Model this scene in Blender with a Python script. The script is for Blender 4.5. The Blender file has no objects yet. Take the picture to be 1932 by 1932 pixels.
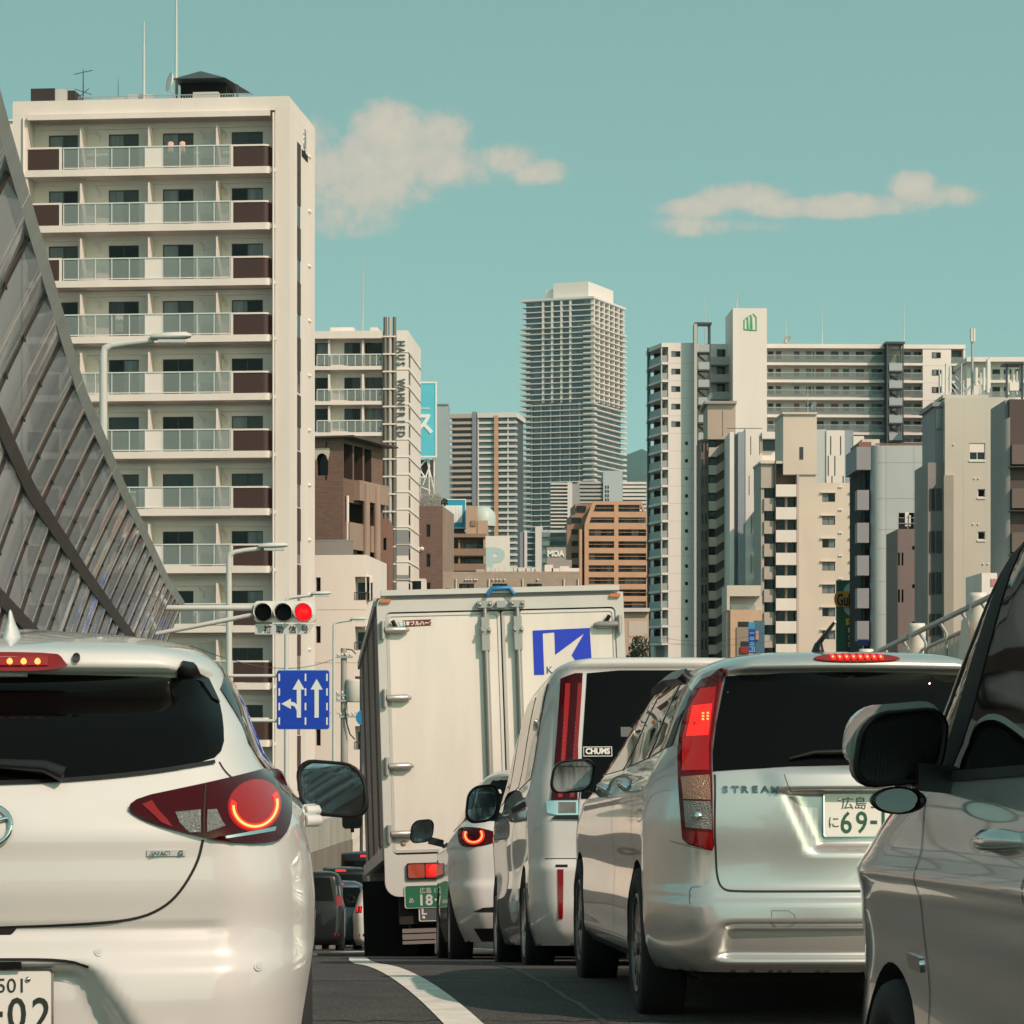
import bpy, bmesh, math, random
from mathutils import Vector, Matrix, Euler
from mathutils.geometry import delaunay_2d_cdt
random.seed(7)
SC = bpy.context.scene
COL = SC.collection
PI = math.pi
R = math.radians

# ------------------------------------------------------------------ camera
# picture grid of 1932 units: focal length U, axis CX, horizon HY; eye CZ above the near road
U, CX, HY, CZ = 5491.0, 966.0, 1341.4, 1.25
cam_d = bpy.data.cameras.new('camera')
cam_d.sensor_width = 36.0
cam_d.lens = 36.0 * U / 1932.0
cam_d.shift_y = (HY - 966.0) / 1932.0
cam_d.clip_start = 0.1
cam_d.clip_end = 30000.0
cam = bpy.data.objects.new('camera', cam_d)
cam.location = (0, 0, CZ)
cam.rotation_euler = (PI / 2, 0, 0)
COL.objects.link(cam)
SC.camera = cam

# ------------------------------------------------------------------ sky, sun, exposure
SUN_EL, SUN_AZ = 41.0, 136.0          # azimuth clockwise from the view direction: behind, to the right
world = bpy.data.worlds.new('World')
SC.world = world
world.use_nodes = True
wn, wl = world.node_tree.nodes, world.node_tree.links
wn.clear()
def wmath(op, a, b=None, c=None, clamp=False):
    n = wn.new('ShaderNodeMath'); n.operation = op; n.use_clamp = clamp
    for i, v in enumerate((a, b, c)):
        if v is None: continue
        if isinstance(v, (int, float)): n.inputs[i].default_value = v
        else: wl.new(v, n.inputs[i])
    return n.outputs[0]
sky = wn.new('ShaderNodeTexSky')
sky.sky_type = 'NISHITA'
sky.sun_disc = False
sky.sun_elevation = R(SUN_EL)
sky.sun_rotation = R(SUN_AZ)
sky.altitude = 0
sky.air_density = 1.0
sky.dust_density = 0.6
sky.ozone_density = 1.0
tint = wn.new('ShaderNodeMix'); tint.data_type = 'RGBA'; tint.blend_type = 'MULTIPLY'
tint.inputs[0].default_value = 1.0
tint.inputs[7].default_value = (1.74, 1.98, 1.08, 1)
wl.new(sky.outputs[0], tint.inputs[6])
tc = wn.new('ShaderNodeTexCoord')
sep = wn.new('ShaderNodeSeparateXYZ'); wl.new(tc.outputs['Generated'], sep.inputs[0])
skv = wn.new('ShaderNodeCombineXYZ')                      # remapped lookup height: even sky ahead, darker overhead for weaker fill
wl.new(sep.outputs[0], skv.inputs[0]); wl.new(sep.outputs[1], skv.inputs[1])
wl.new(wmath('MULTIPLY_ADD', sep.outputs[2], 1.8, 0.33), skv.inputs[2])
skn = wn.new('ShaderNodeVectorMath'); skn.operation = 'NORMALIZE'; wl.new(skv.outputs[0], skn.inputs[0])
wl.new(skn.outputs[0], sky.inputs[0])
bg = wn.new('ShaderNodeBackground'); bg.inputs[1].default_value = 0.15
wl.new(tint.outputs[2], bg.inputs[0])
# clouds: a few cumulus heads over the horizon ahead, and the same kind scattered over the rest of the sky
yy = wmath('MAXIMUM', sep.outputs[1], 0.02)
ca = wmath('DIVIDE', sep.outputs[0], yy)
cb = wmath('DIVIDE', sep.outputs[2], yy)
BLOBS = [  # u, v, half width, half height, weight
    (640, 335, 95, 75, .95), (745, 262, 88, 72, 1.0), (835, 250, 62, 55, .95), (700, 330, 150, 70, .9), (850, 315, 120, 45, .8),
    (950, 300, 60, 32, .9), (1010, 325, 60, 24, .6), (575, 300, 70, 90, .8), (650, 400, 130, 45, .55),
    (1400, 372, 90, 30, .95), (1320, 392, 90, 22, .8), (1480, 392, 110, 20, .75), (1720, 352, 50, 32, 1.0), (1790, 370, 70, 24, .9),
    (1640, 385, 110, 24, .8), (1330, 425, 130, 18, .45), (800, 300, 110, 60, .9), (690, 360, 150, 50, .8), (1560, 395, 100, 18, .8)]
acc = None
for (u, v, ru, rv, wt) in BLOBS:
    dx = wmath('DIVIDE', wmath('SUBTRACT', ca, (u - CX) / U), ru / U)
    dz = wmath('DIVIDE', wmath('SUBTRACT', cb, (HY - v) / U), rv / U)
    q = wmath('MULTIPLY_ADD', dx, dx, wmath('MULTIPLY', dz, dz))
    val = wmath('MULTIPLY', wmath('SUBTRACT', 1.25, q), wt)
    acc = val if acc is None else wmath('SMOOTH_MAX', acc, val, 0.35)
def wnoise(scale, detail, rough):
    n = wn.new('ShaderNodeTexNoise'); n.inputs['Scale'].default_value = scale; n.inputs['Detail'].default_value = detail; n.inputs['Roughness'].default_value = rough
    wl.new(tc.outputs['Generated'], n.inputs['Vector']); return n
cn, cn3, cn2 = wnoise(42, 9, .6), wnoise(150, 6, .6), wnoise(4.5, 8, .55)
front = wmath('ADD', wmath('MULTIPLY_ADD', wmath('SUBTRACT', cn.outputs[0], 0.44), 2.5, wmath('MINIMUM', acc, 1.15)), wmath('MULTIPLY', wmath('SUBTRACT', cn3.outputs[0], 0.5), 1.1))
mask_f = wn.new('ShaderNodeMapRange'); mask_f.interpolation_type = 'SMOOTHSTEP'
mask_f.inputs[1].default_value = 0.05; mask_f.inputs[2].default_value = 1.05
wl.new(front, mask_f.inputs[0])
mask_b = wn.new('ShaderNodeMapRange'); mask_b.interpolation_type = 'SMOOTHSTEP'
mask_b.inputs[1].default_value = 0.60; mask_b.inputs[2].default_value = 0.76
wl.new(cn2.outputs[0], mask_b.inputs[0])
behind = wmath('LESS_THAN', sep.outputs[1], 0.25)
msk = wmath('MAXIMUM', wmath('MULTIPLY', mask_f.outputs[0], wmath('SUBTRACT', 1.0, behind)), wmath('MULTIPLY', mask_b.outputs[0], behind))
bgc = wn.new('ShaderNodeBackground'); bgc.inputs[1].default_value = 1.0
cshade = wn.new('ShaderNodeMix'); cshade.data_type = 'RGBA'                 # grey hollows, cream heads
cshade.inputs[6].default_value = (0.46, 0.47, 0.42, 1); cshade.inputs[7].default_value = (0.70, 0.60, 0.485, 1)
wl.new(wmath('MULTIPLY_ADD', cn3.outputs[0], 0.9, wmath('MULTIPLY_ADD', front, 0.45, -0.30), clamp=True), cshade.inputs[0])
wl.new(cshade.outputs[2], bgc.inputs[0])
mixw = wn.new('ShaderNodeMixShader')
wl.new(wmath('MULTIPLY', msk, 0.88), mixw.inputs[0]); wl.new(bg.outputs[0], mixw.inputs[1]); wl.new(bgc.outputs[0], mixw.inputs[2])
wo = wn.new('ShaderNodeOutputWorld'); wl.new(mixw.outputs[0], wo.inputs[0])

sun_d = bpy.data.lights.new('sun', 'SUN')
sun_d.energy = 4.1
sun_d.angle = R(0.53)
sun_d.color = (1.0, 0.735, 0.625)
sun = bpy.data.objects.new('sun', sun_d)
SUNV = Vector((math.sin(R(SUN_AZ)) * math.cos(R(SUN_EL)), math.cos(R(SUN_AZ)) * math.cos(R(SUN_EL)), math.sin(R(SUN_EL))))
sun.rotation_euler = (-SUNV).to_track_quat('-Z', 'Y').to_euler()
sun.location = (40, -40, 60)
COL.objects.link(sun)
SC.view_settings.view_transform = 'Standard'
SC.view_settings.look = 'None'
SC.view_settings.exposure = 0.0
SC.view_settings.gamma = 1.0
SC.render.engine = 'CYCLES'
SC.cycles.max_bounces = 8
SC.cycles.transparent_max_bounces = 16
SC.cycles.volume_bounces = 0
SC.cycles.caustics_reflective = False
SC.cycles.caustics_refractive = False
SC.cycles.sample_clamp_indirect = 4.0
SC.cycles.use_denoising = True

# ------------------------------------------------------------------ materials
MATS = {}
def mat(name, col, rough=.6, metal=0.0, coat=0.0, var=.0, vscale=1.0, bump=.0, bscale=20.0, streak=1.0, spec=None, emit=None, estr=1.0, alpha=None, trans=None, col2=None, csub=None):
    if name in MATS: return MATS[name]
    m = bpy.data.materials.new(name); m.use_nodes = True
    nt = m.node_tree; b = nt.nodes['Principled BSDF']
    c = (*col, 1)
    b.inputs['Base Color'].default_value = c
    b.inputs['Roughness'].default_value = rough
    b.inputs['Metallic'].default_value = metal
    b.inputs['Coat Weight'].default_value = coat
    b.inputs['Coat Roughness'].default_value = .03
    if spec is not None: b.inputs['Specular IOR Level'].default_value = spec
    if emit: b.inputs['Emission Color'].default_value = (*emit, 1); b.inputs['Emission Strength'].default_value = estr
    if alpha is not None: b.inputs['Alpha'].default_value = alpha
    if trans is not None: b.inputs['Transmission Weight'].default_value = trans
    if var or bump or col2:
        g = nt.nodes.new('ShaderNodeNewGeometry')
        mp = nt.nodes.new('ShaderNodeMapping'); mp.inputs['Scale'].default_value = (1, 1, 1.0 / streak)
        nt.links.new(g.outputs['Position'], mp.inputs[0])
    if var or col2:
        n = nt.nodes.new('ShaderNodeTexNoise'); n.inputs['Scale'].default_value = vscale; n.inputs['Detail'].default_value = 6; n.inputs['Roughness'].default_value = .65
        nt.links.new(mp.outputs[0], n.inputs['Vector'])
        mr = nt.nodes.new('ShaderNodeMapRange'); mr.inputs[1].default_value = .3; mr.inputs[2].default_value = .7
        nt.links.new(n.outputs[0], mr.inputs[0])
        mx = nt.nodes.new('ShaderNodeMix'); mx.data_type = 'RGBA'
        lo = tuple(x * (1 - var) for x in col) if col2 is None else col2
        hi = tuple(min(1, x * (1 + var * .5)) for x in col) if col2 is None else col
        mx.inputs[6].default_value = (*lo, 1); mx.inputs[7].default_value = (*hi, 1)
        nt.links.new(mr.outputs[0], mx.inputs[0]); nt.links.new(mx.outputs[2], b.inputs['Base Color'])
    if bump:
        n2 = nt.nodes.new('ShaderNodeTexNoise'); n2.inputs['Scale'].default_value = bscale; n2.inputs['Detail'].default_value = 4
        nt.links.new(mp.outputs[0], n2.inputs['Vector'])
        bp = nt.nodes.new('ShaderNodeBump'); bp.inputs['Strength'].default_value = bump; bp.inputs['Distance'].default_value = .01
        nt.links.new(n2.outputs[0], bp.inputs['Height']); nt.links.new(bp.outputs[0], b.inputs['Normal'])
    MATS[name] = m
    return m
def brickmat(name, c1, c2, cm, w=.22, h=.07, mort=.012):
    m = mat(name, c1, .8); nt = m.node_tree; b = nt.nodes['Principled BSDF']
    g = nt.nodes.new('ShaderNodeTexCoord')
    sp = nt.nodes.new('ShaderNodeSeparateXYZ'); nt.links.new(g.outputs['Object'], sp.inputs[0])
    ad = nt.nodes.new('ShaderNodeMath'); ad.operation = 'ADD'; nt.links.new(sp.outputs[0], ad.inputs[0]); nt.links.new(sp.outputs[1], ad.inputs[1])
    cb_ = nt.nodes.new('ShaderNodeCombineXYZ'); nt.links.new(ad.outputs[0], cb_.inputs[0]); nt.links.new(sp.outputs[2], cb_.inputs[1])
    t = nt.nodes.new('ShaderNodeTexBrick')
    t.inputs['Color1'].default_value = (*c1, 1); t.inputs['Color2'].default_value = (*c2, 1); t.inputs['Mortar'].default_value = (*cm, 1)
    t.inputs['Scale'].default_value = 1; t.inputs['Brick Width'].default_value = w; t.inputs['Row Height'].default_value = h; t.inputs['Mortar Size'].default_value = mort
    nt.links.new(cb_.outputs[0], t.inputs['Vector']); nt.links.new(t.outputs[0], b.inputs['Base Color'])
    return m
def frostmat(name, col, opac=.6, rough=.25):
    m = mat(name, col, rough); nt = m.node_tree; b = nt.nodes['Principled BSDF']; out = nt.nodes['Material Output']
    t = nt.nodes.new('ShaderNodeBsdfTransparent'); t.inputs[0].default_value = (.90, .94, .94, 1)
    mx = nt.nodes.new('ShaderNodeMixShader'); mx.inputs[0].default_value = opac
    nt.links.new(t.outputs[0], mx.inputs[1]); nt.links.new(b.outputs[0], mx.inputs[2]); nt.links.new(mx.outputs[0], out.inputs[0])
    return m

CREAM = mat('white_render', (.72, .645, .595), .75, var=.10, vscale=.25, streak=4)
CREAM2 = mat('white_tile', (.74, .675, .63), .6, var=.08, vscale=.35, streak=5)
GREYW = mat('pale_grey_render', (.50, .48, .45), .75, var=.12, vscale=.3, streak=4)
BACKW = mat('balcony_wall', (.76, .675, .625), .8, var=.08, vscale=.4)
BROWNP = mat('brown_panel', (.045, .017, .014), .55)
ALU = mat('white_aluminium', (.62, .63, .61), .4, .0)
FRAME_D = mat('bronze_frame', (.05, .035, .03), .45)
FROST = frostmat('frosted_glass', (.30, .35, .335), .40)
GLASSD = mat('dark_window', (.006, .005, .005), .06, spec=.25)
GLASSB = mat('blue_window', (.035, .05, .06), .08, spec=.3)
CURT = mat('curtain_behind_glass', (.17, .185, .19), .25, var=.45, vscale=3, streak=30)
CURT2 = mat('dark_curtain_behind_glass', (.035, .03, .03), .25, var=.3, vscale=3, streak=30)
STEEL = mat('galvanised_steel', (.40, .42, .42), .45, .5, var=.12, vscale=2)
POLE = mat('pale_painted_pole', (.52, .53, .50), .5, var=.08, vscale=1)
DARKST = mat('dark_steel', (.05, .055, .065), .5, .2)
BLACK = mat('black_plastic', (.006, .005, .005), .35)
MATBLK = mat('matt_black', (.004, .003, .003), .9)
PANES = [GLASSD, GLASSD, CURT, CURT2, GLASSB]

# ------------------------------------------------------------------ mesh helpers
def P(u, v, d): return Vector(((u - CX) * d / U, d, CZ + (HY - v) * d / U))
class MB:
    def __init__(s): s.v = []; s.f = []; s.m = []; s.sm = []
    def add(s, vs, fs, mi=0, sm=False):
        o = len(s.v); s.v += [tuple(x) for x in vs]
        for f in fs: s.f.append([i + o for i in f]); s.m.append(mi); s.sm.append(sm)
        return s
    def box(s, x0, x1, y0, y1, z0, z1, mi=0, M=None):
        vs = [Vector((x, y, z)) for z in (z0, z1) for y in (y0, y1) for x in (x0, x1)]
        if M is not None: vs = [M @ p for p in vs]
        return s.add(vs, [(0, 2, 3, 1), (4, 5, 7, 6), (0, 1, 5, 4), (2, 6, 7, 3), (0, 4, 6, 2), (1, 3, 7, 5)], mi)
    def quad(s, a, b, c, d, mi=0): return s.add([a, b, c, d], [(0, 1, 2, 3)], mi)
    def prism(s, pts, y0, y1, mi=0, M=None):      # polygon in xz extruded in y
        n = len(pts)
        vs = [Vector((p[0], y0, p[1])) for p in pts] + [Vector((p[0], y1, p[1])) for p in pts]
        if M is not None: vs = [M @ p for p in vs]
        return s.add(vs, [tuple(range(n)), tuple(range(2 * n - 1, n - 1, -1))] + [(i, i + n, (i + 1) % n + n, (i + 1) % n) for i in range(n)], mi)
    def tube(s, pts, r, n=8, mi=0, sm=True, caps=True):
        pts = [Vector(p) for p in pts]; rs = r if isinstance(r, (list, tuple)) else [r] * len(pts)
        vs = []; up = None
        for i, p in enumerate(pts):
            t = (pts[min(i + 1, len(pts) - 1)] - pts[max(i - 1, 0)]).normalized()
            if up is None: up = Vector((0, 0, 1)) if abs(t.z) < .9 else Vector((1, 0, 0))
            a = t.cross(up).normalized(); b2 = a.cross(t).normalized(); up = b2
            for k in range(n):
                q = 2 * PI * k / n
                vs.append(p + (a * math.cos(q) + b2 * math.sin(q)) * rs[i])
        fs = [(i * n + k, i * n + (k + 1) % n, (i + 1) * n + (k + 1) % n, (i + 1) * n + k) for i in range(len(pts) - 1) for k in range(n)]
        s.add(vs, fs, mi, sm)
        if caps: s.add(vs[:n], [tuple(range(n))], mi); s.add(vs[-n:], [tuple(range(n))], mi)
        return s
    def lathe(s, prof, n=24, mi=0, M=None, sm=True, axis='Z'):   # prof (r, h)
        vs = []
        for (r, h) in prof:
            for k in range(n):
                q = 2 * PI * k / n
                c, d = r * math.cos(q), r * math.sin(q)
                p = Vector((c, d, h)) if axis == 'Z' else (Vector((c, h, d)) if axis == 'Y' else Vector((h, c, d)))
                vs.append(M @ p if M is not None else p)
        fs = [(i * n + k, i * n + (k + 1) % n, (i + 1) * n + (k + 1) % n, (i + 1) * n + k) for i in range(len(prof) - 1) for k in range(n)]
        return s.add(vs, fs, mi, sm)
    def loft(s, rings, mi=0, closed=True, sm=True, caps=False):
        n = len(rings[0]); vs = [p for r in rings for p in r]
        kk = n if closed else n - 1
        s.add(vs, [(i * n + k, i * n + (k + 1) % n, (i + 1) * n + (k + 1) % n, (i + 1) * n + k) for i in range(len(rings) - 1) for k in range(kk)], mi, sm)
        if caps: s.add(rings[0], [tuple(range(n))], mi); s.add(rings[-1], [tuple(range(n))], mi)
        return s
    def mesh(s, name, mats):
        me = bpy.data.meshes.new(name)
        me.from_pydata(s.v, [], s.f)
        for m in (mats if isinstance(mats, (list, tuple)) else [mats]): me.materials.append(m)
        me.polygons.foreach_set('material_index', s.m)
        me.polygons.foreach_set('use_smooth', s.sm)
        me.update()
        return me
def link(name, me, parent=None, loc=(0, 0, 0), rot=None, kind=None):
    o = bpy.data.objects.new(name, me); COL.objects.link(o)
    o.location = loc
    if rot is not None: o.rotation_euler = rot
    if parent is not None: o.parent = parent
    if kind: o['kind'] = kind
    return o
def obj(name, mb, mats, parent=None, loc=(0, 0, 0), rot=None, kind=None):
    return link(name, mb.mesh(name, mats), parent, loc, rot, kind)
def tag(o, label, cat=None, group=None, kind=None):
    o['label'] = label
    if cat: o['category'] = cat
    if group: o['group'] = group
    if kind: o['kind'] = kind
    return o
def thing(name, label, cat, loc=(0, 0, 0), rot=(0, 0, 0), group=None):
    o = link(name, None, None, loc, rot)
    o.empty_display_size = .3
    return tag(o, label, cat, group)
BOXC = {}
def bx(name, parent, x0, x1, y0, y1, z0, z1, m, kind=None):
    """a box part given in the coordinates of the whole thing; shares its mesh with equal boxes"""
    sx, sy, sz = [round(abs(q), 3) for q in (x1 - x0, y1 - y0, z1 - z0)]
    key = (sx, sy, sz, m.name)
    if key not in BOXC:
        BOXC[key] = MB().box(-sx / 2, sx / 2, -sy / 2, sy / 2, -sz / 2, sz / 2).mesh(name, m)
    c = Vector(((x0 + x1) / 2, (y0 + y1) / 2, (z0 + z1) / 2))
    if parent is not None and parent.parent is not None: c = c - parent.location
    return link(name, BOXC[key], parent, c, kind=kind)
def copy_tree(o, parent=None, name=None):
    c = o.copy(); COL.objects.link(c)
    if parent is not None: c.parent = parent
    for ch in list(o.children): copy_tree(ch, c)
    return c
def text(name, s, size, m, parent=None, loc=(0, 0, 0), rot=(PI / 2, 0, 0), ext=.002, align='CENTER', bold=0.0, sx=1.0, shear=0.0):
    cu = bpy.data.curves.new(name, 'FONT'); cu.body = s; cu.size = size; cu.extrude = ext; cu.align_x = align; cu.align_y = 'CENTER'; cu.offset = bold; cu.shear = shear
    cu.resolution_u = 3
    t = bpy.data.objects.new(name + '_tmp', cu); COL.objects.link(t)
    dg = bpy.context.evaluated_depsgraph_get()
    me = bpy.data.meshes.new_from_object(t.evaluated_get(dg)); me.name = name
    me.materials.clear(); me.materials.append(m)
    if len(me.vertices):                       # centre the glyphs themselves, not their line box
        ys = [v.co.y for v in me.vertices]; xs = [v.co.x for v in me.vertices]
        oy = (min(ys) + max(ys)) / 2; ox = (min(xs) + max(xs)) / 2 if align == 'CENTER' else 0
        for v in me.vertices: v.co.y -= oy; v.co.x -= ox
    bpy.data.objects.remove(t); bpy.data.curves.remove(cu)
    o = link(name, me, parent, loc, rot); o.scale = (sx, 1, 1)
    return o

# ------------------------------------------------------------------ buildings
ZG = -7.3                                   # street level beyond the descending flyover
class Bld:
    """a building whose front is a vertical plane through the ground point at column ua, distance d, turned by phi"""
    def __init__(s, name, label, cat, ua, d, phi=0, zb=ZG, group=None):
        s.d = d; s.phi = phi; s.zb = zb; s.A = Vector(((ua - CX) * d / U, d))
        s.e = Vector((math.cos(phi), math.sin(phi))); s.n = Vector((-math.sin(phi), math.cos(phi)))
        s.o = thing(name, label, cat, (s.A.x, s.A.y, zb), (0, 0, phi), group)
    def x(s, u, y=0.0):
        k = (u - CX) / U; A = s.A + s.n * y
        return (k * A.y - A.x) / (s.e.x - k * s.e.y)
    def z(s, v, dd=0.0): return (HY - v) / U * (s.d + dd) + CZ - s.zb
    def y(s, u, xl):
        k = (u - CX) / U; A = s.A + s.e * xl
        return (k * A.y - A.x) / (s.n.x - k * s.n.y)
    def box(s, name, x0, x1, y0, y1, z0, z1, m, parent=None, kind=None):
        return bx(name, parent or s.o, min(x0, x1), max(x0, x1), min(y0, y1), max(y0, y1), min(z0, z1), max(z0, z1), m, kind)
    def ub(s, name, u0, u1, v0, v1, y0, y1, m, parent=None, kind=None):
        """box with its front face at depth y0 covering the picture rectangle"""
        return s.box(name, s.x(u0, y0), s.x(u1, y0), y0, y1, s.z(v1, y0), s.z(v0, y0), m, parent, kind)
    def wall(s, name, face, p0, p1, q0, q1, m, holes=(), at=0.0, dep=.18, reveal=None, parent=None):
        """wall sheet with real openings; face F (p along x), R / L (p along y) at the given x"""
        eps = 1e-4
        ps = sorted({round(p, 4) for p in [p0, p1] + [h[i] for h in holes for i in (0, 1)] if p0 - eps <= p <= p1 + eps})
        qs = sorted({round(q, 4) for q in [q0, q1] + [h[i] for h in holes for i in (2, 3)] if q0 - eps <= q <= q1 + eps})
        def T(p, q, o): return (p, at + o, q) if face == 'F' else ((at - o, p, q) if face == 'R' else (at + o, p, q))
        mb = MB()
        for i in range(len(ps) - 1):
            run = None
            for j in range(len(qs) - 1):
                pc, qc = (ps[i] + ps[i + 1]) / 2, (qs[j] + qs[j + 1]) / 2
                solid = not any(h[0] < pc < h[1] and h[2] < qc < h[3] for h in holes)
                if solid and run is None: run = qs[j]
                if (not solid or j == len(qs) - 2) and run is not None:
                    top = qs[j + 1] if solid else qs[j]
                    mb.quad(T(ps[i], run, 0), T(ps[i + 1], run, 0), T(ps[i + 1], top, 0), T(ps[i], top, 0)); run = None
        for (a, b, c, d) in [h[:4] for h in holes]:
            for (p, q, p2, q2) in ((a, c, b, c), (b, c, b, d), (b, d, a, d), (a, d, a, c)):
                mb.quad(T(p, q, 0), T(p2, q2, 0), T(p2, q2, dep), T(p, q, dep), 1 if reveal else 0)
        return obj(name, mb, [m, reveal] if reveal else [m], parent or s.o)
WINC = {}
def window(parent, face, p0, p1, q0, q1, at, panes=2, frame=None, fw=.05, mats=None, depth=.06, name='window'):
    """frame with panes as sub-parts; at = outer plane of the frame; face F faces -y, R faces +x, L faces -x"""
    frame = frame or ALU
    w, h = abs(p1 - p0), q1 - q0; p0 = min(p0, p1)
    key = (face in 'RL', round(w, 2), round(h, 2), panes, round(fw, 3), frame.name)
    def put(mb, a, b, c, d, o0, o1):
        if face == 'F': mb.box(a, b, o0, o1, c, d)
        else: mb.box(o0, o1, a, b, c, d)
    if key not in WINC:
        mb = MB()
        put(mb, 0, w, 0, fw, -depth / 2, depth / 2); put(mb, 0, w, h - fw, h, -depth / 2, depth / 2)
        put(mb, 0, fw, fw, h - fw, -depth / 2, depth / 2); put(mb, w - fw, w, fw, h - fw, -depth / 2, depth / 2)
        for k in range(1, panes): put(mb, w * k / panes - fw / 2, w * k / panes + fw / 2, fw, h - fw, -depth / 2, depth / 2)
        pm = MB(); put(pm, -(w / panes - fw) / 2, (w / panes - fw) / 2, fw, h - fw, -.006, .006)
        WINC[key] = (mb.mesh('window', frame), pm)
    me, pm = WINC[key]
    sg = {'F': 1, 'R': -1, 'L': 1}[face]
    c = at + sg * depth / 2
    loc = Vector((p0, c, q0) if face == 'F' else (c, p0, q0))
    if parent.parent is not None: loc = loc - parent.location
    o = link(name, me, parent, loc)
    for k in range(panes):
        m = mats[k % len(mats)] if mats else random.choice(PANES)
        k2 = key + (m.name,)
        if k2 not in WINC: WINC[k2] = pm.mesh('pane', m)
        q = w * (k + .5) / panes
        link('pane', WINC[k2], o, (q, 0, 0) if face == 'F' else (0, q, 0))
    return o

# ================================================================== setting
def lerp_tab(tab, t):
    if t <= tab[0][0]: return tab[0][1]
    for (a, va), (b, vb) in zip(tab, tab[1:]):
        if t <= b: return va + (vb - va) * (t - a) / (b - a)
    return tab[-1][1]
def ZR(y):                                   # crest of the flyover, then an 8 % descent to street level
    if y < 10: return 0.0
    if y < 18: return -.005 * (y - 10) ** 2
    if y < 88: return -.32 - .08 * (y - 18)
    if y < 116: t = y - 88; return -5.92 - .08 * t + .08 * t * t / 56
    return -7.04
def XL(y):                                   # line between the two lanes
    if y < 30: return .76 - .08 * y
    t = min(y, 60) - 30
    x = -1.64 - .08 * t + .0006 * t * t
    return x if y <= 60 else x - .044 * (y - 60)
def ramp(name, r0, r1, y0, y1, n, dz, m, thick=0.0, xf=XL, zf=ZR):
    mb = MB(); vs = []
    for i in range(n + 1):
        y = y0 + (y1 - y0) * i / n
        a = r0(y) if callable(r0) else r0; b = r1(y) if callable(r1) else r1
        vs += [(xf(y) + a, y, zf(y) + dz), (xf(y) + b, y, zf(y) + dz)]
    mb.add(vs, [(2 * i, 2 * i + 1, 2 * i + 3, 2 * i + 2) for i in range(n)], sm=True)
    return mb, m
asph = mat('asphalt', (.062, .056, .052), .92, col2=(.030, .028, .027), vscale=2.2)
def asphalt_nodes(m):
    nt = m.node_tree; b = nt.nodes['Principled BSDF']
    g = nt.nodes.new('ShaderNodeNewGeometry')
    n = nt.nodes.new('ShaderNodeTexNoise'); n.inputs['Scale'].default_value = 75; n.inputs['Detail'].default_value = 5; n.inputs['Roughness'].default_value = .7
    nt.links.new(g.outputs['Position'], n.inputs['Vector'])
    mr = nt.nodes.new('ShaderNodeMapRange'); mr.inputs[1].default_value = .42; mr.inputs[2].default_value = .72; mr.inputs[3].default_value = .3; mr.inputs[4].default_value = 2.6
    nt.links.new(n.outputs[0], mr.inputs[0])
    src = b.inputs['Base Color'].links[0].from_socket
    mx = nt.nodes.new('ShaderNodeVectorMath'); mx.operation = 'SCALE'
    nt.links.new(src, mx.inputs[0]); nt.links.new(mr.outputs[0], mx.inputs['Scale']); nt.links.new(mx.outputs[0], b.inputs['Base Color'])
    bp = nt.nodes.new('ShaderNodeBump'); bp.inputs['Strength'].default_value = .5; bp.inputs['Distance'].default_value = .006
    nt.links.new(n.outputs[0], bp.inputs['Height']); nt.links.new(bp.outputs[0], b.inputs['Normal'])
asphalt_nodes(asph)
paint = mat('road_paint', (.74, .70, .62), .75, col2=(.50, .47, .42), vscale=5, bump=.3, bscale=90)
conc = mat('concrete', (.36, .33, .29), .85, var=.3, vscale=.6, streak=3, bump=.2)
conc_d = mat('stained_concrete', (.20, .165, .135), .9, var=.4, vscale=.5, streak=6)
groundm = mat('ground_surface', (.10, .095, .085), .95, var=.3, vscale=.05)
mb = MB(); mb.quad((-3500, -400, -7.15), (3500, -400, -7.15), (3500, 9100, -7.15), (-3500, 9100, -7.15))
obj('ground', mb, groundm, kind='structure')
mb, m_ = ramp('road', -4.1, 4.3, -14, 118, 264, 0, asph); obj('road', mb, m_, kind='structure')
# deck slab and side faces of the flyover under the road sheet
mb = MB()
for i in range(132):
    y0, y1 = -14 + i, -13 + i
    for s_, r in ((-1, -4.1), (1, 4.3)):
        mb.quad((XL(y0) + r, y0, ZR(y0) - .01), (XL(y1) + r, y1, ZR(y1) - .01), (XL(y1) + r, y1, -7.2), (XL(y0) + r, y0, -7.2))
obj('road_embankment', mb, conc_d, kind='structure')
mb = MB(); mb.quad((-60, 119, -7.03), (60, 119, -7.03), (60, 480, -7.03), (-60, 480, -7.03)); obj('street', mb, asph, kind='structure')
# painted markings
LINE = [(6, .42), (8, .22), (11.6, -.18), (15.4, -.59), (18.5, -.92), (22, -1.15), (27.5, -1.46)]
mb, m_ = ramp('m', -.08, .08, 4, 27.5, 94, .004, paint, xf=lambda y: lerp_tab(LINE, y)); obj('lane_line', mb, m_, kind='structure')
def strip(name, pts, w):                     # flat painted stroke on the road through ground points (x, y)
    mb = MB(); vs = []
    for i, (x, y) in enumerate(pts):
        p, q = pts[max(i - 1, 0)], pts[min(i + 1, len(pts) - 1)]
        t = Vector((q[0] - p[0], q[1] - p[1])).normalized(); nn = Vector((t.y, -t.x)) * w / 2
        vs += [(x + nn.x, y + nn.y, ZR(y) + .0045), (x - nn.x, y - nn.y, ZR(y) + .0045)]
    mb.add(vs, [(2 * i, 2 * i + 1, 2 * i + 3, 2 * i + 2) for i in range(len(pts) - 1)])
    return obj(name, mb, paint, kind='structure')
strip('lane_dash', [(-2.22, 31), (-2.45, 34.5), (-2.7, 38)], .30)
strip('lane_dash', [(-2.62, 44), (-2.35, 49), (-2.15, 53)], .32)
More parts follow.
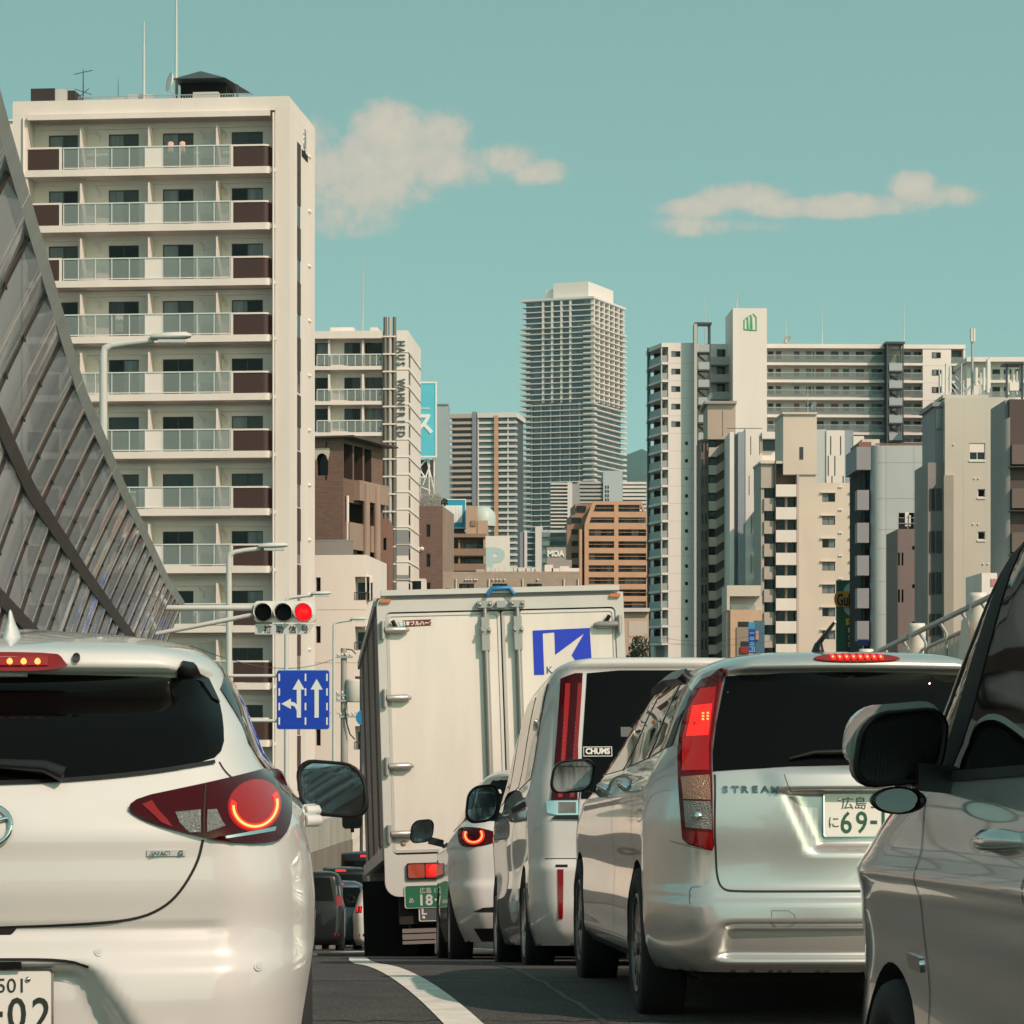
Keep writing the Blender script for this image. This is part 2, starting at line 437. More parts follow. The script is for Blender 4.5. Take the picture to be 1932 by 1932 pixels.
strip('road_arrow', [(-1.6, 33), (-1.9, 39)], .14)
strip('edge_line', [(XL(y) + 3.35, y) for y in range(4, 116, 2)], .15)
strip('edge_line', [(XL(y) - 3.1, y) for y in range(4, 116, 2)], .15)
# far hill
hillm = mat('hill_forest_hazed', (.035, .085, .07), .95, col2=(.022, .055, .05), vscale=.02)  # forest green with some distance haze mixed into the colour
mb = MB(); N = 120; vs = []
hill = [(-1500, 330), (-900, 420), (-500, 480), (-200, 520), (0, 545), (120, 560), (250, 575), (420, 560), (560, 520), (700, 470), (900, 420), (1200, 380), (1700, 300)]
random.seed(3)
for i in range(N + 1):
    x = -1500 + 3200 * i / N
    h = lerp_tab(hill, x) + 9 * math.sin(x * .05) + 6 * math.sin(x * .13 + 1) + random.uniform(-5, 5)
    y = 6400 + 120 * math.sin(x * .01)
    for k in range(9):
        f = k / 8.0
        vs.append((x + random.uniform(-6, 6) * (0 < k < 8), y - 900 * (1 - f) + random.uniform(-15, 15), -7.2 + (h + 7) * (f ** 1.3)))
    vs.append((x, y + 900, -7.2))
obj('hill', mb.add(vs, [(i * 10 + k, (i + 1) * 10 + k, (i + 1) * 10 + k + 1, i * 10 + k + 1) for i in range(N) for k in range(9)], sm=True), hillm, kind='structure')

# ------------------------------------------------------------------ sound barrier on the left
ribm = mat('brown_steel', (.075, .055, .05), .5, .3, var=.3, vscale=3)
capm = mat('grey_cap_steel', (.46, .45, .43), .5, .2, var=.15, vscale=2)
panm = frostmat('smoky_polycarbonate', (.36, .365, .40), .90, .05)
HT = [(15, 5.75), (19.2, 5.5), (26.6, 5.2), (33.8, 5.42), (47, 6.0), (54.5, 6.5)]
def XB(y): return .76 - .08 * y - 3.6
def bar(y, f, out=0.0):                      # point on the barrier skin: f = share of its height, out = towards the road
    H = lerp_tab(HT, y)
    g = max(0, (f - .40) / .60)
    ro = 1.02 * g ** 1.7
    dr = 1.02 * 1.7 * g ** .7 / .6 / H if g > 0 else 0
    nn = Vector((1, -dr)).normalized()
    return Vector((XB(y) + ro + nn.x * out, y, ZR(y) + H * f + nn.y * out))
bt = thing('sound_barrier', 'tall smoky panelled sound barrier curving over the left lane', 'barrier', (0, 0, 0))
Y0, BAY, NB = 15.2, 1.58, 25
ROWS = [.18, .42, .645, .82, 1.0]
mb = MB(); rings = []
for i in range(41):
    y = Y0 + (BAY * NB) * i / 40; H = lerp_tab(HT, y)
    b0 = Vector((XB(y), y, ZR(y)))
    rings.append([b0 + Vector(q) for q in ((.16, 0, -.02), (.12, 0, H * .18), (-.14, 0, H * .18), (-.2, 0, -.02))])
obj('parapet', mb.loft(rings, sm=False, caps=True), conc, bt)
for i in range(NB + 1):
    y = Y0 + BAY * i
    mb = MB(); hw = .042
    rings = []
    for k in range(15):
        f = .17 + .83 * k / 14
        rings.append([bar(y - hw, f, -.05), bar(y + hw, f, -.05), bar(y + hw, f, .006), bar(y - hw, f, .006)])
    mb.loft(rings, sm=False, caps=True)
    rings = []
    for k in range(15):                       # raised web on the flange: the double line of each post
        f = .17 + .83 * k / 14
        rings.append([bar(y - .012, f, .0), bar(y + .012, f, .0), bar(y + .012, f, .011), bar(y - .012, f, .011)])
    mb.loft(rings, sm=False, caps=True)
    pst = obj('post', mb, ribm, bt)
    bm_ = MB()
    for k in range(14):
        f = .2 + .78 * k / 14
        for s_ in (-.05, .05):
            c = bar(y + s_, f, .008)
            bm_.box(c.x - .006, c.x + .006, c.y - .014, c.y + .014, c.z - .014, c.z + .014)
    obj('bolts', bm_, BLACK, pst, kind='stuff')
for i in range(NB):
    ya, yb = Y0 + BAY * i + .08, Y0 + BAY * (i + 1) - .08
    for r in range(4):
        fa, fb = ROWS[r] + .012, ROWS[r + 1] - .012
        mb = MB(); vs = []; na, nf = 9, 7
        for a in range(na):
            t = a / (na - 1)
            bulge = -.012 + .036 * math.sin(PI * t) ** .8 + .006 * math.sin(3 * PI * t + i)
            for k in range(nf):
                f = fa + (fb - fa) * k / (nf - 1)
                vs.append(bar(ya + (yb - ya) * t, f, bulge + .006 * math.sin(PI * k / (nf - 1))))
        mb.add(vs, [(a * nf + k, (a + 1) * nf + k, (a + 1) * nf + k + 1, a * nf + k + 1) for a in range(na - 1) for k in range(nf - 1)], sm=True)
        obj('panel', mb, panm, bt)
for r in range(4):
    mb = MB(); rings = []
    for i in range(61):
        y = Y0 + BAY * NB * i / 60; f = ROWS[r]
        w = .012 if r else .006
        rings.append([bar(y, f - w, -.05), bar(y, f - w, .03), bar(y, f + w, .03), bar(y, f + w, -.05)])
    obj('rail', mb.loft(rings, sm=False, caps=True), ribm, bt)
seg = BAY * NB / 7
for j in range(7):
    mb = MB(); rings = []
    for i in range(13):
        y = Y0 - .1 + j * seg + (seg - .03 + (.25 if j == 6 else 0)) * i / 12
        rings.append([bar(y, .99, -.10), bar(y, .988, .02), bar(y, 1.008, .022), bar(y, 1.012, -.10)])
    obj('cap', mb.loft(rings, sm=False, caps=True), capm, bt)

# ------------------------------------------------------------------ panel fence on the right
fencew = mat('cream_painted_steel', (.60, .56, .49), .5, var=.12, vscale=1.2, streak=3)
ft = thing('panel_fence', 'cream corrugated panel fence with posts and handrail above the right lane', 'fence', (0, 0, 0))
RF = 3.9
def fp(y, z, o=0.0): return Vector((XL(y) + RF + o, y, ZR(y) + z))
pm_ = MB(); pm_.lathe([(.0, 2.47), (.055, 2.47), (.062, 2.44), (.058, 2.2), (.058, 0)], 16)
pmesh = pm_.mesh('post', fencew)
ys = [12 + 1.85 * k for k in range(20)]
for y in ys: link('post', pmesh, ft, fp(y, 0))
for a, b in zip(ys, ys[1:]):
    mb = MB(); n = 48; vs = []
    for i in range(n + 1):
        y = a + .09 + (b - a - .18) * i / n
        o = .05 + .022 * (1 if (i // 2) % 2 else -1)
        vs += [fp(y, .05, o), fp(y, 2.27, o)]
    obj('panel', mb.add(vs, [(2 * i, 2 * i + 2, 2 * i + 3, 2 * i + 1) for i in range(n)]), fencew, ft)
    obj('plate', MB().add([fp(b - .2, 0, -.09), fp(b + .2, 0, -.09), fp(b + .2, 2.05, -.09), fp(b + .09, 2.3, -.09), fp(b - .09, 2.3, -.09), fp(b - .2, 2.05, -.09)], [(0, 1, 2, 3, 4, 5)]), fencew, ft)
    hr = obj('handrail', MB().tube([fp(a + .06, 2.38, -.05), fp(b - .06, 2.38, -.05)], .02, 8), STEEL, ft)
    obj('lower_rail', MB().tube([fp(a + .06, 2.275, .03), fp(b - .06, 2.275, .03)], .014, 6), STEEL, ft)
    for k in (.15, .5, .85):
        y = a + (b - a) * k
        obj('bracket', MB().tube([fp(y, 2.38, -.05), fp(y, 2.30, .0), fp(y, .1, .0)], [.016, .012, .012], 6), STEEL, ft)
# kerb wall below the fence
mb = MB(); rings = []
for i in range(60):
    y = 2 + i * 1.9
    rings.append([fp(y, -.03, -.25), fp(y, .45, -.18), fp(y, .45, .2), fp(y, -.03, .25)])
tag(obj('kerb_wall', mb.loft(rings, sm=False, caps=True), conc), 'low concrete kerb wall under the cream panel fence', 'wall')
mb = MB(); rings = []
for i in range(31):
    y = -6 + i * .7
    rings.append([Vector((XB(y) + q[0], y, ZR(y) + q[1])) for q in ((.16, -.02), (.12, 1.0), (-.14, 1.0), (-.2, -.02))])
tag(obj('kerb_wall', mb.loft(rings, sm=False, caps=True), conc), 'low concrete parapet along the left road edge', 'wall')

# ------------------------------------------------------------------ retaining wall of the side ramp, between the hatchback and the truck
PTS = [(520, 55, 1592, 1635), (560, 60, 1574, 1620), (595, 67, 1557, 1606), (622, 76, 1548, 1597), (645, 88, 1541, 1589), (664, 101, 1537, 1583)]
top, mid, low = [], [], []
for (u, d, v0, v1) in PTS:
    top.append(P(u, v0, d)); mid.append(P(u, v1, d)); q = P(u, v1, d); low.append(Vector((q.x, q.y, ZR(d) - .3)))
rt = thing('retaining_wall', 'curved concrete ramp wall with pale parapet beyond the white hatchback', 'wall', (low[0].x, low[0].y, low[0].z))
off = -Vector(rt.location)
def ribbon(rows, th, m, name, par):
    mb = MB(); n = len(rows[0])
    for a, b in zip(rows, rows[1:]):
        for i in range(n - 1):
            p = [a[i] + off, a[i + 1] + off, b[i + 1] + off, b[i] + off]
            back = [x + Vector((-th * .6, th, 0)) for x in p]
            mb.add(p + back, [(0, 1, 2, 3), (4, 7, 6, 5), (0, 4, 5, 1), (3, 2, 6, 7), (0, 3, 7, 4), (1, 5, 6, 2)])
    return obj(name, mb, m, par)
ribbon([top, mid], .25, conc, 'parapet', rt)
ribbon([[p + Vector((.03, -.04, -.01)) for p in mid], low], .5, conc_d, 'wall', rt)
mb = MB()
for i in range(len(PTS) - 1):
    for k in range(9):
        p = top[i].lerp(top[i + 1], k / 9) + off
        mb.box(p.x - .03, p.x + .03, p.y - .06, p.y, p.z + .0, p.z + .07)
obj('rail_clips', mb, STEEL, rt, kind='stuff')

# ------------------------------------------------------------------ street lamps
def street_lamp(u, vtop, d, u1, label, zb, hw=.30):
    b = P(u, vtop, d); tip = P(u1, vtop - 9 * 50 / d, d)
    t = thing('street_lamp', label, 'street lamp', (b.x, b.y, zb), group='street lamps along the flyover')
    H = b.z - zb; L = tip.x - b.x
    obj('pole', MB().tube([(0, 0, 0), (0, 0, H * .5), (0, 0, H - .14), (.03, 0, H - .04), (.12, 0, H)], [.10, .075, .06, .06, .055], 10), POLE, t)
    obj('arm', MB().tube([(.12, 0, H), (L * .5, 0, (H + tip.z - zb) / 2), (L, 0, tip.z - zb)], [.055, .05, .045], 8), POLE, t)
    h = tip.z - zb
    mb = MB()
    prof = [(0, .05), (.03, .075), (.25, .085), (.55, .08), (.63, .035)]
    rings = []
    for (x, r) in prof:
        rings.append([Vector((L - .05 + x, math.cos(q) * r * 1.7, h + .03 + math.sin(q) * r * (.95 if math.sin(q) > 0 else .45) + x * .05)) for q in [2 * PI * k / 12 for k in range(12)]])
    hd = obj('lamp_head', mb.loft(rings, caps=True), POLE, t)
    obj('lens', MB().box(L + .08, L + .48, -.12, .12, h - .045, h + .0), mat('lamp_lens', (.45, .5, .5), .2), hd)
    return t
street_lamp(195, 652, 45, 290, 'largest pale street lamp arching in front of the white balcony tower', ZR(45))
street_lamp(432, 1042, 62, 492, 'street lamp whose pole carries the blue lane sign', ZR(62))
street_lamp(540, 1128, 90, 590, 'street lamp rising just behind the traffic signal', ZR(90))
street_lamp(630, 1174, 115, 664, 'most distant street lamp with its head beside the truck top corner', ZR(115))

# ------------------------------------------------------------------ traffic signal and its name plate
sigd = 50.0
sg = thing('traffic_signal', 'horizontal traffic signal showing red with its kanji name plate below', 'traffic light', (-7.4, sigd, ZR(sigd)))
def sp(u, v, dd=0.0):
    p = P(u, v, sigd + dd); return Vector((p.x + 7.4, dd, p.z - ZR(sigd)))
hs = mat('signal_housing', (.60, .60, .57), .45)
a0 = sp(480, 1147); a1 = sp(476, 1160)
obj('pole', MB().tube([(0, 0, 0), (0, 0, a0.z + .3)], [.11, .09], 12), POLE, sg)
obj('arm', MB().tube([(0, .05, a0.z), (a0.x, .05, a0.z)], .05, 8), POLE, sg)
obj('arm', MB().tube([(0, .05, sp(300, 1185).z - .35), (a1.x, .05, a1.z)], .04, 8), POLE, sg)
p0, p1 = sp(480, 1174), sp(596, 1134)
def rrect(x0, x1, z0, z1, r, n=4):
    pts = []
    for (cx, cz, a) in ((x1 - r, z0 + r, -90), (x1 - r, z1 - r, 0), (x0 + r, z1 - r, 90), (x0 + r, z0 + r, 180)):
        for k in range(n + 1):
            q = R(a + 90 * k / n); pts.append((cx + r * math.cos(q), cz + r * math.sin(q)))
    return pts
hb = obj('housing', MB().prism(rrect(p0.x, p1.x, p0.z, p1.z, .07), -.05, .14), hs, sg)
redm = mat('red_signal_glow', (.6, .01, .01), .3, emit=(1, .005, .01), estr=1.0)
for u, on in ((498, 0), (536, 0), (573.5, 1)):
    c = sp(u, 1156)
    obj('lamp', MB().lathe([(0, -.115), (.09, -.11), (.142, -.085), (.142, -.05)], 24, M=Matrix.Translation((c.x, 0, c.z)), axis='Y'), redm if on else MATBLK, sg)
    rings = []
    for (yy_, rr) in ((-.05, .158), (-.30, .162), (-.30, .155), (-.05, .150)):
        rings.append([Vector((c.x + rr * math.cos(q), yy_ if math.sin(q) > -.3 else -.06, c.z + rr * math.sin(q))) for q in [2 * PI * k / 24 for k in range(24)]])
    obj('visor', MB().loft(rings), hs if not on else hs, sg)
q0, q1 = sp(481, 1197), sp(594, 1177)
pl = obj('name_plate', MB().prism([(q0.x, q0.z), (q1.x - .12, q0.z), (q1.x, q1.z), (q0.x + .01, q1.z)], -.03, 0), mat('plate_grey', (.50, .52, .52), .5), sg)
for u, ch in ((505, '補'), (528, '助'), (552, '信'), (575, '号')):
    c = sp(u, 1187.5); text('lettering', ch, .14, mat('sign_black', (.015, .015, .018), .6), pl, (c.x, -.034, c.z), bold=.002)

# blue lane sign on the second lamp pole
ld = 61.5
ls = thing('lane_sign', 'blue square lane sign with two white arrows beside the truck', 'road sign', (P(572, 0, ld).x, ld, ZR(ld)))
def lp(u, v): p = P(u, v, ld); return (p.x - ls.location.x, p.z - ZR(ld))
bl = mat('sign_blue', (.004, .045, .42), .4, var=.15, vscale=2)
wh = mat('sign_white', (.62, .66, .64), .5)
(x0, z0), (x1, z1) = lp(523, 1375), lp(621, 1265)
sb = obj('plate', MB().prism(rrect(x0, x1, z0, z1, .05), -.015, .015), bl, ls)
obj('border', MB().prism(rrect(x0 - .012, x1 + .012, z0 - .012, z1 + .012, .055), .0, .02), mat('sign_edge', (.2, .45, .6), .5), ls)
def flat(pts, nm='arrow', y=-.019, m=wh): return obj(nm, MB().prism([lp(u, v) for u, v in pts], y, y + .004), m, sb)
flat([(560, 1354), (568, 1354), (568, 1301), (575, 1301), (563.5, 1281), (552, 1301), (560, 1301)])
flat([(593.5, 1354), (601.5, 1354), (601.5, 1301), (609, 1301), (597.5, 1281), (586, 1301), (593.5, 1301)])
flat([(560.2, 1341), (556, 1333), (549, 1330.5), (549, 1337.5), (531, 1328), (549, 1318), (549, 1324), (555, 1325), (560.2, 1329)], y=-.0195)
for u in (527, 576.5, 617):
    for k in range(4):
        v = 1271 + k * 27.5
        flat([(u - 1.5, v), (u + 1.5, v), (u + 1.5, v + 14), (u - 1.5, v + 14)], 'dash')
for v in (1275, 1360):
    (xa, za), (xb, zb_) = lp(432, v), lp(540, v)
    obj('bracket', MB().tube([(xa, .06, za), (xb, .06, za)], .035, 8), POLE, ls)
# tar seams and patches on the asphalt
tar = mat('tar_seam', (.016, .015, .015), .6)
random.seed(5)
def tar_seam(pts, w=.03):
    mb = MB(); vs = []
    for i, (x, y) in enumerate(pts):
        p, q = pts[max(i - 1, 0)], pts[min(i + 1, len(pts) - 1)]; t = Vector((q[0] - p[0], q[1] - p[1])).normalized(); nn = Vector((t.y, -t.x)) * w / 2 * random.uniform(.6, 1.4)
        vs += [(x + nn.x, y + nn.y, ZR(y) + .003), (x - nn.x, y - nn.y, ZR(y) + .003)]
    return obj('tar_seam', mb.add(vs, [(2 * i, 2 * i + 1, 2 * i + 3, 2 * i + 2) for i in range(len(pts) - 1)]), tar, kind='structure')
tar_seam([(-1.35 + .02 * i + random.uniform(-.02, .02), 11.9 + .05 * math.sin(i)) for i in range(0, 200, 4)], .022)
tar_seam([(XL(y) + .55 + random.uniform(-.015, .015), y) for y in [6 + .4 * i for i in range(40)]], .025)
tar_seam([(-1.2 + .25 * i, 14.6 + random.uniform(-.04, .04)) for i in range(18)], .03)

# ================================================================== the white balcony tower on the left
B = Bld('apartment_tower', 'tall white apartment tower with frosted glass balconies and dark brown panels', 'building', 545, 149, R(-5.5))
SL = [326, 432, 537, 643.5, 754, 863, 971.6, 1080.4, 1193, 1301, 1409]
yb = 1.35                                               # depth of the balconies
Lx, Rx = B.x(24), 0.0
DB = B.y(594, 0.0)                                      # depth of the side wall in view
DB = max(DB, 5.0)
zt = B.z(181)
# shell: piers, roof beam, side walls, back
PW = B.x(52) - Lx
B.box('pier', Lx, Lx + PW, 0, DB, 0, zt - .6, CREAM)
B.box('pier', B.x(519), Rx, 0, DB - .002, 0, zt - .6, CREAM)
B.box('roof_beam', Lx - .003, Rx + .003, -.004, DB, B.z(207), zt, CREAM)
B.box('roof_slab', Lx + .3, Rx - .3, .3, DB - .3, zt - .05, zt + .02, GREYW)
xs0, xs1 = B.x(38), B.x(513)
# back wall with openings for the sliding windows
WIN = [(92, 147), (205, 262), (307, 365), (437, 496)]
holes = []
wz = []
for k, v in enumerate(SL):
    z0 = B.z(v - 13); z1 = B.z(v - 79, yb)
    wz.append((z0 + .12, z1))
    for (a, b) in WIN: holes.append((B.x(a, yb), B.x(b, yb), z0 + .12, z1))
B.wall('back_wall', 'F', Lx + PW, B.x(519), 0, zt - .6, BACKW, holes, at=yb, dep=.16)
random.seed(11)
for k in range(len(SL)):
    for (a, b) in WIN:
        ms = random.choice([[GLASSD, GLASSD], [GLASSD, CURT], [CURT, GLASSD], [CURT2, GLASSB], [GLASSD, GLASSD], [CURT2, CURT], [CURT2, GLASSD], [CURT, CURT2]])
        window(B.o, 'F', B.x(a, yb), B.x(b, yb), wz[k][0], wz[k][1], yb + .08, 2, FRAME_D, .05, ms)
    # shallow boxed-out lintel above windows
    B.box('lintel', Lx + PW + .02, B.x(519) - .02, yb - .12, yb - .002, B.z(SL[k] - 88, yb), B.z(SL[k] - 98, yb), BACKW)
# balcony floors, rounded at the right end
for k, v in enumerate(SL):
    zb_, z1 = B.z(v), B.z(v - 13)
    mb = MB(); x0, x1 = xs0, xs1; r = .35
    pts = [(x0, yb), (x0, 0.15), (x0 + .12, 0)] + [(x1 - r + r * math.sin(q), r - r * math.cos(q)) for q in [PI / 2 * i / 6 for i in range(7)]] + [(x1, yb)]
    n = len(pts)
    vs = [(p[0], p[1] - .08, zb_) for p in pts] + [(p[0], p[1] - .08, z1) for p in pts]
    obj('balcony_slab', mb.add(vs, [tuple(range(n)), tuple(range(2 * n - 1, n - 1, -1))] + [(i, (i + 1) % n, (i + 1) % n + n, i + n) for i in range(n)]), CREAM, B.o)
    zr = B.z(v - 55)
    g0, g1 = z1 + .10, zr - .05
    # brown panels at both ends, with white rims
    for (a, b, s_) in ((54, 112, 0), (440, 509, 1)):
        xa, xb_ = B.x(a), B.x(b)
        if s_:
            pts = [(xa, .0)] + [(xb_ - r + r * math.sin(q), r - r * math.cos(q)) for q in [PI / 2 * i / 6 for i in range(7)]] + [(xb_, yb)]
            mb = MB(); n = len(pts)
            vs = [(p[0], p[1] - .02, z1 + .02) for p in pts] + [(p[0], p[1] - .02, zr - .09) for p in pts]
            pn = obj('brown_panel', mb.add(vs, [(i, i + 1, i + 1 + n, i + n) for i in range(n - 1)]), BROWNP, B.o)
            mb = MB(); vs = []
            for dz in (0, .09):
                vs += [(p[0], p[1] - .06, zr - .09 + dz) for p in pts] + [(p[0], p[1] + .10, zr - .09 + dz) for p in pts]
            fs = []
            for i in range(n - 1):
                fs += [(i, i + 1, 2 * n + i + 1, 2 * n + i), (2 * n + i, 2 * n + i + 1, 3 * n + i + 1, 3 * n + i), (i, n + i, n + i + 1, i + 1)]
            obj('panel_rim', mb.add(vs, fs), CREAM, pn)
        else:
            pn = B.box('brown_panel', xa, xb_, -.02, .04, z1 + .02, zr - .06, BROWNP)
            B.box('panel_rim', xa - .02, xb_ + .02, -.05, .10, zr - .06, zr + .04, CREAM, pn)
        B.box('panel_rim', (xa - .12) if s_ else xb_, xa if s_ else xb_ + .13, -.05, .10, z1, zr + (.0 if s_ else .04), CREAM, pn)
    # glass balustrade
    posts = [120, 148, 180, 211, 244, 274, 307, 339.5, 372, 404, 434]
    for i, (a, b) in enumerate(zip(posts, posts[1:])):
        xa, xb_ = B.x(a), B.x(b)
        if i == 5: B.box('solid_panel', xa + .02, xb_ - .02, -.0, .03, g0 - .08, g1, CREAM2)
        else: B.box('glass_panel', xa + .02, xb_ - .02, .0, .012, g0, g1, FROST)
    for u in posts: B.box('post', B.x(u) - .022, B.x(u) + .022, -.02, .03, z1 + .005, g1, ALU)
    B.box('top_rail', B.x(119), B.x(438), -.035, .045, zr - .05, zr + .012, ALU)
    B.box('bottom_rail', B.x(119), B.x(438), -.03, .04, g0 - .05, g0, ALU)
    # partitions between the flats, downpipes, and air-conditioner units behind the glass
    for u in (151, 279.5, 408): B.box('partition', B.x(u) - .035, B.x(u) + .035, .12, yb, z1, B.z(v - 94), CREAM)
    for u in (170, 388, 424): B.box('air_conditioner', B.x(u, yb) - .36, B.x(u, yb) + .36, yb - .38, yb - .05, z1 + .08, z1 + .66, GREYW)
    for u in (190, 385, 428):
        x = B.x(u, yb); z = B.z(v - 66, yb)
        obj('pipe_cover', MB().tube([(x, yb - .05, z), (x, yb - .05, z + .25), (x - .25, yb - .05, z + .5)], .035, 6), CREAM, B.o)
# downpipes beside the piers
for u in (45, 516):
    x = B.x(u); obj('downpipe', MB().tube([(x, -.06, 0), (x, -.06, B.z(212))], .06, 8), CREAM, B.o)
    for v in SL: B.box('pipe_clip', x - .16, x + .16, -.03, .06, B.z(v - 2), B.z(v - 9), CREAM)
B.box('rain_gutter', B.x(54), B.x(510), -.25, -.02, B.z(219), B.z(209), CREAM)
# side wall: dark window column and round vents
ya, ybb = B.y(560.5, 0), B.y(566.5, 0)
for k, v in enumerate([250] + [x - 20 for x in SL]):
    z1 = B.z(v); z0 = B.z(v + 62)
    B.box('brown_panel', -.02, .035, ya, ybb, z0, z1, BROWNP)
    B.box('slot_window', -.02, .012, ya + .05, ybb - .05, B.z(v + 106), z0, GLASSD)
for k in range(11):
    y = B.y(583, 0); z = B.z(252 + 107.6 * k)
    for s_ in (-.16, .16):
        obj('vent', MB().lathe([(0, .10), (.07, .095), (.085, .04), (.085, 0)], 10, axis='X', M=Matrix.Translation((0, y + s_, z))), CREAM2, B.o)
B.box('vent_louvre', -.02, .03, B.y(569, 0), B.y(580, 0), B.z(267), B.z(254), MATBLK)
em = MB()
for (dy, v, r) in ((.0, 218, .28), (.05, 228, .34), (-.02, 238, .3), (.1, 246, .24)):
    rings = []
    c = (B.y(574, 0) + dy, B.z(v))
    for (rr, xx) in ((r, .0), (r, .05), (r - .09, .05), (r - .09, .0)):
        rings.append([Vector((xx, c[0] + rr * math.cos(q), c[1] + rr * .9 * math.sin(q))) for q in [2 * PI * i / 14 for i in range(14)]])
    em.loft(rings)
obj('emblem', em, STEEL, B.o, kind='stuff')
# roof: railing, boxes, aerials, dish, pavilion
rl = MB(); x0, x1 = B.x(140), B.x(470)
zr0, zr1 = zt, B.z(174, .95)
rail_o = bx('roof_railing', B.o, x0, x1, .95, .99, zr1 - .04, zr1, STEEL)
n = 70
for i in range(n + 1):
    x = x0 + (x1 - x0) * i / n; rl.box(x - .015, x + .015, .96, .98, zr0, zr1 - .04)
obj('railing_bars', rl, STEEL, B.o, kind='stuff')
B.box('plant_screen', B.x(58, 1), B.x(103, 1), 1, 3, zt, B.z(157, 1), mat('dark_louvre', (.03, .018, .018), .6))
B.box('plant_box', B.x(103, 1), B.x(122, 1), 1.1, 3, zt, B.z(158, 1), GREYW)
B.box('plant_screen', B.x(122, 1.6), B.x(141, 1.6), 1.6, 3.4, zt, B.z(162, 1.6), mat('dark_louvre', (.03, .018, .018), .6))
for (a, b, v) in ((198, 220, 177), (228, 274, 172), (352, 400, 170)): B.box('roof_box', B.x(a), B.x(b), 1.6, 2.6, zt, B.z(v, 1.6), GREYW)
B.box('roof_box', B.x(452), B.x(468), 1.2, 2.2, zt, B.z(177), MATBLK)
def mast(u, vt, r, nm='mast', y=1.4, m=POLE):
    x = B.x(u, y); H = B.z(vt, y)
    return obj(nm, MB().tube([(x, y, zt), (x, y, zt + (H - zt) * .6), (x, y, H)], [r, r * .8, r * .45], 8), m, B.o)
mast(271.5, 34, .075); mast(332.5, -40, .085)
a = mast(157, 122, .04, 'aerial', m=DARKST)
ar = MB(); x = B.x(157, 1.4)
for (v, w, t) in ((128, .5, .1), (165, .45, -.15), (168, .3, .25)):
    z = B.z(v, 1.4); ar.tube([(x - w, 1.4, z - t), (x + w, 1.4, z + t)], .02, 6)
for i in range(6): ar.tube([(x - .35 + .14 * i, 1.15, B.z(166)), (x - .35 + .14 * i, 1.65, B.z(166))], .012, 5)
obj('aerial_elements', ar, DARKST, B.o, kind='stuff')
mast(223, 140, .02, 'aerial', m=DARKST)
# satellite dish
dx, dz = B.x(321, 1.2), B.z(150, 1.2)
Md = Matrix.Translation((dx, 1.2, dz)) @ Euler((R(-10), R(10), R(-62))).to_matrix().to_4x4()
obj('dish', MB().lathe([(0, .12), (.2, .10), (.4, .03), (.5, -.04), (.5, -.06), (.4, .01), (.2, .08), (0, .10)], 24, axis='Y', M=Md @ Matrix.Scale(1.0, 4)), mat('dish_white', (.75, .72, .66), .4), B.o)
obj('dish_arm', MB().tube([(dx, 1.2, dz - .45), (dx + .2, 1.3, dz - .6), (dx + .2, 1.3, zt)], .04, 6), STEEL, B.o)
# pavilion
pvm = mat('slate_roof', (.045, .055, .06), .5)
gx0, gx1, ze, za = B.x(332, 2), B.x(452, 2), B.z(150, 2), B.z(127, 2)
gx0e = B.x(334, 2)
roof = MB(); cxm = B.x(383, 3)
y0_, y1_ = 1.2, 4.6
ap = (cxm, 2.4, za)
c = [(gx0, y0_, ze), (gx1 - .6, y0_, ze), (gx1 + .25, y1_, B.z(172, 4)), (gx0, y1_, ze)]
roof.add(c + [ap], [(0, 1, 4), (1, 2, 4), (2, 3, 4), (3, 0, 4), (0, 3, 2, 1)])
pv = obj('pavilion_roof', roof, pvm, B.o)
B.box('pavilion_wall', gx0 + .2, gx1 - .75, 2.2, 4.4, zt, ze, MATBLK)
for u in (334, 448): B.box('pavilion_post', B.x(u, 1.3) - .05, B.x(u, 1.3) + .05, 1.25, 1.35, zt, ze + (0 if u < 400 else -.35), DARKST)
# neighbour just showing behind its left edge
N = Bld('white_house_block', 'corner of a white building peeping out left of the balcony tower', 'building', 40, 185, 0)
N.box('wall', N.x(-200), N.x(50), 0, 12, 0, N.z(229), CREAM)
N.box('parapet', N.x(-200) - .1, N.x(50) + .1, -.15, 12, N.z(229), N.z(226), CREAM)
N.box('stair_shade', N.x(10), N.x(40), -.05, .02, N.z(300), N.z(255), FRAME_D)
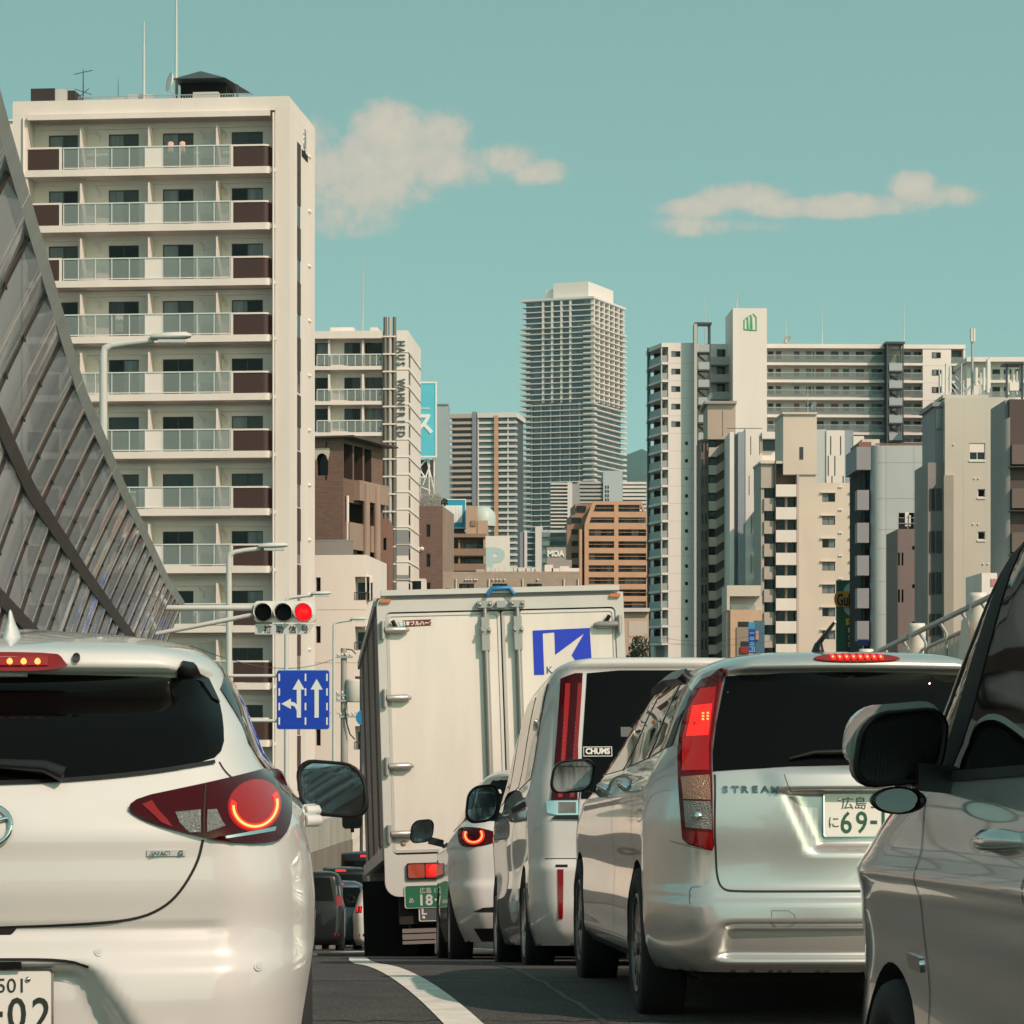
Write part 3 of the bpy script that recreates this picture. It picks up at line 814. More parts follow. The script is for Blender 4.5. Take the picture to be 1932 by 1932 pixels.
# washing on some balconies
shirt = mat('pink_shirt', (.62, .40, .34), .85); cloth = mat('pale_cloth', (.60, .58, .54), .85); redc = mat('red_cloth', (.5, .05, .03), .8)
for (nm, lab, u0, u1, v0, v1, m_) in (('laundry_shirt', 'pink shirt drying left on the top balcony rail', 317, 327, 262, 286, shirt), ('laundry_shirt', 'pink shirt drying right on the top balcony rail', 339, 349, 262, 288, shirt),
        ('laundry_towel', 'pale towel hung on the fourth balcony down', 218, 232, 588, 622, cloth), ('laundry_towel', 'red cloth behind the glass beside the tall street lamp', 203, 211, 826, 846, redc), ('laundry_towel', 'white sheet hung in the third lowest left balcony in view', 246, 256, 925, 955, cloth)):
    y0 = .25; w_ = B.x(u1, y0) - B.x(u0, y0); zt_, zb2 = B.z(v0, y0), B.z(v1, y0); mb = MB(); n_ = 8; vs = []
    for i in range(n_ + 1):
        x = w_ * i / n_; yy_ = .05 * math.sin(i * 1.9); sl = .12 * (abs(i - n_ / 2) / n_) if 'shirt' in nm else 0
        vs += [(x, yy_, 0), (x, yy_ * .3, (zt_ - zb2) - sl), (x, yy_ + .03, 0), (x, yy_ * .3 + .03, (zt_ - zb2) - sl)]
    fs = []
    for i in range(n_): a = 4 * i; fs += [(a, a + 4, a + 5, a + 1), (a + 2, a + 6, a + 7, a + 3), (a + 1, a + 5, a + 7, a + 3)]
    p = Vector((B.A.x, B.A.y, 0)) + Vector((B.e.x, B.e.y, 0)) * B.x(u0, y0) + Vector((B.n.x, B.n.y, 0)) * y0
    o = obj(nm, mb.add(vs, fs, sm=True), m_, None, (p.x, p.y, zb2 + B.zb), (0, 0, B.phi)); tag(o, lab, 'laundry', 'laundry on the white tower')

# ================================================================== the middle distance
def C4(x): return (700 + x / 2.147) / 1.2748              # readings from two enlarged views
def D4(y): return (700 + y / 2.147) / 1.2748
def C1(x): return (950 + x / 2.972) / 1.2748
def D1(y): return (1180 + y / 2.972) / 1.2748
HZW = mat('far_white', (.62, .575, .55), .7, var=.08, vscale=.1)
BRICK = brickmat('brown_brick', (.20, .115, .085), (.15, .085, .065), (.12, .08, .065), .45, .14, .02)
BRICK2 = brickmat('dark_brick', (.15, .095, .08), (.12, .075, .062), (.10, .07, .06), .5, .16, .02)
TAUPE = mat('taupe_tile', (.30, .215, .17), .7, var=.15, vscale=.3)
REDBR = mat('red_brown_tile', (.22, .105, .075), .7, var=.15, vscale=.4)
SAND = mat('sand_render', (.56, .50, .43), .8, var=.1, vscale=.3, streak=3)
ORNG = mat('orange_tile', (.50, .285, .175), .75, var=.1, vscale=.3)
ORNGD = mat('brown_orange_tile', (.34, .18, .115), .75, var=.1, vscale=.3)
# ---------------- tall balcony block with the vertical name
H = Bld('apartment_block', 'white apartment block with vertical lettering and three slender pipes', 'building', 748, 249, R(-3))
yb = 1.5
hx0, hx1 = H.x(575), H.x(722)
dep = 13.0
H.box('wall', hx0, H.x(722), yb + .16, dep, 0, H.z(625), CREAM)
hl = [697, 763, 822, 886, 950, 1014]
holes = []
for v in hl:
    for (a, b) in ((575, 620), (649.5, 680), (689, 722)): holes.append((H.x(a, yb), H.x(b, yb) - .01, H.z(v - 12), H.z(v - 55)))
H.wall('back_wall', 'F', hx0, H.x(722, yb), H.z(1080), H.z(637), CREAM2, holes, at=yb, dep=.15)
for hh in holes: window(H.o, 'F', hh[0], hh[1], hh[2], hh[3], yb + .06, 2, FRAME_D, .06)
for v in hl:
    z = H.z(v)
    H.box('balcony_slab', hx0, hx1, 0, yb, z, H.z(v - 7), CREAM)
    us = [598, 612, 626, 640, 655, 670, 684, 698, 710, 721]
    for a, b in zip(us, us[1:]): H.box('glass_panel', H.x(a) + .02, H.x(b) - .02, .04, .06, H.z(v - 9), H.z(v - 27), FROST)
    for u in us: H.box('post', H.x(u) - .03, H.x(u) + .03, .02, .08, H.z(v - 7), H.z(v - 28), ALU)
    H.box('top_rail', H.x(598), H.x(722), .0, .1, H.z(v - 28), H.z(v - 30), ALU)
    for u in (620, 684): H.box('partition', H.x(u) - .08, H.x(u) + .08, .25, yb, H.z(v - 7), H.z(v - 58), CREAM)
H.box('roof_slab', hx0, H.x(723), -.1, dep + .1, H.z(638), H.z(624), CREAM)
H.box('penthouse', H.x(618), H.x(662), 2, 8, H.z(624), H.z(611), CREAM)
H.box('penthouse', H.x(694), H.x(708), 2, 6, H.z(624), H.z(611.5), CREAM)
obj('mast', MB().tube([(H.x(677.5), 3, H.z(624)), (H.x(677.5), 3, H.z(475))], [.06, .03], 6), POLE, H.o)
for i, u in enumerate((727, 736, 744.5)):
    obj('vertical_pipe', MB().tube([(H.x(u), -.1, 0), (H.x(u), -.1, H.z(598.5))], .155, 12), mat('pipe_bronze', (.16, .14, .12), .45, .2) if i != 1 else mat('pipe_light', (.42, .38, .33), .5), H.o)
H.box('pipe_backing', H.x(723), H.x(748.5), .25, dep - .5, 0, H.z(632), CREAM2)
for v in [634 + 33 * k for k in range(15)]: H.box('pipe_band', H.x(723), H.x(748), -.3, .2, H.z(v + 3), H.z(v), CREAM)
tx0 = H.x(748.7); tx1 = H.x(770)
H.box('stair_tower', tx0, tx1, -.2, dep, 0, H.z(624), CREAM2)
sdep = H.y(778, tx1)
for k in range(15):
    v = 664 + 33 * k
    H.box('cornice', tx0 - .05, tx1 + .08, -.26, dep - .1, H.z(v + 1.3), H.z(v), CREAM)
for k in range(14):
    v = 668 + 33.2 * k
    H.box('slot_window', tx1 - .05, tx1 + .02, .6, 2.0, H.z(v + 22), H.z(v), GLASSD)
for v in (1000, 1048, 1085): H.box('grey_band', tx0 - .01, tx1 + .01, -.215, 2, H.z(v + (48 if v == 1000 else 12)), H.z(v), mat('grey_tile', (.24, .24, .24), .6)) if v != 1048 else None
lt = mat('letter_bronze', (.13, .12, .11), .4, .4)
for i, ch in enumerate('HAUS'): text('letter', ch, .92, lt, H.o, (H.x(757.5), -.26, H.z(D4(272 + 35 * i))), (PI / 2, PI / 2, 0), ext=.05, bold=.015, sx=.72)
for i, ch in enumerate('WAHNFRIED'): text('letter', ch, .92, lt, H.o, (H.x(757.5), -.26, H.z(D4(476 + 33 * i))), (PI / 2, PI / 2, 0), ext=.05, bold=.015, sx=.72)
for (a, b) in ((613, 624), (608, 617)): pass

# ---------------- brown brick corner block in front of it
K = Bld('brick_building', 'brown brick corner building with a flat overhanging roof and pillared loggia', 'building', 647.7, 200, R(-17))
kx0 = K.x(560); zt = K.z(826)
kd = K.y(722, 0)
hol = [(K.x(596), K.x(619), K.z(D4(950)), K.z(D4(835)))]
K.wall('front_wall', 'F', kx0, 0, 0, zt, BRICK, hol, dep=.4)
K.box('window_recess', hol[0][0] - .1, hol[0][1] + .1, .4, .5, hol[0][2] - .1, hol[0][3] + .1, GLASSD)
obj('arch_head', MB().prism([(hol[0][0] - .12, hol[0][3] + .35), (hol[0][1] + .12, hol[0][3] + .35), (hol[0][1] + .12, hol[0][3])] + [(hol[0][0] + (hol[0][1] - hol[0][0]) * (1 - t), hol[0][3] - .5 + .5 * math.sin(PI * t) ** .5) for t in [i / 8 for i in range(9)]] + [(hol[0][0] - .12, hol[0][3])], -.05, .05), SAND, K.o)
zL1, zL0 = K.z(836), K.z(D4(965))
ys_ = [0.0] + [K.y(C4(x), 0) for x in (272, 318, 325, 370, 378, 415)] + [kd]
sh = [(ys_[1], ys_[2], zL0, zL1), (ys_[3], ys_[4], zL0, zL1), (ys_[5], ys_[6], zL0, zL1)]
b0, b1 = K.z(D4(1210)), K.z(D4(1085))
sh += [(K.y(C4(287), 0), K.y(C4(370), 0), b0, b1), (K.y(C4(398), 0), K.y(C4(432), 0), b0, b1)]
b2, b3 = K.z(D4(1360)), K.z(D4(1305))
sh += [(K.y(C4(342), 0), K.y(C4(376), 0), b2, b3), (K.y(C4(398), 0), K.y(C4(432), 0), b2, b3)]
K.wall('side_wall', 'R', 0, kd, 0, zt, BRICK, sh, at=0, dep=1.2, reveal=FRAME_D)
for s_ in sh: K.box('dark_opening', -1.3, -1.2, s_[0] - .1, s_[1] + .1, s_[2] - .1, s_[3] + .1, GLASSD)
for s_ in sh[3:5]: K.box('balcony_parapet', -.05, .35, s_[0] - .3, s_[1] + .3, s_[2] - 1.6, s_[2] + .25, TAUPE)
K.box('balcony_parapet', -.05, .45, ys_[2] + .2, kd, K.z(D4(1070)), K.z(D4(965)), TAUPE)
K.box('body', kx0 + .01, -1.35, .55, kd, 0, zt - .02, BRICK)
K.box('roof', kx0, .9, -.5, kd + .8, zt, K.z(822.5), mat('roof_bronze', (.06, .045, .04), .5))
for x in (387, 442): obj('column', MB().tube([(.45, K.y(C4(x), .45), 0), (.45, K.y(C4(x), .45), K.z(D4(980)))], .28, 10), TAUPE, K.o)
obj('downpipe', MB().tube([(.15, K.y(C4(281), 0), K.z(D4(1290))), (.15, K.y(C4(281), 0), K.z(D4(1055)))], .11, 8), CREAM, K.o)
# red-brown slab building right of it
Q = Bld('red_brown_block', 'narrow red brown tiled building squeezed beside the lettered block', 'building', 722, 225, 0)
Q.box('wall', Q.x(700), Q.x(733), 0, 9, 0, Q.z(978), REDBR)
for v in (1015, 1070): Q.box('window', Q.x(724), Q.x(729), -.04, .05, Q.z(v + 22), Q.z(v), GLASSD)
# ---------------- cream low building below
L = Bld('cream_low_building', 'cream flat roofed building with slit windows behind the traffic signal', 'building', 691, 160, R(-4))
lx0 = L.x(560); lz = L.z(D4(1362))
hol = [(L.x(596), L.x(605), L.z(v + 32), L.z(v)) for v in (1089, 1181, 1375)] + [(L.x(C4(330)), L.x(C4(405)), L.z(v + 44), L.z(v)) for v in (1088, 1182, 1276, 1370)]
L.wall('front_wall', 'F', lx0, 0, 0, lz, CREAM, hol, dep=.7)
L.box('body', lx0, -.05, .72, 10, 0, lz - .05, CREAM)
L.box('side_wall', -.05, 0, .02, 10, 0, lz, CREAM)
for i, hh in enumerate(hol):
    if i < 3: window(L.o, 'F', hh[0], hh[1], hh[2], hh[3], .2, 1, FRAME_D, .05, [GLASSD])
    else:
        L.box('balcony_back', hh[0] - .1, hh[1] + .1, .68, .71, hh[2] - .1, hh[3] + .1, BACKW)
        L.box('dark_door', hh[0] + .1, hh[0] + .9, .62, .66, hh[2], hh[3] - .3, GLASSD)
        L.box('rail', hh[0], hh[1], -.05, 0.03, hh[2] + .38, hh[2] + .44, DARKST)
        mb = MB()
        for k in range(9): x = hh[0] + (hh[1] - hh[0]) * k / 8; mb.box(x - .012, x + .012, -.03, 0, hh[2], hh[2] + .38)
        obj('rail_bars', mb, DARKST, L.o, kind='stuff')
L.box('roof_railing', lx0, L.x(666), .1, .14, lz + .02, L.z(D4(1288)), mat('mesh_grey', (.25, .23, .22), .6))
L.box('rail', lx0, L.x(667), .08, .16, L.z(D4(1288)), L.z(D4(1284)), STEEL)
for v in (1150, 1250, 1345): L.box('joint', lx0, 0, -.006, .02, L.z(v + .8), L.z(v), TAUPE)
# small white frame building at the foot of the lettered tower
Q = Bld('white_frame_kiosk', 'small white framed entrance hut beside the dark brick building', 'building', 780, 235, 0)
Q.box('frame', Q.x(C4(625)), Q.x(C4(693)), 0, 4, Q.z(D4(1497)), Q.z(D4(1485)), CREAM)
Q.box('frame', Q.x(C4(672)), Q.x(C4(693)), 0.01, 4, 0, Q.z(D4(1498)), CREAM)
Q.box('opening', Q.x(C4(625)), Q.x(C4(671)), .5, 3.9, 0, Q.z(D4(1499)), GLASSD)

# ---------------- cyan billboard on its lattice
S = Bld('roof_billboard', 'cyan rooftop billboard with white katakana on a steel lattice', 'billboard', 800, 300, 0)
cy = mat('billboard_cyan', (.10, .50, .62), .5, var=.08, vscale=.2); wt = mat('billboard_white', (.75, .76, .73), .5)
bo = S.ub('panel', 700, C4(748), D4(477), D4(853), 0, .4, cy)
S.box('frame', S.x(700), S.x(C4(753)), -.06, .45, S.z(D4(477)), S.z(D4(468)), wt)
S.box('frame', S.x(700), S.x(C4(753)), -.06, .45, S.z(D4(860)), S.z(D4(852)), wt)
S.box('frame', S.x(C4(745)), S.x(C4(753)), -.062, .452, S.z(D4(852)), S.z(D4(477)), wt)
S.box('line', S.x(700), S.x(C4(718)), -.03, .02, S.z(D4(607)), S.z(D4(603)), wt)
text('lettering', 'パス', 2.55, wt, S.o, (S.x(C4(612)), -.04, S.z(D4(680))), ext=.03, bold=.07)
vb = D4(1050)
S.box('lattice_back', S.x(770), S.x(C4(742)), 1.2, 1.6, S.z(vb), S.z(D4(866)), mat('board_back', (.07, .055, .055), .7))
S.box('roof_base', S.x(740), S.x(830), -1, 9, 0, S.z(vb), TAUPE)
pts = [(C4(630), 945, C4(700), 865), (C4(630), 870, C4(690), 960), (C4(700), 865, C4(740), 1040), (C4(680), 1000, C4(715), 900), (C4(640), 960, C4(700), 960), (C4(670), 1010, C4(720), 1030), (C4(712), 866, C4(712), 1048), (C4(738), 866, C4(738), 1048)]
for (a, b, c, d) in pts: obj('lattice_bar', MB().tube([(S.x(a), .5, S.z(D4(b))), (S.x(c), .5, S.z(D4(d)))], .09, 6), wt, S.o)
# ---------------- grey blue slab behind the billboard
G = Bld('grey_slab_building', 'plain blue grey slab tower behind the cyan billboard', 'building', 835, 620, 0)
gm = mat('slab_grey', (.30, .36, .38), .7, var=.06, vscale=.1)
G.ub('wall', 815, C4(812), D4(583), 1345, 0, 14, gm)
G.ub('parapet', 815, C4(813), D4(580), D4(586), -.3, 14.2, gm)
# ---------------- brown banded apartment tower with the orange stripe
T = Bld('banded_apartment_tower', 'beige and brown banded apartment tower with an orange stripe', 'building', C4(963), 1400, R(-8))
pinkb = mat('pinkish_band', (.42, .33, .29), .75); dk = mat('dark_loggia', (.055, .05, .055), .6); gb = mat('glass_band', (.16, .20, .21), .3)
x0, x1, x2, x3 = T.x(C4(818)), T.x(C4(936)), 0.0, T.x(C4(1166))
zt = T.z(D4(655))
T.box('core', x0 + 1, x3 - 1, 2, 30, 0, zt, dk)
nf = 40; fh = (T.z(D4(660)) - T.z(D4(1420))) / 24.5
for k in range(32):
    z = zt - fh * (k + 1)
    T.box('balcony_band', x0, x1, 0, 2.2, z, z + fh * .42, pinkb)
    T.box('balcony_band', x2, T.x(C4(1050)), .2, 2.2, z, z + fh * .36, HZW)
    T.box('balcony_band', T.x(C4(1072)), x3, -.6, 2.2, z, z + fh * .36, HZW)
    T.box('window_band', x2 + .3, T.x(C4(1048)), 1.6, 2.1, z + fh * .36, z + fh * .85, gb)
    T.box('window_band', T.x(C4(1073)), x3 - .8, 1.5, 2.1, z + fh * .36, z + fh * .85, gb)
T.box('shaft', x1, x2 - .5, -.4, 20, 0, zt + 3, mat('shaft_grey', (.20, .21, .24), .6))
T.box('orange_stripe', T.x(C4(1051)), T.x(C4(1070)), -1.2, 3, 0, zt + 1, ORNG)
for x in (966, 1120): T.box('fin', T.x(C4(x)) - .25, T.x(C4(x)) + .25, -.2, 2, 0, zt + .3, HZW)
T.box('roof_edge', x0, x1, -.2, 29, zt, zt + 2, pinkb); T.box('roof_edge', x2, x3, -.8, 29, zt, zt + 2.4, HZW)

# ---------------- the tall tower
T = Bld('high_rise_tower', 'tallest high-rise tower with white balcony slabs on every floor', 'building', C4(1560), 1697, R(-22))
wtw = mat('tower_white', (.68, .63, .60), .6); tgl = mat('tower_glass', (.055, .085, .11), .12, spec=.6); tgl2 = mat('tower_glass_light', (.11, .15, .17), .15, spec=.6)
lx = T.x(C4(1192)); rd = T.y(C4(1724), 0)
fh = 3.23; zt = T.z(D4(36))
T.box('core', lx + 2.0, -2.0, 2.0, rd - 2.0, 0, zt - .3, tgl)
NF = 62
st = MB()
for k in range(NF):
    z = zt - fh * (k + 1) + fh - .3
    deep = k > 4
    o = 0.9 if deep else .2
    T.box('floor_slab', lx - o, o, -o, rd + o, z - .05, z + .45, wtw)
    if deep and k % 1 == 0:
        T.box('balcony_parapet', lx - o - .3, lx + 5.5, -o - .15, -o + .2, z + .45, z + 1.15, wtw)
        T.box('balcony_parapet', -5.8, o + .3, -o - .3, 3.6, z + .45, z + 1.2, wtw)
        T.box('balcony_parapet', o - .3, o + .15, rd - 5, rd + o, z + .45, z + 1.1, wtw)
    random.seed(k * 7 + 1)
    for f in range(9):
        a = lx + 2 + (-lx - 4) * f / 9; b = lx + 2 + (-lx - 4) * (f + 1) / 9
        if k < 20: T.box('window', a + .25, b - .25, 1.85, 1.95, z - fh + .9, z - .35, random.choice([tgl, tgl, tgl2]))
        else: st.box(a + .25, b - .25, 1.85, 1.95, z - fh + .9, z - .35, random.choice([0, 0, 1]))
    for f in range(6):
        a = 2 + (rd - 4) * f / 6; b = 2 + (rd - 4) * (f + 1) / 6
        if k < 20: T.box('window', -1.95, -1.85, a + .25, b - .25, z - fh + .9, z - .35, random.choice([tgl, tgl2]))
        else: st.box(-1.95, -1.85, a + .25, b - .25, z - fh + .9, z - .35, random.choice([0, 1]))
obj('lower_windows', st, [tgl, tgl2], T.o, kind='stuff')
zlow = T.z(D4(568))
for x in (1300, 1347, 1395, 1441): T.box('pilaster', T.x(C4(x)) - .55, T.x(C4(x)) + .55, -.15, 2.2, zlow, zt, wtw)
for f in range(7):
    y = 2.4 + (rd - 4.4) * f / 6; T.box('pilaster', -2.2, .15, y - .55, y + .55, zlow, zt, wtw)
for k in range(6): x = lx + 6 + 6 * k; T.box('rail_fin', x - .15, x + .15, 0, 2, 0, zlow, mat('fin_grey', (.35, .37, .38), .6))
T.box('roof_edge', lx - .6, .6, -.6, rd + .6, zt, zt + 1.2, wtw)
cx0, cx1 = T.x(C4(1365), 8), T.x(C4(1515), 8)
T.box('crown_box', T.x(1044, 6), T.x(1110, 6), 6, rd - 6, zt + 1, T.z(530, 6), wtw)
T.box('crown_box', T.x(1030, 9), T.x(1060, 9), 9, rd - 9, zt + 1, T.z(541, 9), wtw)

# ---------------- dark brick block with the roof garden, hoarding above
K = Bld('dark_brick_block', 'dark brown brick block with two slim windows and a roof garden', 'building', C4(783), 260, R(-4))
x0 = K.x(C4(610)); zt = K.z(D4(1110))
hol = [(K.x(C4(698)), K.x(C4(720)), K.z(D4(b)), K.z(D4(a))) for (a, b) in ((1205, 1270), (1355, 1425), (1505, 1560))]
K.wall('front_wall', 'F', x0, 0, 0, zt, BRICK2, hol, dep=.3)
K.box('body', x0, -.02, .32, 11, 0, zt - .05, BRICK2)
K.box('side_wall', -.02, .02, .01, 11, 0, zt, TAUPE)
for hh in hol: window(K.o, 'F', *hh, .12, 1, FRAME_D, .06, [GLASSD])
for x in (640, 658, 676): obj('vent', MB().lathe([(0, -.2), (.15, -.18), (.2, 0)], 10, axis='Y', M=Matrix.Translation((K.x(C4(x)), 0, K.z(D4(1331))))), HZW, K.o)
rb = MB()
for k in range(24): x = K.x(C4(655)) + (K.x(C4(770)) - K.x(C4(655))) * k / 23; rb.box(x - .02, x + .02, .3, .34, zt, zt + 2.5)
obj('roof_fence_bars', rb, STEEL, K.o, kind='stuff')
K.box('roof_fence_rail', K.x(C4(655)), K.x(C4(770)), .29, .35, zt + 2.5, zt + 2.6, STEEL)
K.box('roof_post', K.x(C4(628)), K.x(C4(655)), .3, 1.5, zt, K.z(D4(1040)), CREAM)
leafm = mat('shrub_leaf', (.055, .075, .03), .8, col2=(.03, .045, .018), vscale=3)
def leafball(c, rx, ry, rz, n, s, seed=0):
    random.seed(seed); mb = MB()
    for i in range(n):
        while True:
            p = Vector((random.uniform(-1, 1), random.uniform(-1, 1), random.uniform(-1, 1)))
            if .25 < p.length < 1: break
        p = Vector((p.x * rx, p.y * ry, p.z * rz)) + Vector(c)
        q = Euler((random.uniform(0, 6), random.uniform(0, 6), random.uniform(0, 6))).to_matrix()
        k = s * random.uniform(.6, 1.3)
        mb.add([p + q @ Vector(w) for w in ((-k, 0, 0), (0, -k * .5, .1 * k), (k, 0, 0), (0, k * .5, .1 * k))], [(0, 1, 2, 3)])
    return mb
hg = Bld('roof_shrubs', 'low green shrubs growing on the dark brick block roof', 'plant', C4(700), 261.5, 0, zb=K.zb + zt)
obj('foliage', leafball((0, .5, .45), 1.9, .7, .65, 420, .16, 5), leafm, hg.o, kind='stuff')
# small blue hoarding
S = Bld('small_hoarding', 'small white and blue hoarding standing above the brown balconies', 'billboard', C4(845), 330, 0)
hb_ = mat('hoarding_blue', (.01, .30, .48), .5)
S.ub('panel', C4(790), C4(900), D4(1078), D4(1222), 0, .3, hb_)
S.ub('sheet', C4(790), C4(884), D4(1107), D4(1195), -.03, .05, wt)
for x in (815, 828, 848, 865): S.ub('line', C4(x), C4(x) + .5, D4(1112), D4(1190), -.04, .0, mat('hoarding_grey', (.5, .5, .48), .6))
for (a, b, c, d) in ((787, 1074, 903, 1079), (787, 1221, 903, 1226)): S.ub('frame', C4(a), C4(c), D4(b), D4(d), -.05, .35, wt)
S.ub('frame', C4(899), C4(903), D4(1079), D4(1221), -.05, .35, wt)
S.ub('support', C4(797), C4(895), D4(1226), D4(1262), .4, 3, DARKST)
S.ub('base_block', C4(797), C4(890), D4(1262), 1345, .6, 6, TAUPE)
# ---------------- brown balcony building and its beige wing
K = Bld('brown_balcony_building', 'two tone brown building with wide recessed balconies', 'building', C4(796), 320, 0)
x0, x1, x2 = 0, K.x(C4(1005)), K.x(C4(1015))
zt = K.z(D4(1272)); TB = mat('warm_brown_render', (.27, .175, .125), .75, var=.1, vscale=.3); TB2 = mat('pale_brown_render', (.44, .31, .23), .75, var=.1, vscale=.3)
K.box('body', x0, x1, 1.6, 12, 0, zt, TB)
K.box('roof', x0 - .2, x1 + .1, -.2, 12, zt, zt + .4, TB)
for v in (1330, 1408, 1485):
    K.box('balcony_parapet', x0, x1, 0, .25, K.z(D4(v + 36)), K.z(D4(v)), TB)
    K.box('floor', x0, x1, .25, 1.6, K.z(D4(v + 42)), K.z(D4(v + 30)), TB)
    for (a, b) in ((800, 850), (895, 990)): window(K.o, 'F', K.x(C4(a)), K.x(C4(b)), K.z(D4(v + 5)), K.z(D4(v - 30)), 1.5, 3, FRAME_D, .06)
    K.box('partition', K.x(C4(868)) - .1, K.x(C4(868)) + .1, .3, 1.6, K.z(D4(v)), K.z(D4(v - 50)), TB)
K.box('end_wall', x1 - .25, x1, .03, 1.6, 0, zt, TB2)
K.ub('wing', C4(903), C4(963), D4(1110), 1345, 5, 14, TB2)
K.ub('wing', C4(963), C4(1016), D4(1185), 1345, 4.9, 14, TB2)
K.ub('wing_opening', C4(928), C4(955), D4(1185), D4(1212), 4.85, 5.05, TB)
obj('roof_tank', MB().lathe([(0, 1.1), (.8, .9), (1.4, .3), (1.5, -.5), (1.5, -1.2)], 14, M=Matrix.Translation((K.x(C4(990), 7), 7, K.z(D4(1160), 7)))), mat('tank_teal', (.42, .50, .46), .5), K.o)
# ---------------- white wall with the big letter
K = Bld('parking_sign_wall', 'white panel with a large pale blue letter on the parking roof', 'sign', C4(1066), 300, 0)
pw = K.ub('panel', C4(1005), C4(1130), D4(1265), D4(1450), 0, 1.2, mat('panel_white', (.70, .67, .61), .7, var=.05, vscale=.2))
text('letter', 'P', 3.0 * 1.12, mat('pale_blue_paint', (.42, .55, .55), .6), K.o, (K.x(C4(1056)), -.02, K.z(D4(1388))), ext=.01, bold=.16, sx=1.12)
K.ub('support', C4(1010), C4(1125), D4(1450), 1345, .2, 1.0, TAUPE)
# ---------------- long low brown building over the truck, with roof units
K = Bld('long_low_building', 'long low taupe tiled building just above the truck roof', 'building', C1(345), 240, 0)
x0, x1 = K.x(C1(345)), K.x(C1(1318)); zt = K.z(D1(580))
TT = brickmat('taupe_small_tile', (.36, .29, .235), (.32, .255, .205), (.28, .23, .19), .6, .3, .015)
hol = [(K.x(C1(a)), K.x(C1(b)), K.z(D1(700 + 70)), K.z(D1(c))) for (a, b, c) in ((358, 398, 697), (457, 565, 664), (695, 803, 665), (943, 1050, 665), (1132, 1288, 684))]
K.wall('front_wall', 'F', x0, x1, 0, zt, TT, hol, dep=.3)
K.box('body', x0, x1, .32, 14, 0, zt - .03, TAUPE)
for hh in hol: window(K.o, 'F', *hh, .12, 4, FRAME_D, .06, [GLASSD, CURT2])
for x in (437, 672, 913, 1208, 1310): obj('downpipe', MB().tube([(K.x(C1(x)), -.08, 0), (K.x(C1(x)), -.08, K.z(D1(630)))], .06, 6), HZW, K.o)
for x in (505, 525, 545, 570, 585, 700, 728, 752, 782, 1020):
    obj('vent', MB().lathe([(0, -.16), (.07, -.14), (.09, 0)], 8, axis='Y', M=Matrix.Translation((K.x(C1(x)), 0, K.z(D1(638))))), HZW, K.o)
K.ub('roof_screen', C1(580), C1(640), D1(562), D1(580), .5, 2, mat('screen_grey', (.4, .38, .35), .7))
for i, x in enumerate((655, 690, 728, 765, 818, 850, 882, 912, 942, 975, 1007)):
    K.ub('air_conditioner', C1(x), C1(x + 28), D1(549), D1(579), 1.0 + .15 * (i % 2), 2.2, HZW)
for (a, b, c) in ((1070, 1130, 530), (1120, 1180, 555), (1178, 1245, 540), (1245, 1318, 554)): K.ub('roof_box', C1(a), C1(b), D1(c), D1(579), 1.5, 3.5, CREAM)
# ---------------- small blocks between the towers
K = Bld('grey_letter_block', 'grey rooftop block with four white letters in front of the high-rise', 'building', C1(1155), 420, 0)
K.ub('wall', C1(1085), C1(1222), D1(405), 1345, 0, 8, mat('mid_grey_render', (.36, .315, .28), .8, var=.1, vscale=.2))
K.ub('wing', C1(1222), C1(1264), D1(495), 1345, .1, 8, mat('mid_grey_render', (.36, .315, .28), .8))
for i, ch in enumerate('MOA'): text('letter', ch, 1.15, mat('letter_white', (.8, .78, .74), .5), K.o, (K.x(C1(1110 + 40 * i)), -.08, K.z(D1(450))), ext=.06, bold=.05)
K = Bld('pale_balcony_block', 'pale block with stacked white balconies right of the high-rise foot', 'building', C1(1140), 520, 0)
K.ub('wall', C1(1053), C1(1225), D1(282), 1345, 1.5, 12, HZW)
for v in (300, 362, 424, 486):
    K.ub('balcony', C1(1053), C1(1102), D1(v), D1(v + 30), -.3, 1.5, CREAM2); K.ub('balcony', C1(1108), C1(1228), D1(v + 32), D1(v + 56), .2, 1.5, FROST)
    K.ub('window_band', C1(1112), C1(1222), D1(v), D1(v + 30), 1.4, 1.6, GLASSB)
K = Bld('grey_twin_block', 'grey slim twin block with dark glass recess beside the banded tower', 'building', C1(950), 600, 0)
K.ub('wall', C1(893), C1(925), D1(295), 1345, 0, 12, mat('blue_grey_render', (.22, .24, .28), .7)); K.ub('wall', C1(925), C1(945), D1(285), 1345, -.3, 12, HZW)
K.ub('glass', C1(945), C1(1003), D1(300), 1345, .8, 12, GLASSB); K.ub('wall', C1(1003), C1(1056), D1(255), 1345, -.4, 12, HZW)
for v in range(330, 560, 42): K.ub('floor_band', C1(945), C1(1003), D1(v), D1(v + 8), .3, 1, gm)
K = Bld('lattice_apartment', 'grey apartment slab in front of the high-rise lower floors', 'building', C4(1385), 1000, 0)
K.ub('wall', C4(1340), C4(1428), D4(990), 1345, 2, 16, mat('far_grey_glass', (.16, .17, .18), .5)); K.ub('end_wall', C4(1428), C4(1452), D4(988), 1345, 0, 16, HZW)
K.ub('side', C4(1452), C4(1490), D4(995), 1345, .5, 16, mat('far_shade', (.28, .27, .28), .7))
for k in range(13):
    v = D4(992 + 18.5 * k)
    K.ub('balcony_band', C4(1340), C4(1428), v, v + 2.6, 0, 2, HZW)
K = Bld('far_white_apartments', 'distant pale apartment row with a blue grey stair tower', 'building', C4(1660), 1150, 0)
K.ub('wall', C4(1470), C4(1840), D4(990), 1345, 3, 22, mat('far_window_grey', (.20, .21, .215), .5))
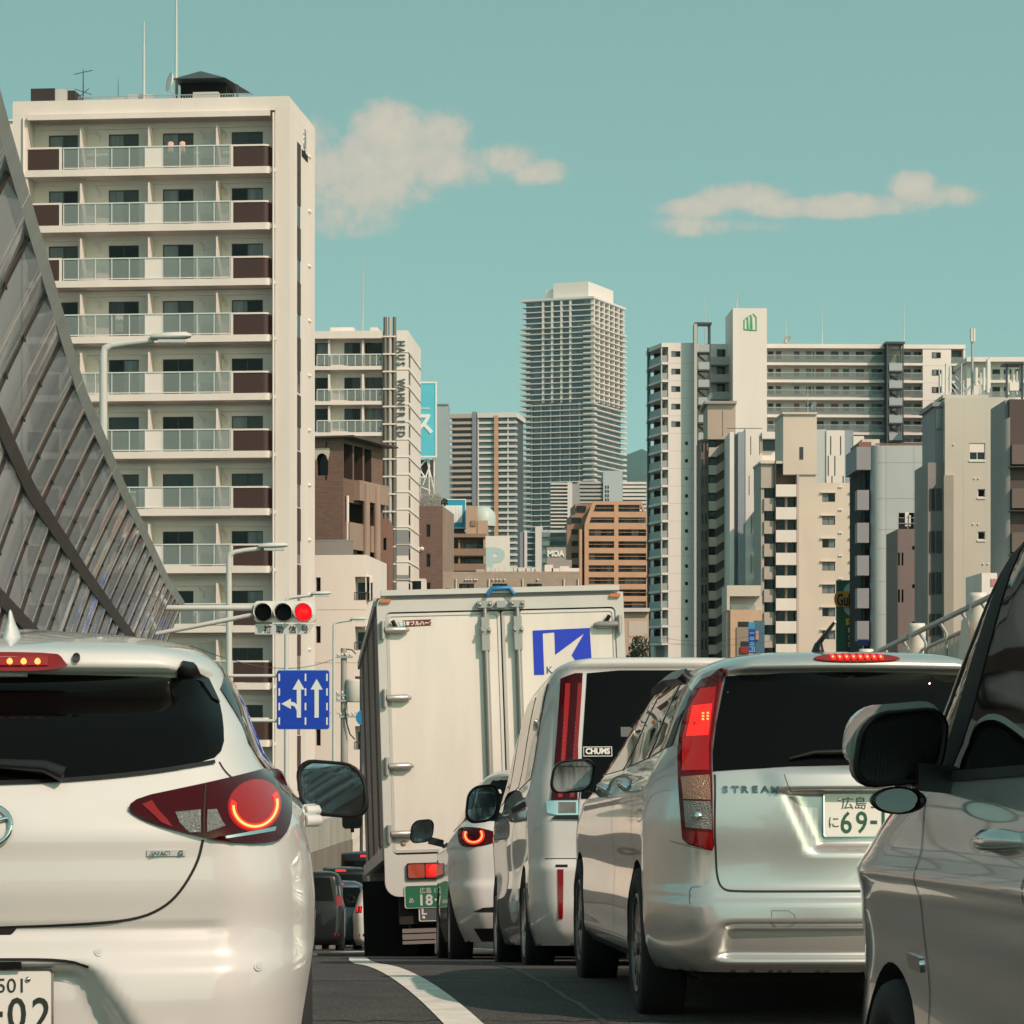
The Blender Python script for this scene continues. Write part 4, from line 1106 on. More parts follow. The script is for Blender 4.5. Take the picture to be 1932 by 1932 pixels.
K.ub('stair_tower', C4(1612), C4(1712), D4(928), 1345, 0, 22, mat('pale_blue_grey', (.38, .42, .44), .7))
for k in range(9):
    v = D4(985 + 20 * k)
    K.ub('balcony_band', C4(1480), C4(1610), v, v + 4, 1, 3, mat('far_pink', (.40, .35, .33), .7)); K.ub('balcony_band', C4(1713), C4(1836), v, v + 4.5, 1, 3, HZW)
for k in range(4):
    for x in (1622, 1634): K.ub('slit_window', C4(x), C4(x + 7), D4(1005 + 22 * k), D4(1020 + 22 * k), -.1, .1, GLASSD)
for x in (1445, 1480): pass
# ---------------- orange stepped building
K = Bld('orange_stepped_building', 'orange tiled building with sloped shoulders and rows of twin balconies', 'building', C1(1355), 725, R(3))
zt = K.z(D1(75)); zs = K.z(D1(240)); xl, xr = 0, K.x(C1(1812)); tl, tr = K.x(C1(1415)), K.x(C1(1762))
rows = [(100, 150), (190, 230)] + [(275 + 86 * k, 323 + 86 * k) for k in range(12)]
def shoulder(v):                                      # left and right outline at a height
    z = K.z(D1(v)); t = min(1, max(0, (zt - z) / (zt - zs)))
    return tl + (xl - tl) * t, tr + (xr - tr) * min(1, t * 1.3)
mb = MB(); prev = None
bands = [75] + [x for r in rows for x in r] + [1345 * 2.972 * 1.2748 - 1180 * 2.972]
for i in range(0, len(bands) - 1):
    a, b = bands[i], bands[i + 1]
    (la, ra), (lb, rb_) = shoulder(a), shoulder(b)
    za, zb_ = K.z(D1(a)), (K.z(D1(b)) if i < len(bands) - 2 else 0)
    mw = .9 * (K.x(C1(1597)) - K.x(C1(1565))) / .9
    c0, c1 = K.x(C1(1567)), K.x(C1(1597))
    if i % 2 == 0: obj('floor_band', MB().prism([(lb, zb_), (rb_, zb_), (ra, za), (la, za)], 0, 1.8), ORNG, K.o)
    else:
        w = K.x(C1(1385)) - xl
        obj('pier', MB().prism([(lb, zb_), (lb + w, zb_), (la + w, za), (la, za)], 0.01, 1.8), ORNG, K.o)
        obj('pier', MB().prism([(rb_ - w * .55, zb_), (rb_, zb_), (ra, za), (ra - w * .55, za)], 0.01, 1.8), ORNG, K.o)
        K.box('pier', c0, c1, .01, 1.8, zb_, za, ORNG)
        for (p, q) in ((max(la, lb) + w, c0), (c1, min(ra, rb_) - w * .5)):
            window(K.o, 'F', p + .1, q - .1, zb_ + .05, za - .05, 1.75, 4, FRAME_D, .12)
            K.box('balcony_rail', p, q, .3, .4, zb_ + .85, zb_ + 1.0, ORNGD)
K.box('body', xl + .1, xr - .1, 1.9, 24, 0, zs, ORNGD); K.box('body', tl + .3, tr - .3, 1.95, 23, zs, zt - .3, ORNGD)
wx0 = K.x(C1(1232), 4)
K.box('wing', wx0, -.05, 5, 22, 0, K.z(D1(235)), ORNGD); K.box('wing', K.x(C1(1262), 4), tl, 5.2, 22, K.z(D1(235)), K.z(D1(165)), ORNGD); K.box('wing', K.x(C1(1290), 4), tl, 5.4, 22, K.z(D1(165)), K.z(D1(85)), ORNGD)
for k in range(9):
    v = 100 + 84 * k; K.box('wing_window', K.x(C1(1300 if k == 0 else 1262), 4.9), K.x(C1(1365 if k == 0 else 1330), 4.9), 4.9 , 5.3, K.z(D1(v + 45), 4.9), K.z(D1(v + 8), 4.9), GLASSD)
K.box('fin_wall', K.x(C1(1320)), K.x(C1(1338)), .4, 5, 0, K.z(D1(275)), ORNG)
# low houses and a conifer right of the truck
K = Bld('beige_garage', 'beige flat roofed garage right of the truck top', 'building', 1203, 330, 0)
K.ub('wall', 1175, 1224, 1153, 1345, 0, 10, mat('peach_render', (.52, .38, .28), .8, var=.1, vscale=.3)); K.ub('roof', 1175, 1226, 1147, 1154, -.6, 10.2, HZW); K.ub('shutter', 1186, 1221, 1172, 1200, -.05, .1, SAND)
K.ub('shutter', 1186, 1221, 1206, 1240, -.05, .1, SAND)
tr = thing('conifer_tree', 'dark green conifer between the truck and the white apartment wing', 'tree', (P(1207, 0, 300).x, 300, ZG))
zc = P(0, 1216, 300).z - ZG
obj('trunk', MB().tube([(0, 0, 0), (.1, 0, zc * .6), (0, .1, zc)], [.22, .16, .05], 8), mat('bark', (.07, .05, .035), .9), tr)
lf = leafball((0, 0, zc - .6), 1.15, 1.0, 1.5, 700, .17, 9); lf2 = leafball((-.3, .2, zc - 2.2), 1.7, 1.4, 1.6, 700, .18, 10)
lf.add(lf2.v, lf2.f); obj('crown', lf, mat('conifer_leaf', (.05, .065, .03), .8, col2=(.02, .03, .015), vscale=2), tr, kind='stuff')

# ================================================================== the blocks on the right
def C5(x): return (1500 + x / 2.006) / 1.2748
def D5(y): return (700 + y / 2.006) / 1.2748
def slabs_rows(a, step, n): return [a + step * k for k in range(n)]
def aerial(B, x, y, z0, h, n=5, w=.6, name='aerial'):
    mb = MB().tube([(x, y, z0), (x, y, z0 + h)], .05, 6)
    return obj(name, mb, STEEL, B.o)
# ---------------- big white apartment complex
W = Bld('white_apartment_complex', 'large white apartment complex with open corridors and a windowless logo slab', 'building', C5(691), 484, R(2))
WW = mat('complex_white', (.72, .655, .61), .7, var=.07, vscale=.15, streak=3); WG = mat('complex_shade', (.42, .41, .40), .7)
FH = (D5(342 + 84) - D5(342))                    # one storey in picture units
# logo slab
W.ub('logo_slab', C5(527), C5(691), D5(83), 1345, -2.5, 9, WW)
lg = mat('logo_green', (.10, .42, .22), .5)
def poly(pts, r=.11):
    return obj('logo_line', MB().tube([(W.x(C5(x), -2.5), -2.53, W.z(D5(y), -2.5)) for x, y in pts], r, 5), lg, W.o)
poly([(582, 185), (582, 140), (592, 128), (600, 140), (602, 185)]); poly([(598, 187), (598, 128), (610, 116), (618, 128), (620, 188)]); poly([(612, 186), (614, 122), (626, 110), (640, 126), (640, 190), (582, 186)])
obj('mast', MB().tube([(W.x(C5(552)), 2, W.z(D5(83))), (W.x(C5(552)), 2, W.z(D5(-10)))], [.12, .05], 6), POLE, W.o)
# long wing with corridors
ybk = 1.8
xe0, xe1, xw = W.x(C5(691)), W.x(C5(1443)), W.x(C5(1648))
W.box('wing_body', xe0, xw, ybk + .3, 13, 0, W.z(D5(258)), WW)
W.box('roof_edge', xe0, xw + .05, -.15, 13.1, W.z(D5(275)), W.z(D5(255)), WW)
doors = [(697, 722), (735, 760), (822, 848), (880, 905), (912, 918), (928, 966), (1000, 1036), (1058, 1088), (1120, 1160), (1195, 1250), (1352, 1385), (1400, 1440)]
hol = []
for k in range(10):
    v0 = 342 + 84 * k
    for (a, b) in doors: hol.append((W.x(C5(a), ybk), W.x(C5(b), ybk), W.z(D5(v0 - 14), ybk), W.z(D5(v0 - 52), ybk)))
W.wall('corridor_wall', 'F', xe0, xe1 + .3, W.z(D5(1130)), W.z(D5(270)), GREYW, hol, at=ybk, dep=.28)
rdoor = mat('rust_door', (.20, .07, .035), .5)
random.seed(21)
for i, hh in enumerate(hol):
    w = hh[1] - hh[0]; k = i // len(doors); j = i % len(doors)
    if k > 6: continue
    if j in (2, 5, 6) and k in (1, 3): W.box('door', hh[0], hh[1], ybk + .15, ybk + .25, hh[2], hh[3], rdoor)
    else: window(W.o, 'F', hh[0], hh[1], hh[2], hh[3], ybk + .15, 1 if w < 2.4 else 2, FRAME_D, .08)
for k in range(10):
    v0 = 342 + 84 * k
    W.box('corridor_slab', xe0, xe1, 0, ybk, W.z(D5(v0 + 14)), W.z(D5(v0 + 2)), WW)
    W.box('corridor_panel', xe0 + .05, xe1 - .05, .1, .14, W.z(D5(v0)), W.z(D5(v0 - 32)), frostmat('corridor_glass', (.22, .25, .25), .42))
    W.box('corridor_rail', xe0, xe1, .06, .18, W.z(D5(v0 - 32)), W.z(D5(v0 - 35)), WG)
    W.box('end_wall', xe1, W.x(C5(1580)), -.02, 2.2, W.z(D5(v0 + 14)), W.z(D5(v0 - 70)), WW)
    W.box('wall_joint', xe1, W.x(C5(1580)), -.03, .1, W.z(D5(v0 + 15)), W.z(D5(v0 + 13.4)), WG)
    window(W.o, 'F', W.x(C5(1488)), W.x(C5(1530)), W.z(D5(v0 - 22)), W.z(D5(v0 - 50)), -.09, 2, FRAME_D, .08, [CURT, GLASSD])
    W.box('corner_balcony', W.x(C5(1580)), W.x(C5(1648)), -.02, 2, W.z(D5(v0 + 14)), W.z(D5(v0 + 4)), WW)
    W.box('balcony_glass', W.x(C5(1582)), W.x(C5(1638)), .1, .14, W.z(D5(v0 + 3)), W.z(D5(v0 - 28)), FROST)
    W.box('balcony_dark', W.x(C5(1582)), W.x(C5(1638)), 1.9, 2.05, W.z(D5(v0)), W.z(D5(v0 - 64)), CURT2)
    W.box('corner_pier', W.x(C5(1639)), W.x(C5(1648)), -.03, 2, W.z(D5(v0 + 4)), W.z(D5(v0 - 70)), WW)
# lattice stair on the long wing
def lattice_stair(B, xa, xb, vt, v0, n, step, dfr):
    za = B.z(D5(vt), dfr)
    for x in (xa, xb):
        for y in (dfr, dfr + 2.2): B.box('stair_column', x - .12, x + .12, y - .12, y + .12, 0, za, DARKST)
    B.box('stair_roof', xa - .3, xb + .3, dfr - .3, dfr + 2.5, za, za + .35, DARKST)
    for k in range(n):
        z = B.z(D5(v0 + step * k), dfr)
        B.box('stair_landing', xa, xb, dfr - .1, dfr + 2.2, z - .12, z + .12, DARKST)
        B.box('stair_panel', xa + .3, xb - .1, dfr - .16, dfr - .11, z + .12, z + 1.35, mat('stair_grey', (.34, .37, .38), .6))
        mb = MB(); m3 = z - 1.5
        mb.add([(xa + .2, dfr + 1.2, z), (xb - .2, dfr + 1.2, m3), (xb - .2, dfr + 2.1, m3), (xa + .2, dfr + 2.1, z), (xa + .2, dfr + 1.2, z - .25), (xb - .2, dfr + 1.2, m3 - .25), (xb - .2, dfr + 2.1, m3 - .25), (xa + .2, dfr + 2.1, z - .25)], [(0, 1, 2, 3), (4, 5, 6, 7), (0, 1, 5, 4), (3, 2, 6, 7)])
        obj('stair_flight', mb, DARKST, B.o)
lattice_stair(W, W.x(C5(1272), -2.6), W.x(C5(1347), -2.6), 252, 385, 8, 84, -2.6)
W.box('stair_shade_wall', W.x(C5(1262)), W.x(C5(1272)), -2.4, 1.8, 0, W.z(D5(262)), DARKST)
# recess between slab and left wing
for k in range(8):
    v0 = 342 + 84 * k
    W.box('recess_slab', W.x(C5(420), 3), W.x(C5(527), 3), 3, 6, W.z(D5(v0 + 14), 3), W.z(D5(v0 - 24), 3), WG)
    W.box('recess_window', W.x(C5(450), 6), W.x(C5(490), 6), 5.85, 5.95, W.z(D5(v0 - 24), 6), W.z(D5(v0 - 60), 6), GLASSD)
W.box('recess_wall', W.x(C5(330)), W.x(C5(527)), 6, 13, 0, W.z(D5(256), 6), WW)
# left wing
v_top = D5(252)
wx0, wx1 = W.x(C5(215)), W.x(C5(345))
hol = []
for k in range(17):
    v0 = 342 + 84.5 * k
    if k < 5: hol.append((W.x(C5(230)), W.x(C5(274)), W.z(D5(v0 - 22)), W.z(D5(v0 - 50))))
    else: hol.append((W.x(C5(296)), W.x(C5(311)), W.z(D5(v0 - 20)), W.z(D5(v0 - 37))))
W.wall('wing_wall', 'F', wx0, wx1, 0, W.z(v_top), WW, hol, dep=.3)
for i, hh in enumerate(hol): window(W.o, 'F', *hh, .12, 2 if i < 5 else 1, FRAME_D, .08, [CURT, GLASSD] if i < 5 else [GLASSD])
W.box('wing_core', wx0 + .02, wx1 - .02, .35, 14, 0, W.z(D5(254)), WW)
for k in range(17):
    v0 = 342 + 84.5 * k
    W.box('wall_joint', wx0, wx1, -.01, .05, W.z(D5(v0 + 9)), W.z(D5(v0 + 7.4)), WG)
# angled balconies on the corner of the left wing: the side runs back and left
xb0 = W.x(C5(120), 7)
def slab_poly(name, z0, z1, m, o=0.0, inset=0.0):
    pts = [(wx0, 0 - o), (W.x(C5(183)) - inset * 0, -o), (xb0 - o, 7 - o), (xb0 - o, 12), (wx0, 12)]
    n = len(pts); vs = [(p[0], p[1], z0) for p in pts] + [(p[0], p[1], z1) for p in pts]
    return obj(name, MB().add(vs, [tuple(range(n)), tuple(range(2 * n - 1, n - 1, -1))] + [(i, (i + 1) % n, (i + 1) % n + n, i + n) for i in range(n)]), m, W.o)
slab_poly('balcony_roof', W.z(D5(272)), W.z(D5(252)), WW)
for k in range(17):
    v0 = 342 + 84.5 * k
    slab_poly('balcony_slab', W.z(D5(v0 + 14)), W.z(D5(v0 + 3)), WW)
    pa, pb = Vector((wx0 - .1, .15)), Vector((W.x(C5(183)), .15)); pc = Vector((xb0 + .1, 7))
    for (p, q) in ((pa, pb), (pb, pc)):
        z0_, z1_ = W.z(D5(v0 + 2)), W.z(D5(v0 - 30))
        obj('balcony_panel', MB().quad((p.x, p.y, z0_), (q.x, q.y, z0_), (q.x, q.y, z1_), (p.x, p.y, z1_)), mat('balcony_grey', (.30, .32, .32), .5), W.o)
    W.box('balcony_post', W.x(C5(183)) - .1, W.x(C5(183)) + .12, .1, .3, W.z(D5(v0 + 2)), W.z(D5(v0 - 68)), WG)
    W.box('balcony_window', W.x(C5(150), 7), wx0 - .5, 8.6, 8.75, W.z(D5(v0 + 2), 8), W.z(D5(v0 - 60), 8), GLASSD)
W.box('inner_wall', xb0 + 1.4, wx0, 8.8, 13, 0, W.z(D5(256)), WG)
W.box('edge_post', xb0 - .2, xb0 + .35, 7, 7.6, 0, W.z(D5(250)), DARKST)
lattice_stair(W, W.x(C5(352), -1.2), W.x(C5(416), -1.2), 163, 298, 12, 85, -1.2)
W.box('stair_fin', W.x(C5(334)), W.x(C5(348)), -2.2, .1, 0, W.z(D5(168)), WG)
for (x, t) in ((957, 50), (1353, 50), (783, 150), (392, 30)): obj('mast', MB().tube([(W.x(C5(x), 5), 5, W.z(D5(250))), (W.x(C5(x), 5), 5, W.z(D5(t), 5))], [.09, .04], 6), POLE, W.o)
obj('dish', MB().lathe([(0, .1), (.5, .02), (.75, -.12), (.5, .0), (0, .06)], 16, axis='Y', M=Matrix.Translation((W.x(C5(791), 4), 4, W.z(D5(236), 4))) @ Euler((R(-20), 0, R(-50))).to_matrix().to_4x4()), HZW, W.o)
# ---------------- second white block at the far right
X2 = Bld('white_far_right_block', 'white apartment block behind the rooftop antennas at the right edge', 'building', C5(1670), 460, 0)
X2.ub('wall', C5(1655), 2010, D5(325), 1345, 2, 14, WW); X2.ub('roof_edge', C5(1655), 2010, D5(318), D5(340), 0, 14.2, WW)
for k in range(7):
    v = 430 + 84 * k
    X2.ub('corridor_slab', C5(1770), 2010, D5(v), D5(v + 12), .2, 2, WW); X2.ub('corridor_panel', C5(1772), 2010, D5(v - 30), D5(v), .4, .5, FROST)
    for a in (1780, 1835, 1890): X2.ub('window', C5(a), C5(a + 36), D5(v - 52), D5(v - 4), 1.9, 2.05, GLASSD)
# ---------------- brown apartment with slanted balconies
N = Bld('brown_slanted_block', 'brown apartment block with angled cream balcony parapets', 'building', C5(405), 440, 0)
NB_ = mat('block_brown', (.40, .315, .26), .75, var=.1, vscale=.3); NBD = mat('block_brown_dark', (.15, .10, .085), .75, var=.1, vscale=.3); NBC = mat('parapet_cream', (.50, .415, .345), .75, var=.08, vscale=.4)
N.ub('stair_tower', C5(405), C5(540), D5(543), D5(715), 0, 10, NB_)
N.ub('tower_roof', C5(390), C5(546), D5(530), D5(543), -.7, 10.5, mat('roof_grey', (.30, .27, .25), .7))
N.ub('groove', C5(476), C5(479), D5(578), D5(700), -.03, .05, NBD)
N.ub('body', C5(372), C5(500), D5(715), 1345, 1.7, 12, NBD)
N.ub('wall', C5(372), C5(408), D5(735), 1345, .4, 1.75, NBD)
for k in range(14):
    v = 735 + 86.5 * k
    xa, xb, xc = N.x(C5(410)), N.x(C5(447)), N.x(C5(491))
    z0, z1 = N.z(D5(v + 65)), N.z(D5(v + 20))
    dz = N.z(D5(v - 10)) - N.z(D5(v + 20))
    obj('balcony_parapet', MB().add([(xa, -.2, z0), (xb, -.2, z0), (xb, -.2, z1), (xa, -.2, z1), (xa, .05, z0), (xb, .05, z0), (xb, .05, z1), (xa, .05, z1)], [(0, 1, 2, 3), (4, 5, 6, 7), (0, 1, 5, 4), (3, 2, 6, 7)]), NBC, N.o)
    y2 = 4.2
    obj('balcony_parapet', MB().add([(xb, -.2, z0), (xc, y2 * .2, z0 + dz * 1.05), (xc, y2 * .2, z1 + dz * 1.05), (xb, -.2, z1), (xb, .1, z0), (xc, y2 * .2 + .3, z0 + dz), (xc, y2 * .2 + .3, z1 + dz), (xb, .1, z1)], [(0, 1, 2, 3), (4, 5, 6, 7), (0, 1, 5, 4), (3, 2, 6, 7)]), NBC, N.o)
    N.ub('window', C5(412), C5(440), D5(v - 18), D5(v + 20), 1.6, 1.72, GLASSD)
    N.ub('side_window', C5(376), C5(384), D5(v - 10), D5(v + 40), .35, .45, GLASSD); N.ub('side_window', C5(394), C5(400), D5(v - 10), D5(v + 40), .35, .45, GLASSD)
obj('dish', MB().lathe([(0, .1), (.4, .02), (.6, -.12), (.4, .0), (0, .06)], 16, axis='Y', M=Matrix.Translation((N.x(C5(420)), .5, N.z(D5(508)))) @ Euler((R(-20), 0, R(-55))).to_matrix().to_4x4()), HZW, N.o)
# ---------------- slim white block with the blue grey stripe
O = Bld('striped_white_block', 'slim white block with a vertical blue grey stripe and rounded balconies', 'building', C5(512), 430, 0)
BG = mat('stripe_blue_grey', (.26, .30, .33), .65, var=.06, vscale=.2); BGD = mat('stripe_dark', (.12, .15, .19), .6)
O.ub('wall', C5(512), C5(533), D5(680), 1345, -.4, 11, WW)
O.ub('stripe', C5(533), C5(552), D5(690), 1345, .6, 11, BGD)
O.ub('stripe', C5(552), C5(588), D5(680), 1345, 0, 11, BG)
O.ub('wall', C5(588), C5(668), D5(662), 1345, -.1, 11, WW)
for (x, a, b) in ((612, 700, 790), (604, 890, 985), (616, 1080, 1170), (613, 1270, 1360), (655, 700, 790), (662, 700, 780)): O.ub('groove', C5(x), C5(x + 3), D5(a), D5(b), -.13, .02, MATBLK)
for k in range(4): O.ub('round_balcony', C5(632), C5(668), D5(1060 + 108 * k), D5(1130 + 108 * k), -1.6, -.1, mat('balcony_dark_grey', (.20, .17, .17), .6))
O.ub('top_room', C5(668), C5(775), D5(680), D5(712), -.5, 8, WW); O.ub('top_room', C5(668), C5(775), D5(712), 1345, 1.4, 8, WW); O.ub('glass', C5(674), C5(735), D5(712), D5(770), 1.2, 1.45, GLASSB)
O.ub('ledge', C5(672), C5(775), D5(815), D5(835), -.6, 2, WW)
O.ub('roof_rail', C5(498), C5(668), D5(661), D5(664), -.1, 0, DARKST)
# ---------------- beige block with white balconies and windowed side wall
Q = Bld('beige_balcony_block', 'beige apartment block with cream balconies and hooded side windows', 'building', C5(770), 383, R(1.5))
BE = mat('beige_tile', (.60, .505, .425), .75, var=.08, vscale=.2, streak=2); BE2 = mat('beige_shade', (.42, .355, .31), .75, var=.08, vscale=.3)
Q.ub('stair_tower', C5(770), C5(932), D5(592), D5(885), -.3, 9, BE); Q.ub('tower_cap', C5(766), C5(934), D5(584), D5(594), -.6, 9.3, BE)
Q.ub('slit', C5(849), C5(867), D5(752), D5(812), -.36, -.2, CURT2)
hol = []
for k in range(8):
    v = 975 + 110.5 * k
    hol.append((Q.x(C5(958)), Q.x(C5(1020)), Q.z(D5(v + 42)), Q.z(D5(v)))); hol.append((Q.x(C5(1096)), Q.x(C5(1150)), Q.z(D5(v + 42)), Q.z(D5(v))))
Q.wall('side_wall', 'F', Q.x(C5(842)), Q.x(C5(1190)), 0, Q.z(D5(925)), BE, hol, at=-.05, dep=.3)
Q.ub('upper_wall', C5(842), C5(932), D5(880), D5(926), -.052, 2, BE)
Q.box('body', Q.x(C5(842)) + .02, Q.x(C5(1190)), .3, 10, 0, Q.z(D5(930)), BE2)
for i, hh in enumerate(hol):
    window(Q.o, 'F', *hh, .08, 2, FRAME_D, .07, random.choice([[CURT, GLASSD], [GLASSD, CURT], [CURT, CURT], [CURT2, GLASSD]]))
    Q.box('window_hood', hh[0] - .25, hh[1] + .1, -.35, -.04, hh[3] + .02, hh[3] + .14, BE)
    if i % 2: Q.box('window_sill', hh[0] - .1, hh[1] + .1, -.3, -.04, hh[2] - .22, hh[2] - .06, BE)
for k in range(8):
    v = 946 + 110.5 * k
    for x in (1040, 1050): obj('vent', MB().lathe([(0, -.2), (.10, -.18), (.13, 0)], 8, axis='Y', M=Matrix.Translation((Q.x(C5(x)), -.05, Q.z(D5(v))))), CREAM2, Q.o)
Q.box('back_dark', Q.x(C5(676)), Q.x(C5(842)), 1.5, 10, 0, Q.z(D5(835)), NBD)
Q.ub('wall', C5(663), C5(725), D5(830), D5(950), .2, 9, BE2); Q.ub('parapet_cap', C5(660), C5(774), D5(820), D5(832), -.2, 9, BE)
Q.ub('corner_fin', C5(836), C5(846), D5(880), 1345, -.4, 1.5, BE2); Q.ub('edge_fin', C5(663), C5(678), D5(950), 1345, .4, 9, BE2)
for k in range(8):
    v = 933 + 110 * k
    Q.ub('balcony', C5(735), C5(834), D5(v), D5(v + 58), -.7, 1.5, CREAM)
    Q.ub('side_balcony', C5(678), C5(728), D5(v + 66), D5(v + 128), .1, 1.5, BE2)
    Q.ub('window', C5(740), C5(775), D5(v + 60), D5(v + 108), 1.3, 1.52, GLASSD); Q.ub('window', C5(790), C5(828), D5(v + 60), D5(v + 108), 1.3, 1.52, GLASSD)
    Q.ub('pier', C5(778), C5(790), D5(v + 60), D5(v + 109), .9, 1.5, BE2)
    Q.ub('side_window', C5(684), C5(722), D5(v + 20), D5(v + 64), .7, 1.52, GLASSD)
Q.ub('pier', C5(728), C5(736), D5(820), 1345, -.2, 1.5, FRAME_D)
obj('mast', MB().tube([(Q.x(C5(898)), 2, Q.z(D5(588))), (Q.x(C5(898)), 2, Q.z(D5(430)))], [.05, .02], 6), POLE, Q.o)
obj('dish', MB().lathe([(0, .1), (.45, .02), (.65, -.12), (.45, .0), (0, .06)], 16, axis='Y', M=Matrix.Translation((Q.x(C5(920)), .3, Q.z(D5(553)))) @ Euler((R(-20), 0, R(-58))).to_matrix().to_4x4()), HZW, Q.o)
# ---------------- white slit building behind
S = Bld('white_slit_building', 'white and blue grey building top with thin black slits', 'building', C5(930), 410, 0)
S.ub('wall', C5(926), C5(978), D5(668), 1345, .2, 9, mat('mist_grey', (.46, .49, .48), .7)); S.ub('wall', C5(978), C5(1066), D5(672), 1345, 0, 9, WW); S.ub('wall', C5(1066), C5(1108), D5(672), 1345, .3, 9, BG)
for (x, a, b) in ((998, 700, 790), (1046, 700, 790), (986, 795, 890), (1018, 795, 890), (1004, 892, 925), (1058, 892, 925)): S.ub('slit', C5(x), C5(x + 3.5), D5(a), D5(b), -.06, .05, MATBLK)
for k in range(3): S.ub('balcony', C5(1108), C5(1160), D5(700 + 100 * k), D5(745 + 100 * k), .2, 4, WW); S.ub('window', C5(1108), C5(1150), D5(745 + 100 * k), D5(795 + 100 * k), 2, 4, GLASSD)
# ---------------- blue grey block
T = Bld('blue_grey_block', 'plain blue grey block with rounded corner and stacked side balconies', 'building', C5(1197), 286, 0)
BGR = mat('blue_grey_panel', (.40, .43, .43), .7, var=.06, vscale=.25, streak=2); BGS = mat('balcony_mauve', (.26, .255, .275), .7, var=.06, vscale=.3)
r = 1.0; x0, x1 = 0, T.x(C5(1700)); zt = T.z(D5(745))
hol = [(T.x(C5(1327)), T.x(C5(1413)), T.z(D5(1150)), T.z(D5(1070)))]
T.wall('front_wall', 'F', r, x1, 0, zt, BGR, hol, dep=.5)
mb = MB(); rings = []
for i in range(9):
    q = PI / 2 * i / 8; rings.append([Vector((r - r * math.sin(q), r - r * math.cos(q), z)) for z in (0, zt)])
obj('corner_wall', mb.loft(rings, closed=False), BGR, T.o)
T.box('body', .05, x1, 1.0, 12, 0, zt - .05, BGR)
T.box('recess_dark', hol[0][0], hol[0][1], .5, .98, hol[0][2], hol[0][3], MATBLK)
for x in (1266, 1400): T.ub('joint', C5(x), C5(x) + .6, D5(748), 1345, -.012, .02, BGS)
for v in (827, 1000, 1150, 1240, 1400, 1560): T.ub('joint', C5(1232), C5(1500), D5(v), D5(v) + .6, -.012, .02, BGS)
T.ub('roof_rail', C5(1215), C5(1500), D5(735), D5(742), .6, .8, REDBR)
T.ub('body', C5(1146), C5(1200), D5(845), 1345, 2.2, 12, MATBLK)
T.ub('cap', C5(1124), C5(1196), D5(752), D5(862), .6, 10, BGS)
T.ub('roof_shed', C5(1150), C5(1235), D5(715), D5(745), 3, 6, SAND); T.ub('roof_cover', C5(1135), C5(1195), D5(728), D5(757), .9, 8, REDBR)
for k in range(6):
    v = 960 + 158 * k
    T.ub('balcony', C5(1127), C5(1184), D5(v), D5(v + 96), .3, 2.2, BGS)
    T.ub('window', C5(1150), C5(1164), D5(v - 96), D5(v), 1.9, 2.2, GLASSB); T.ub('window', C5(1170), C5(1190), D5(v - 96), D5(v), 1.9, 2.2, GLASSD)
# ---------------- brown annex with roof terrace
V = Bld('brown_annex', 'dark mauve brown annex with a railed roof terrace', 'building', C5(1320), 268, 0)
VB = mat('mauve_brown', (.20, .155, .145), .75, var=.12, vscale=.4, streak=3)
zt = V.z(D5(1148))
hol = [(V.x(C5(1392)), V.x(C5(1407)), V.z(D5(v + 18)), V.z(D5(v))) for v in (1230, 1415, 1595)] + [(V.x(C5(a)), V.x(C5(a + 9)), V.z(D5(v + 62)), V.z(D5(v))) for v in (1262, 1440) for a in (1324, 1341)]
V.wall('front_wall', 'F', 0, V.x(C5(1475)), 0, zt, VB, hol, dep=.25)
for hh in hol: V.box('dark_window', hh[0], hh[1], .2, .24, hh[2], hh[3], GLASSD)
V.box('body', 0.02, V.x(C5(1475)), .26, 8, 0, zt - .03, VB)
for dz in (.5, 1.0): V.box('terrace_rail', V.x(C5(1326)), V.x(C5(1470)), .1, .16, zt + dz, zt + dz + .06, STEEL)
for x in (1326, 1372, 1420, 1466): V.box('terrace_post', V.x(C5(x)) - .03, V.x(C5(x)) + .03, .1, .16, zt, zt + 1.05, STEEL)
hang = mat('laundry_white', (.75, .72, .68), .8)
for (x, w, h) in ((1362, .35, 1.3), (1374, .3, 1.0)): V.box('laundry', V.x(C5(x)), V.x(C5(x)) + w, .6, .64, zt + .3, zt + .3 + h, hang)
# ---------------- tall beige grey block with antennas
X = Bld('antenna_block', 'pale beige grey block with few windows and antennas on its roof', 'building', C5(1550), 250, 0)
XB_ = mat('beige_grey_panel', (.52, .485, .42), .75, var=.05, vscale=.2, streak=4); XS = mat('block_side_shaded', (.27, .245, .235), .8, var=.15, vscale=.4, streak=4)  # side colour darkened to paint in the shaded left flank
zt = X.z(D5(515))
hol = [(X.x(C5(1668)), X.x(C5(1744)), X.z(D5(815)), X.z(D5(733)))] + [(X.x(C5(1708)), X.x(C5(1744)), X.z(D5(v + 40)), X.z(D5(v))) for v in (955, 1160)] + [(X.x(C5(1708)), X.x(C5(1724)), X.z(D5(1397)), X.z(D5(1365)))]
X.wall('front_wall', 'F', 0, X.x(C5(1890)), 0, zt, XB_, hol, dep=.3)
window(X.o, 'F', *hol[0], .1, 2, ALU, .06, [GLASSB, GLASSB])
X.box('blind', hol[0][0] + .04, hol[0][1] - .04, .08, .1, hol[0][3] - .8, hol[0][3] - .04, CREAM2)
for hh in hol[1:]: window(X.o, 'F', *hh, .12, 1, ALU, .07, [GLASSD])
for hh in hol: X.box('sill', hh[0] - .05, hh[1] + .05, -.08, .1, hh[2] - .16, hh[2] - .02, CREAM)
X.box('body', .02, X.x(C5(1890)), .32, 10, 0, zt - .05, XB_)
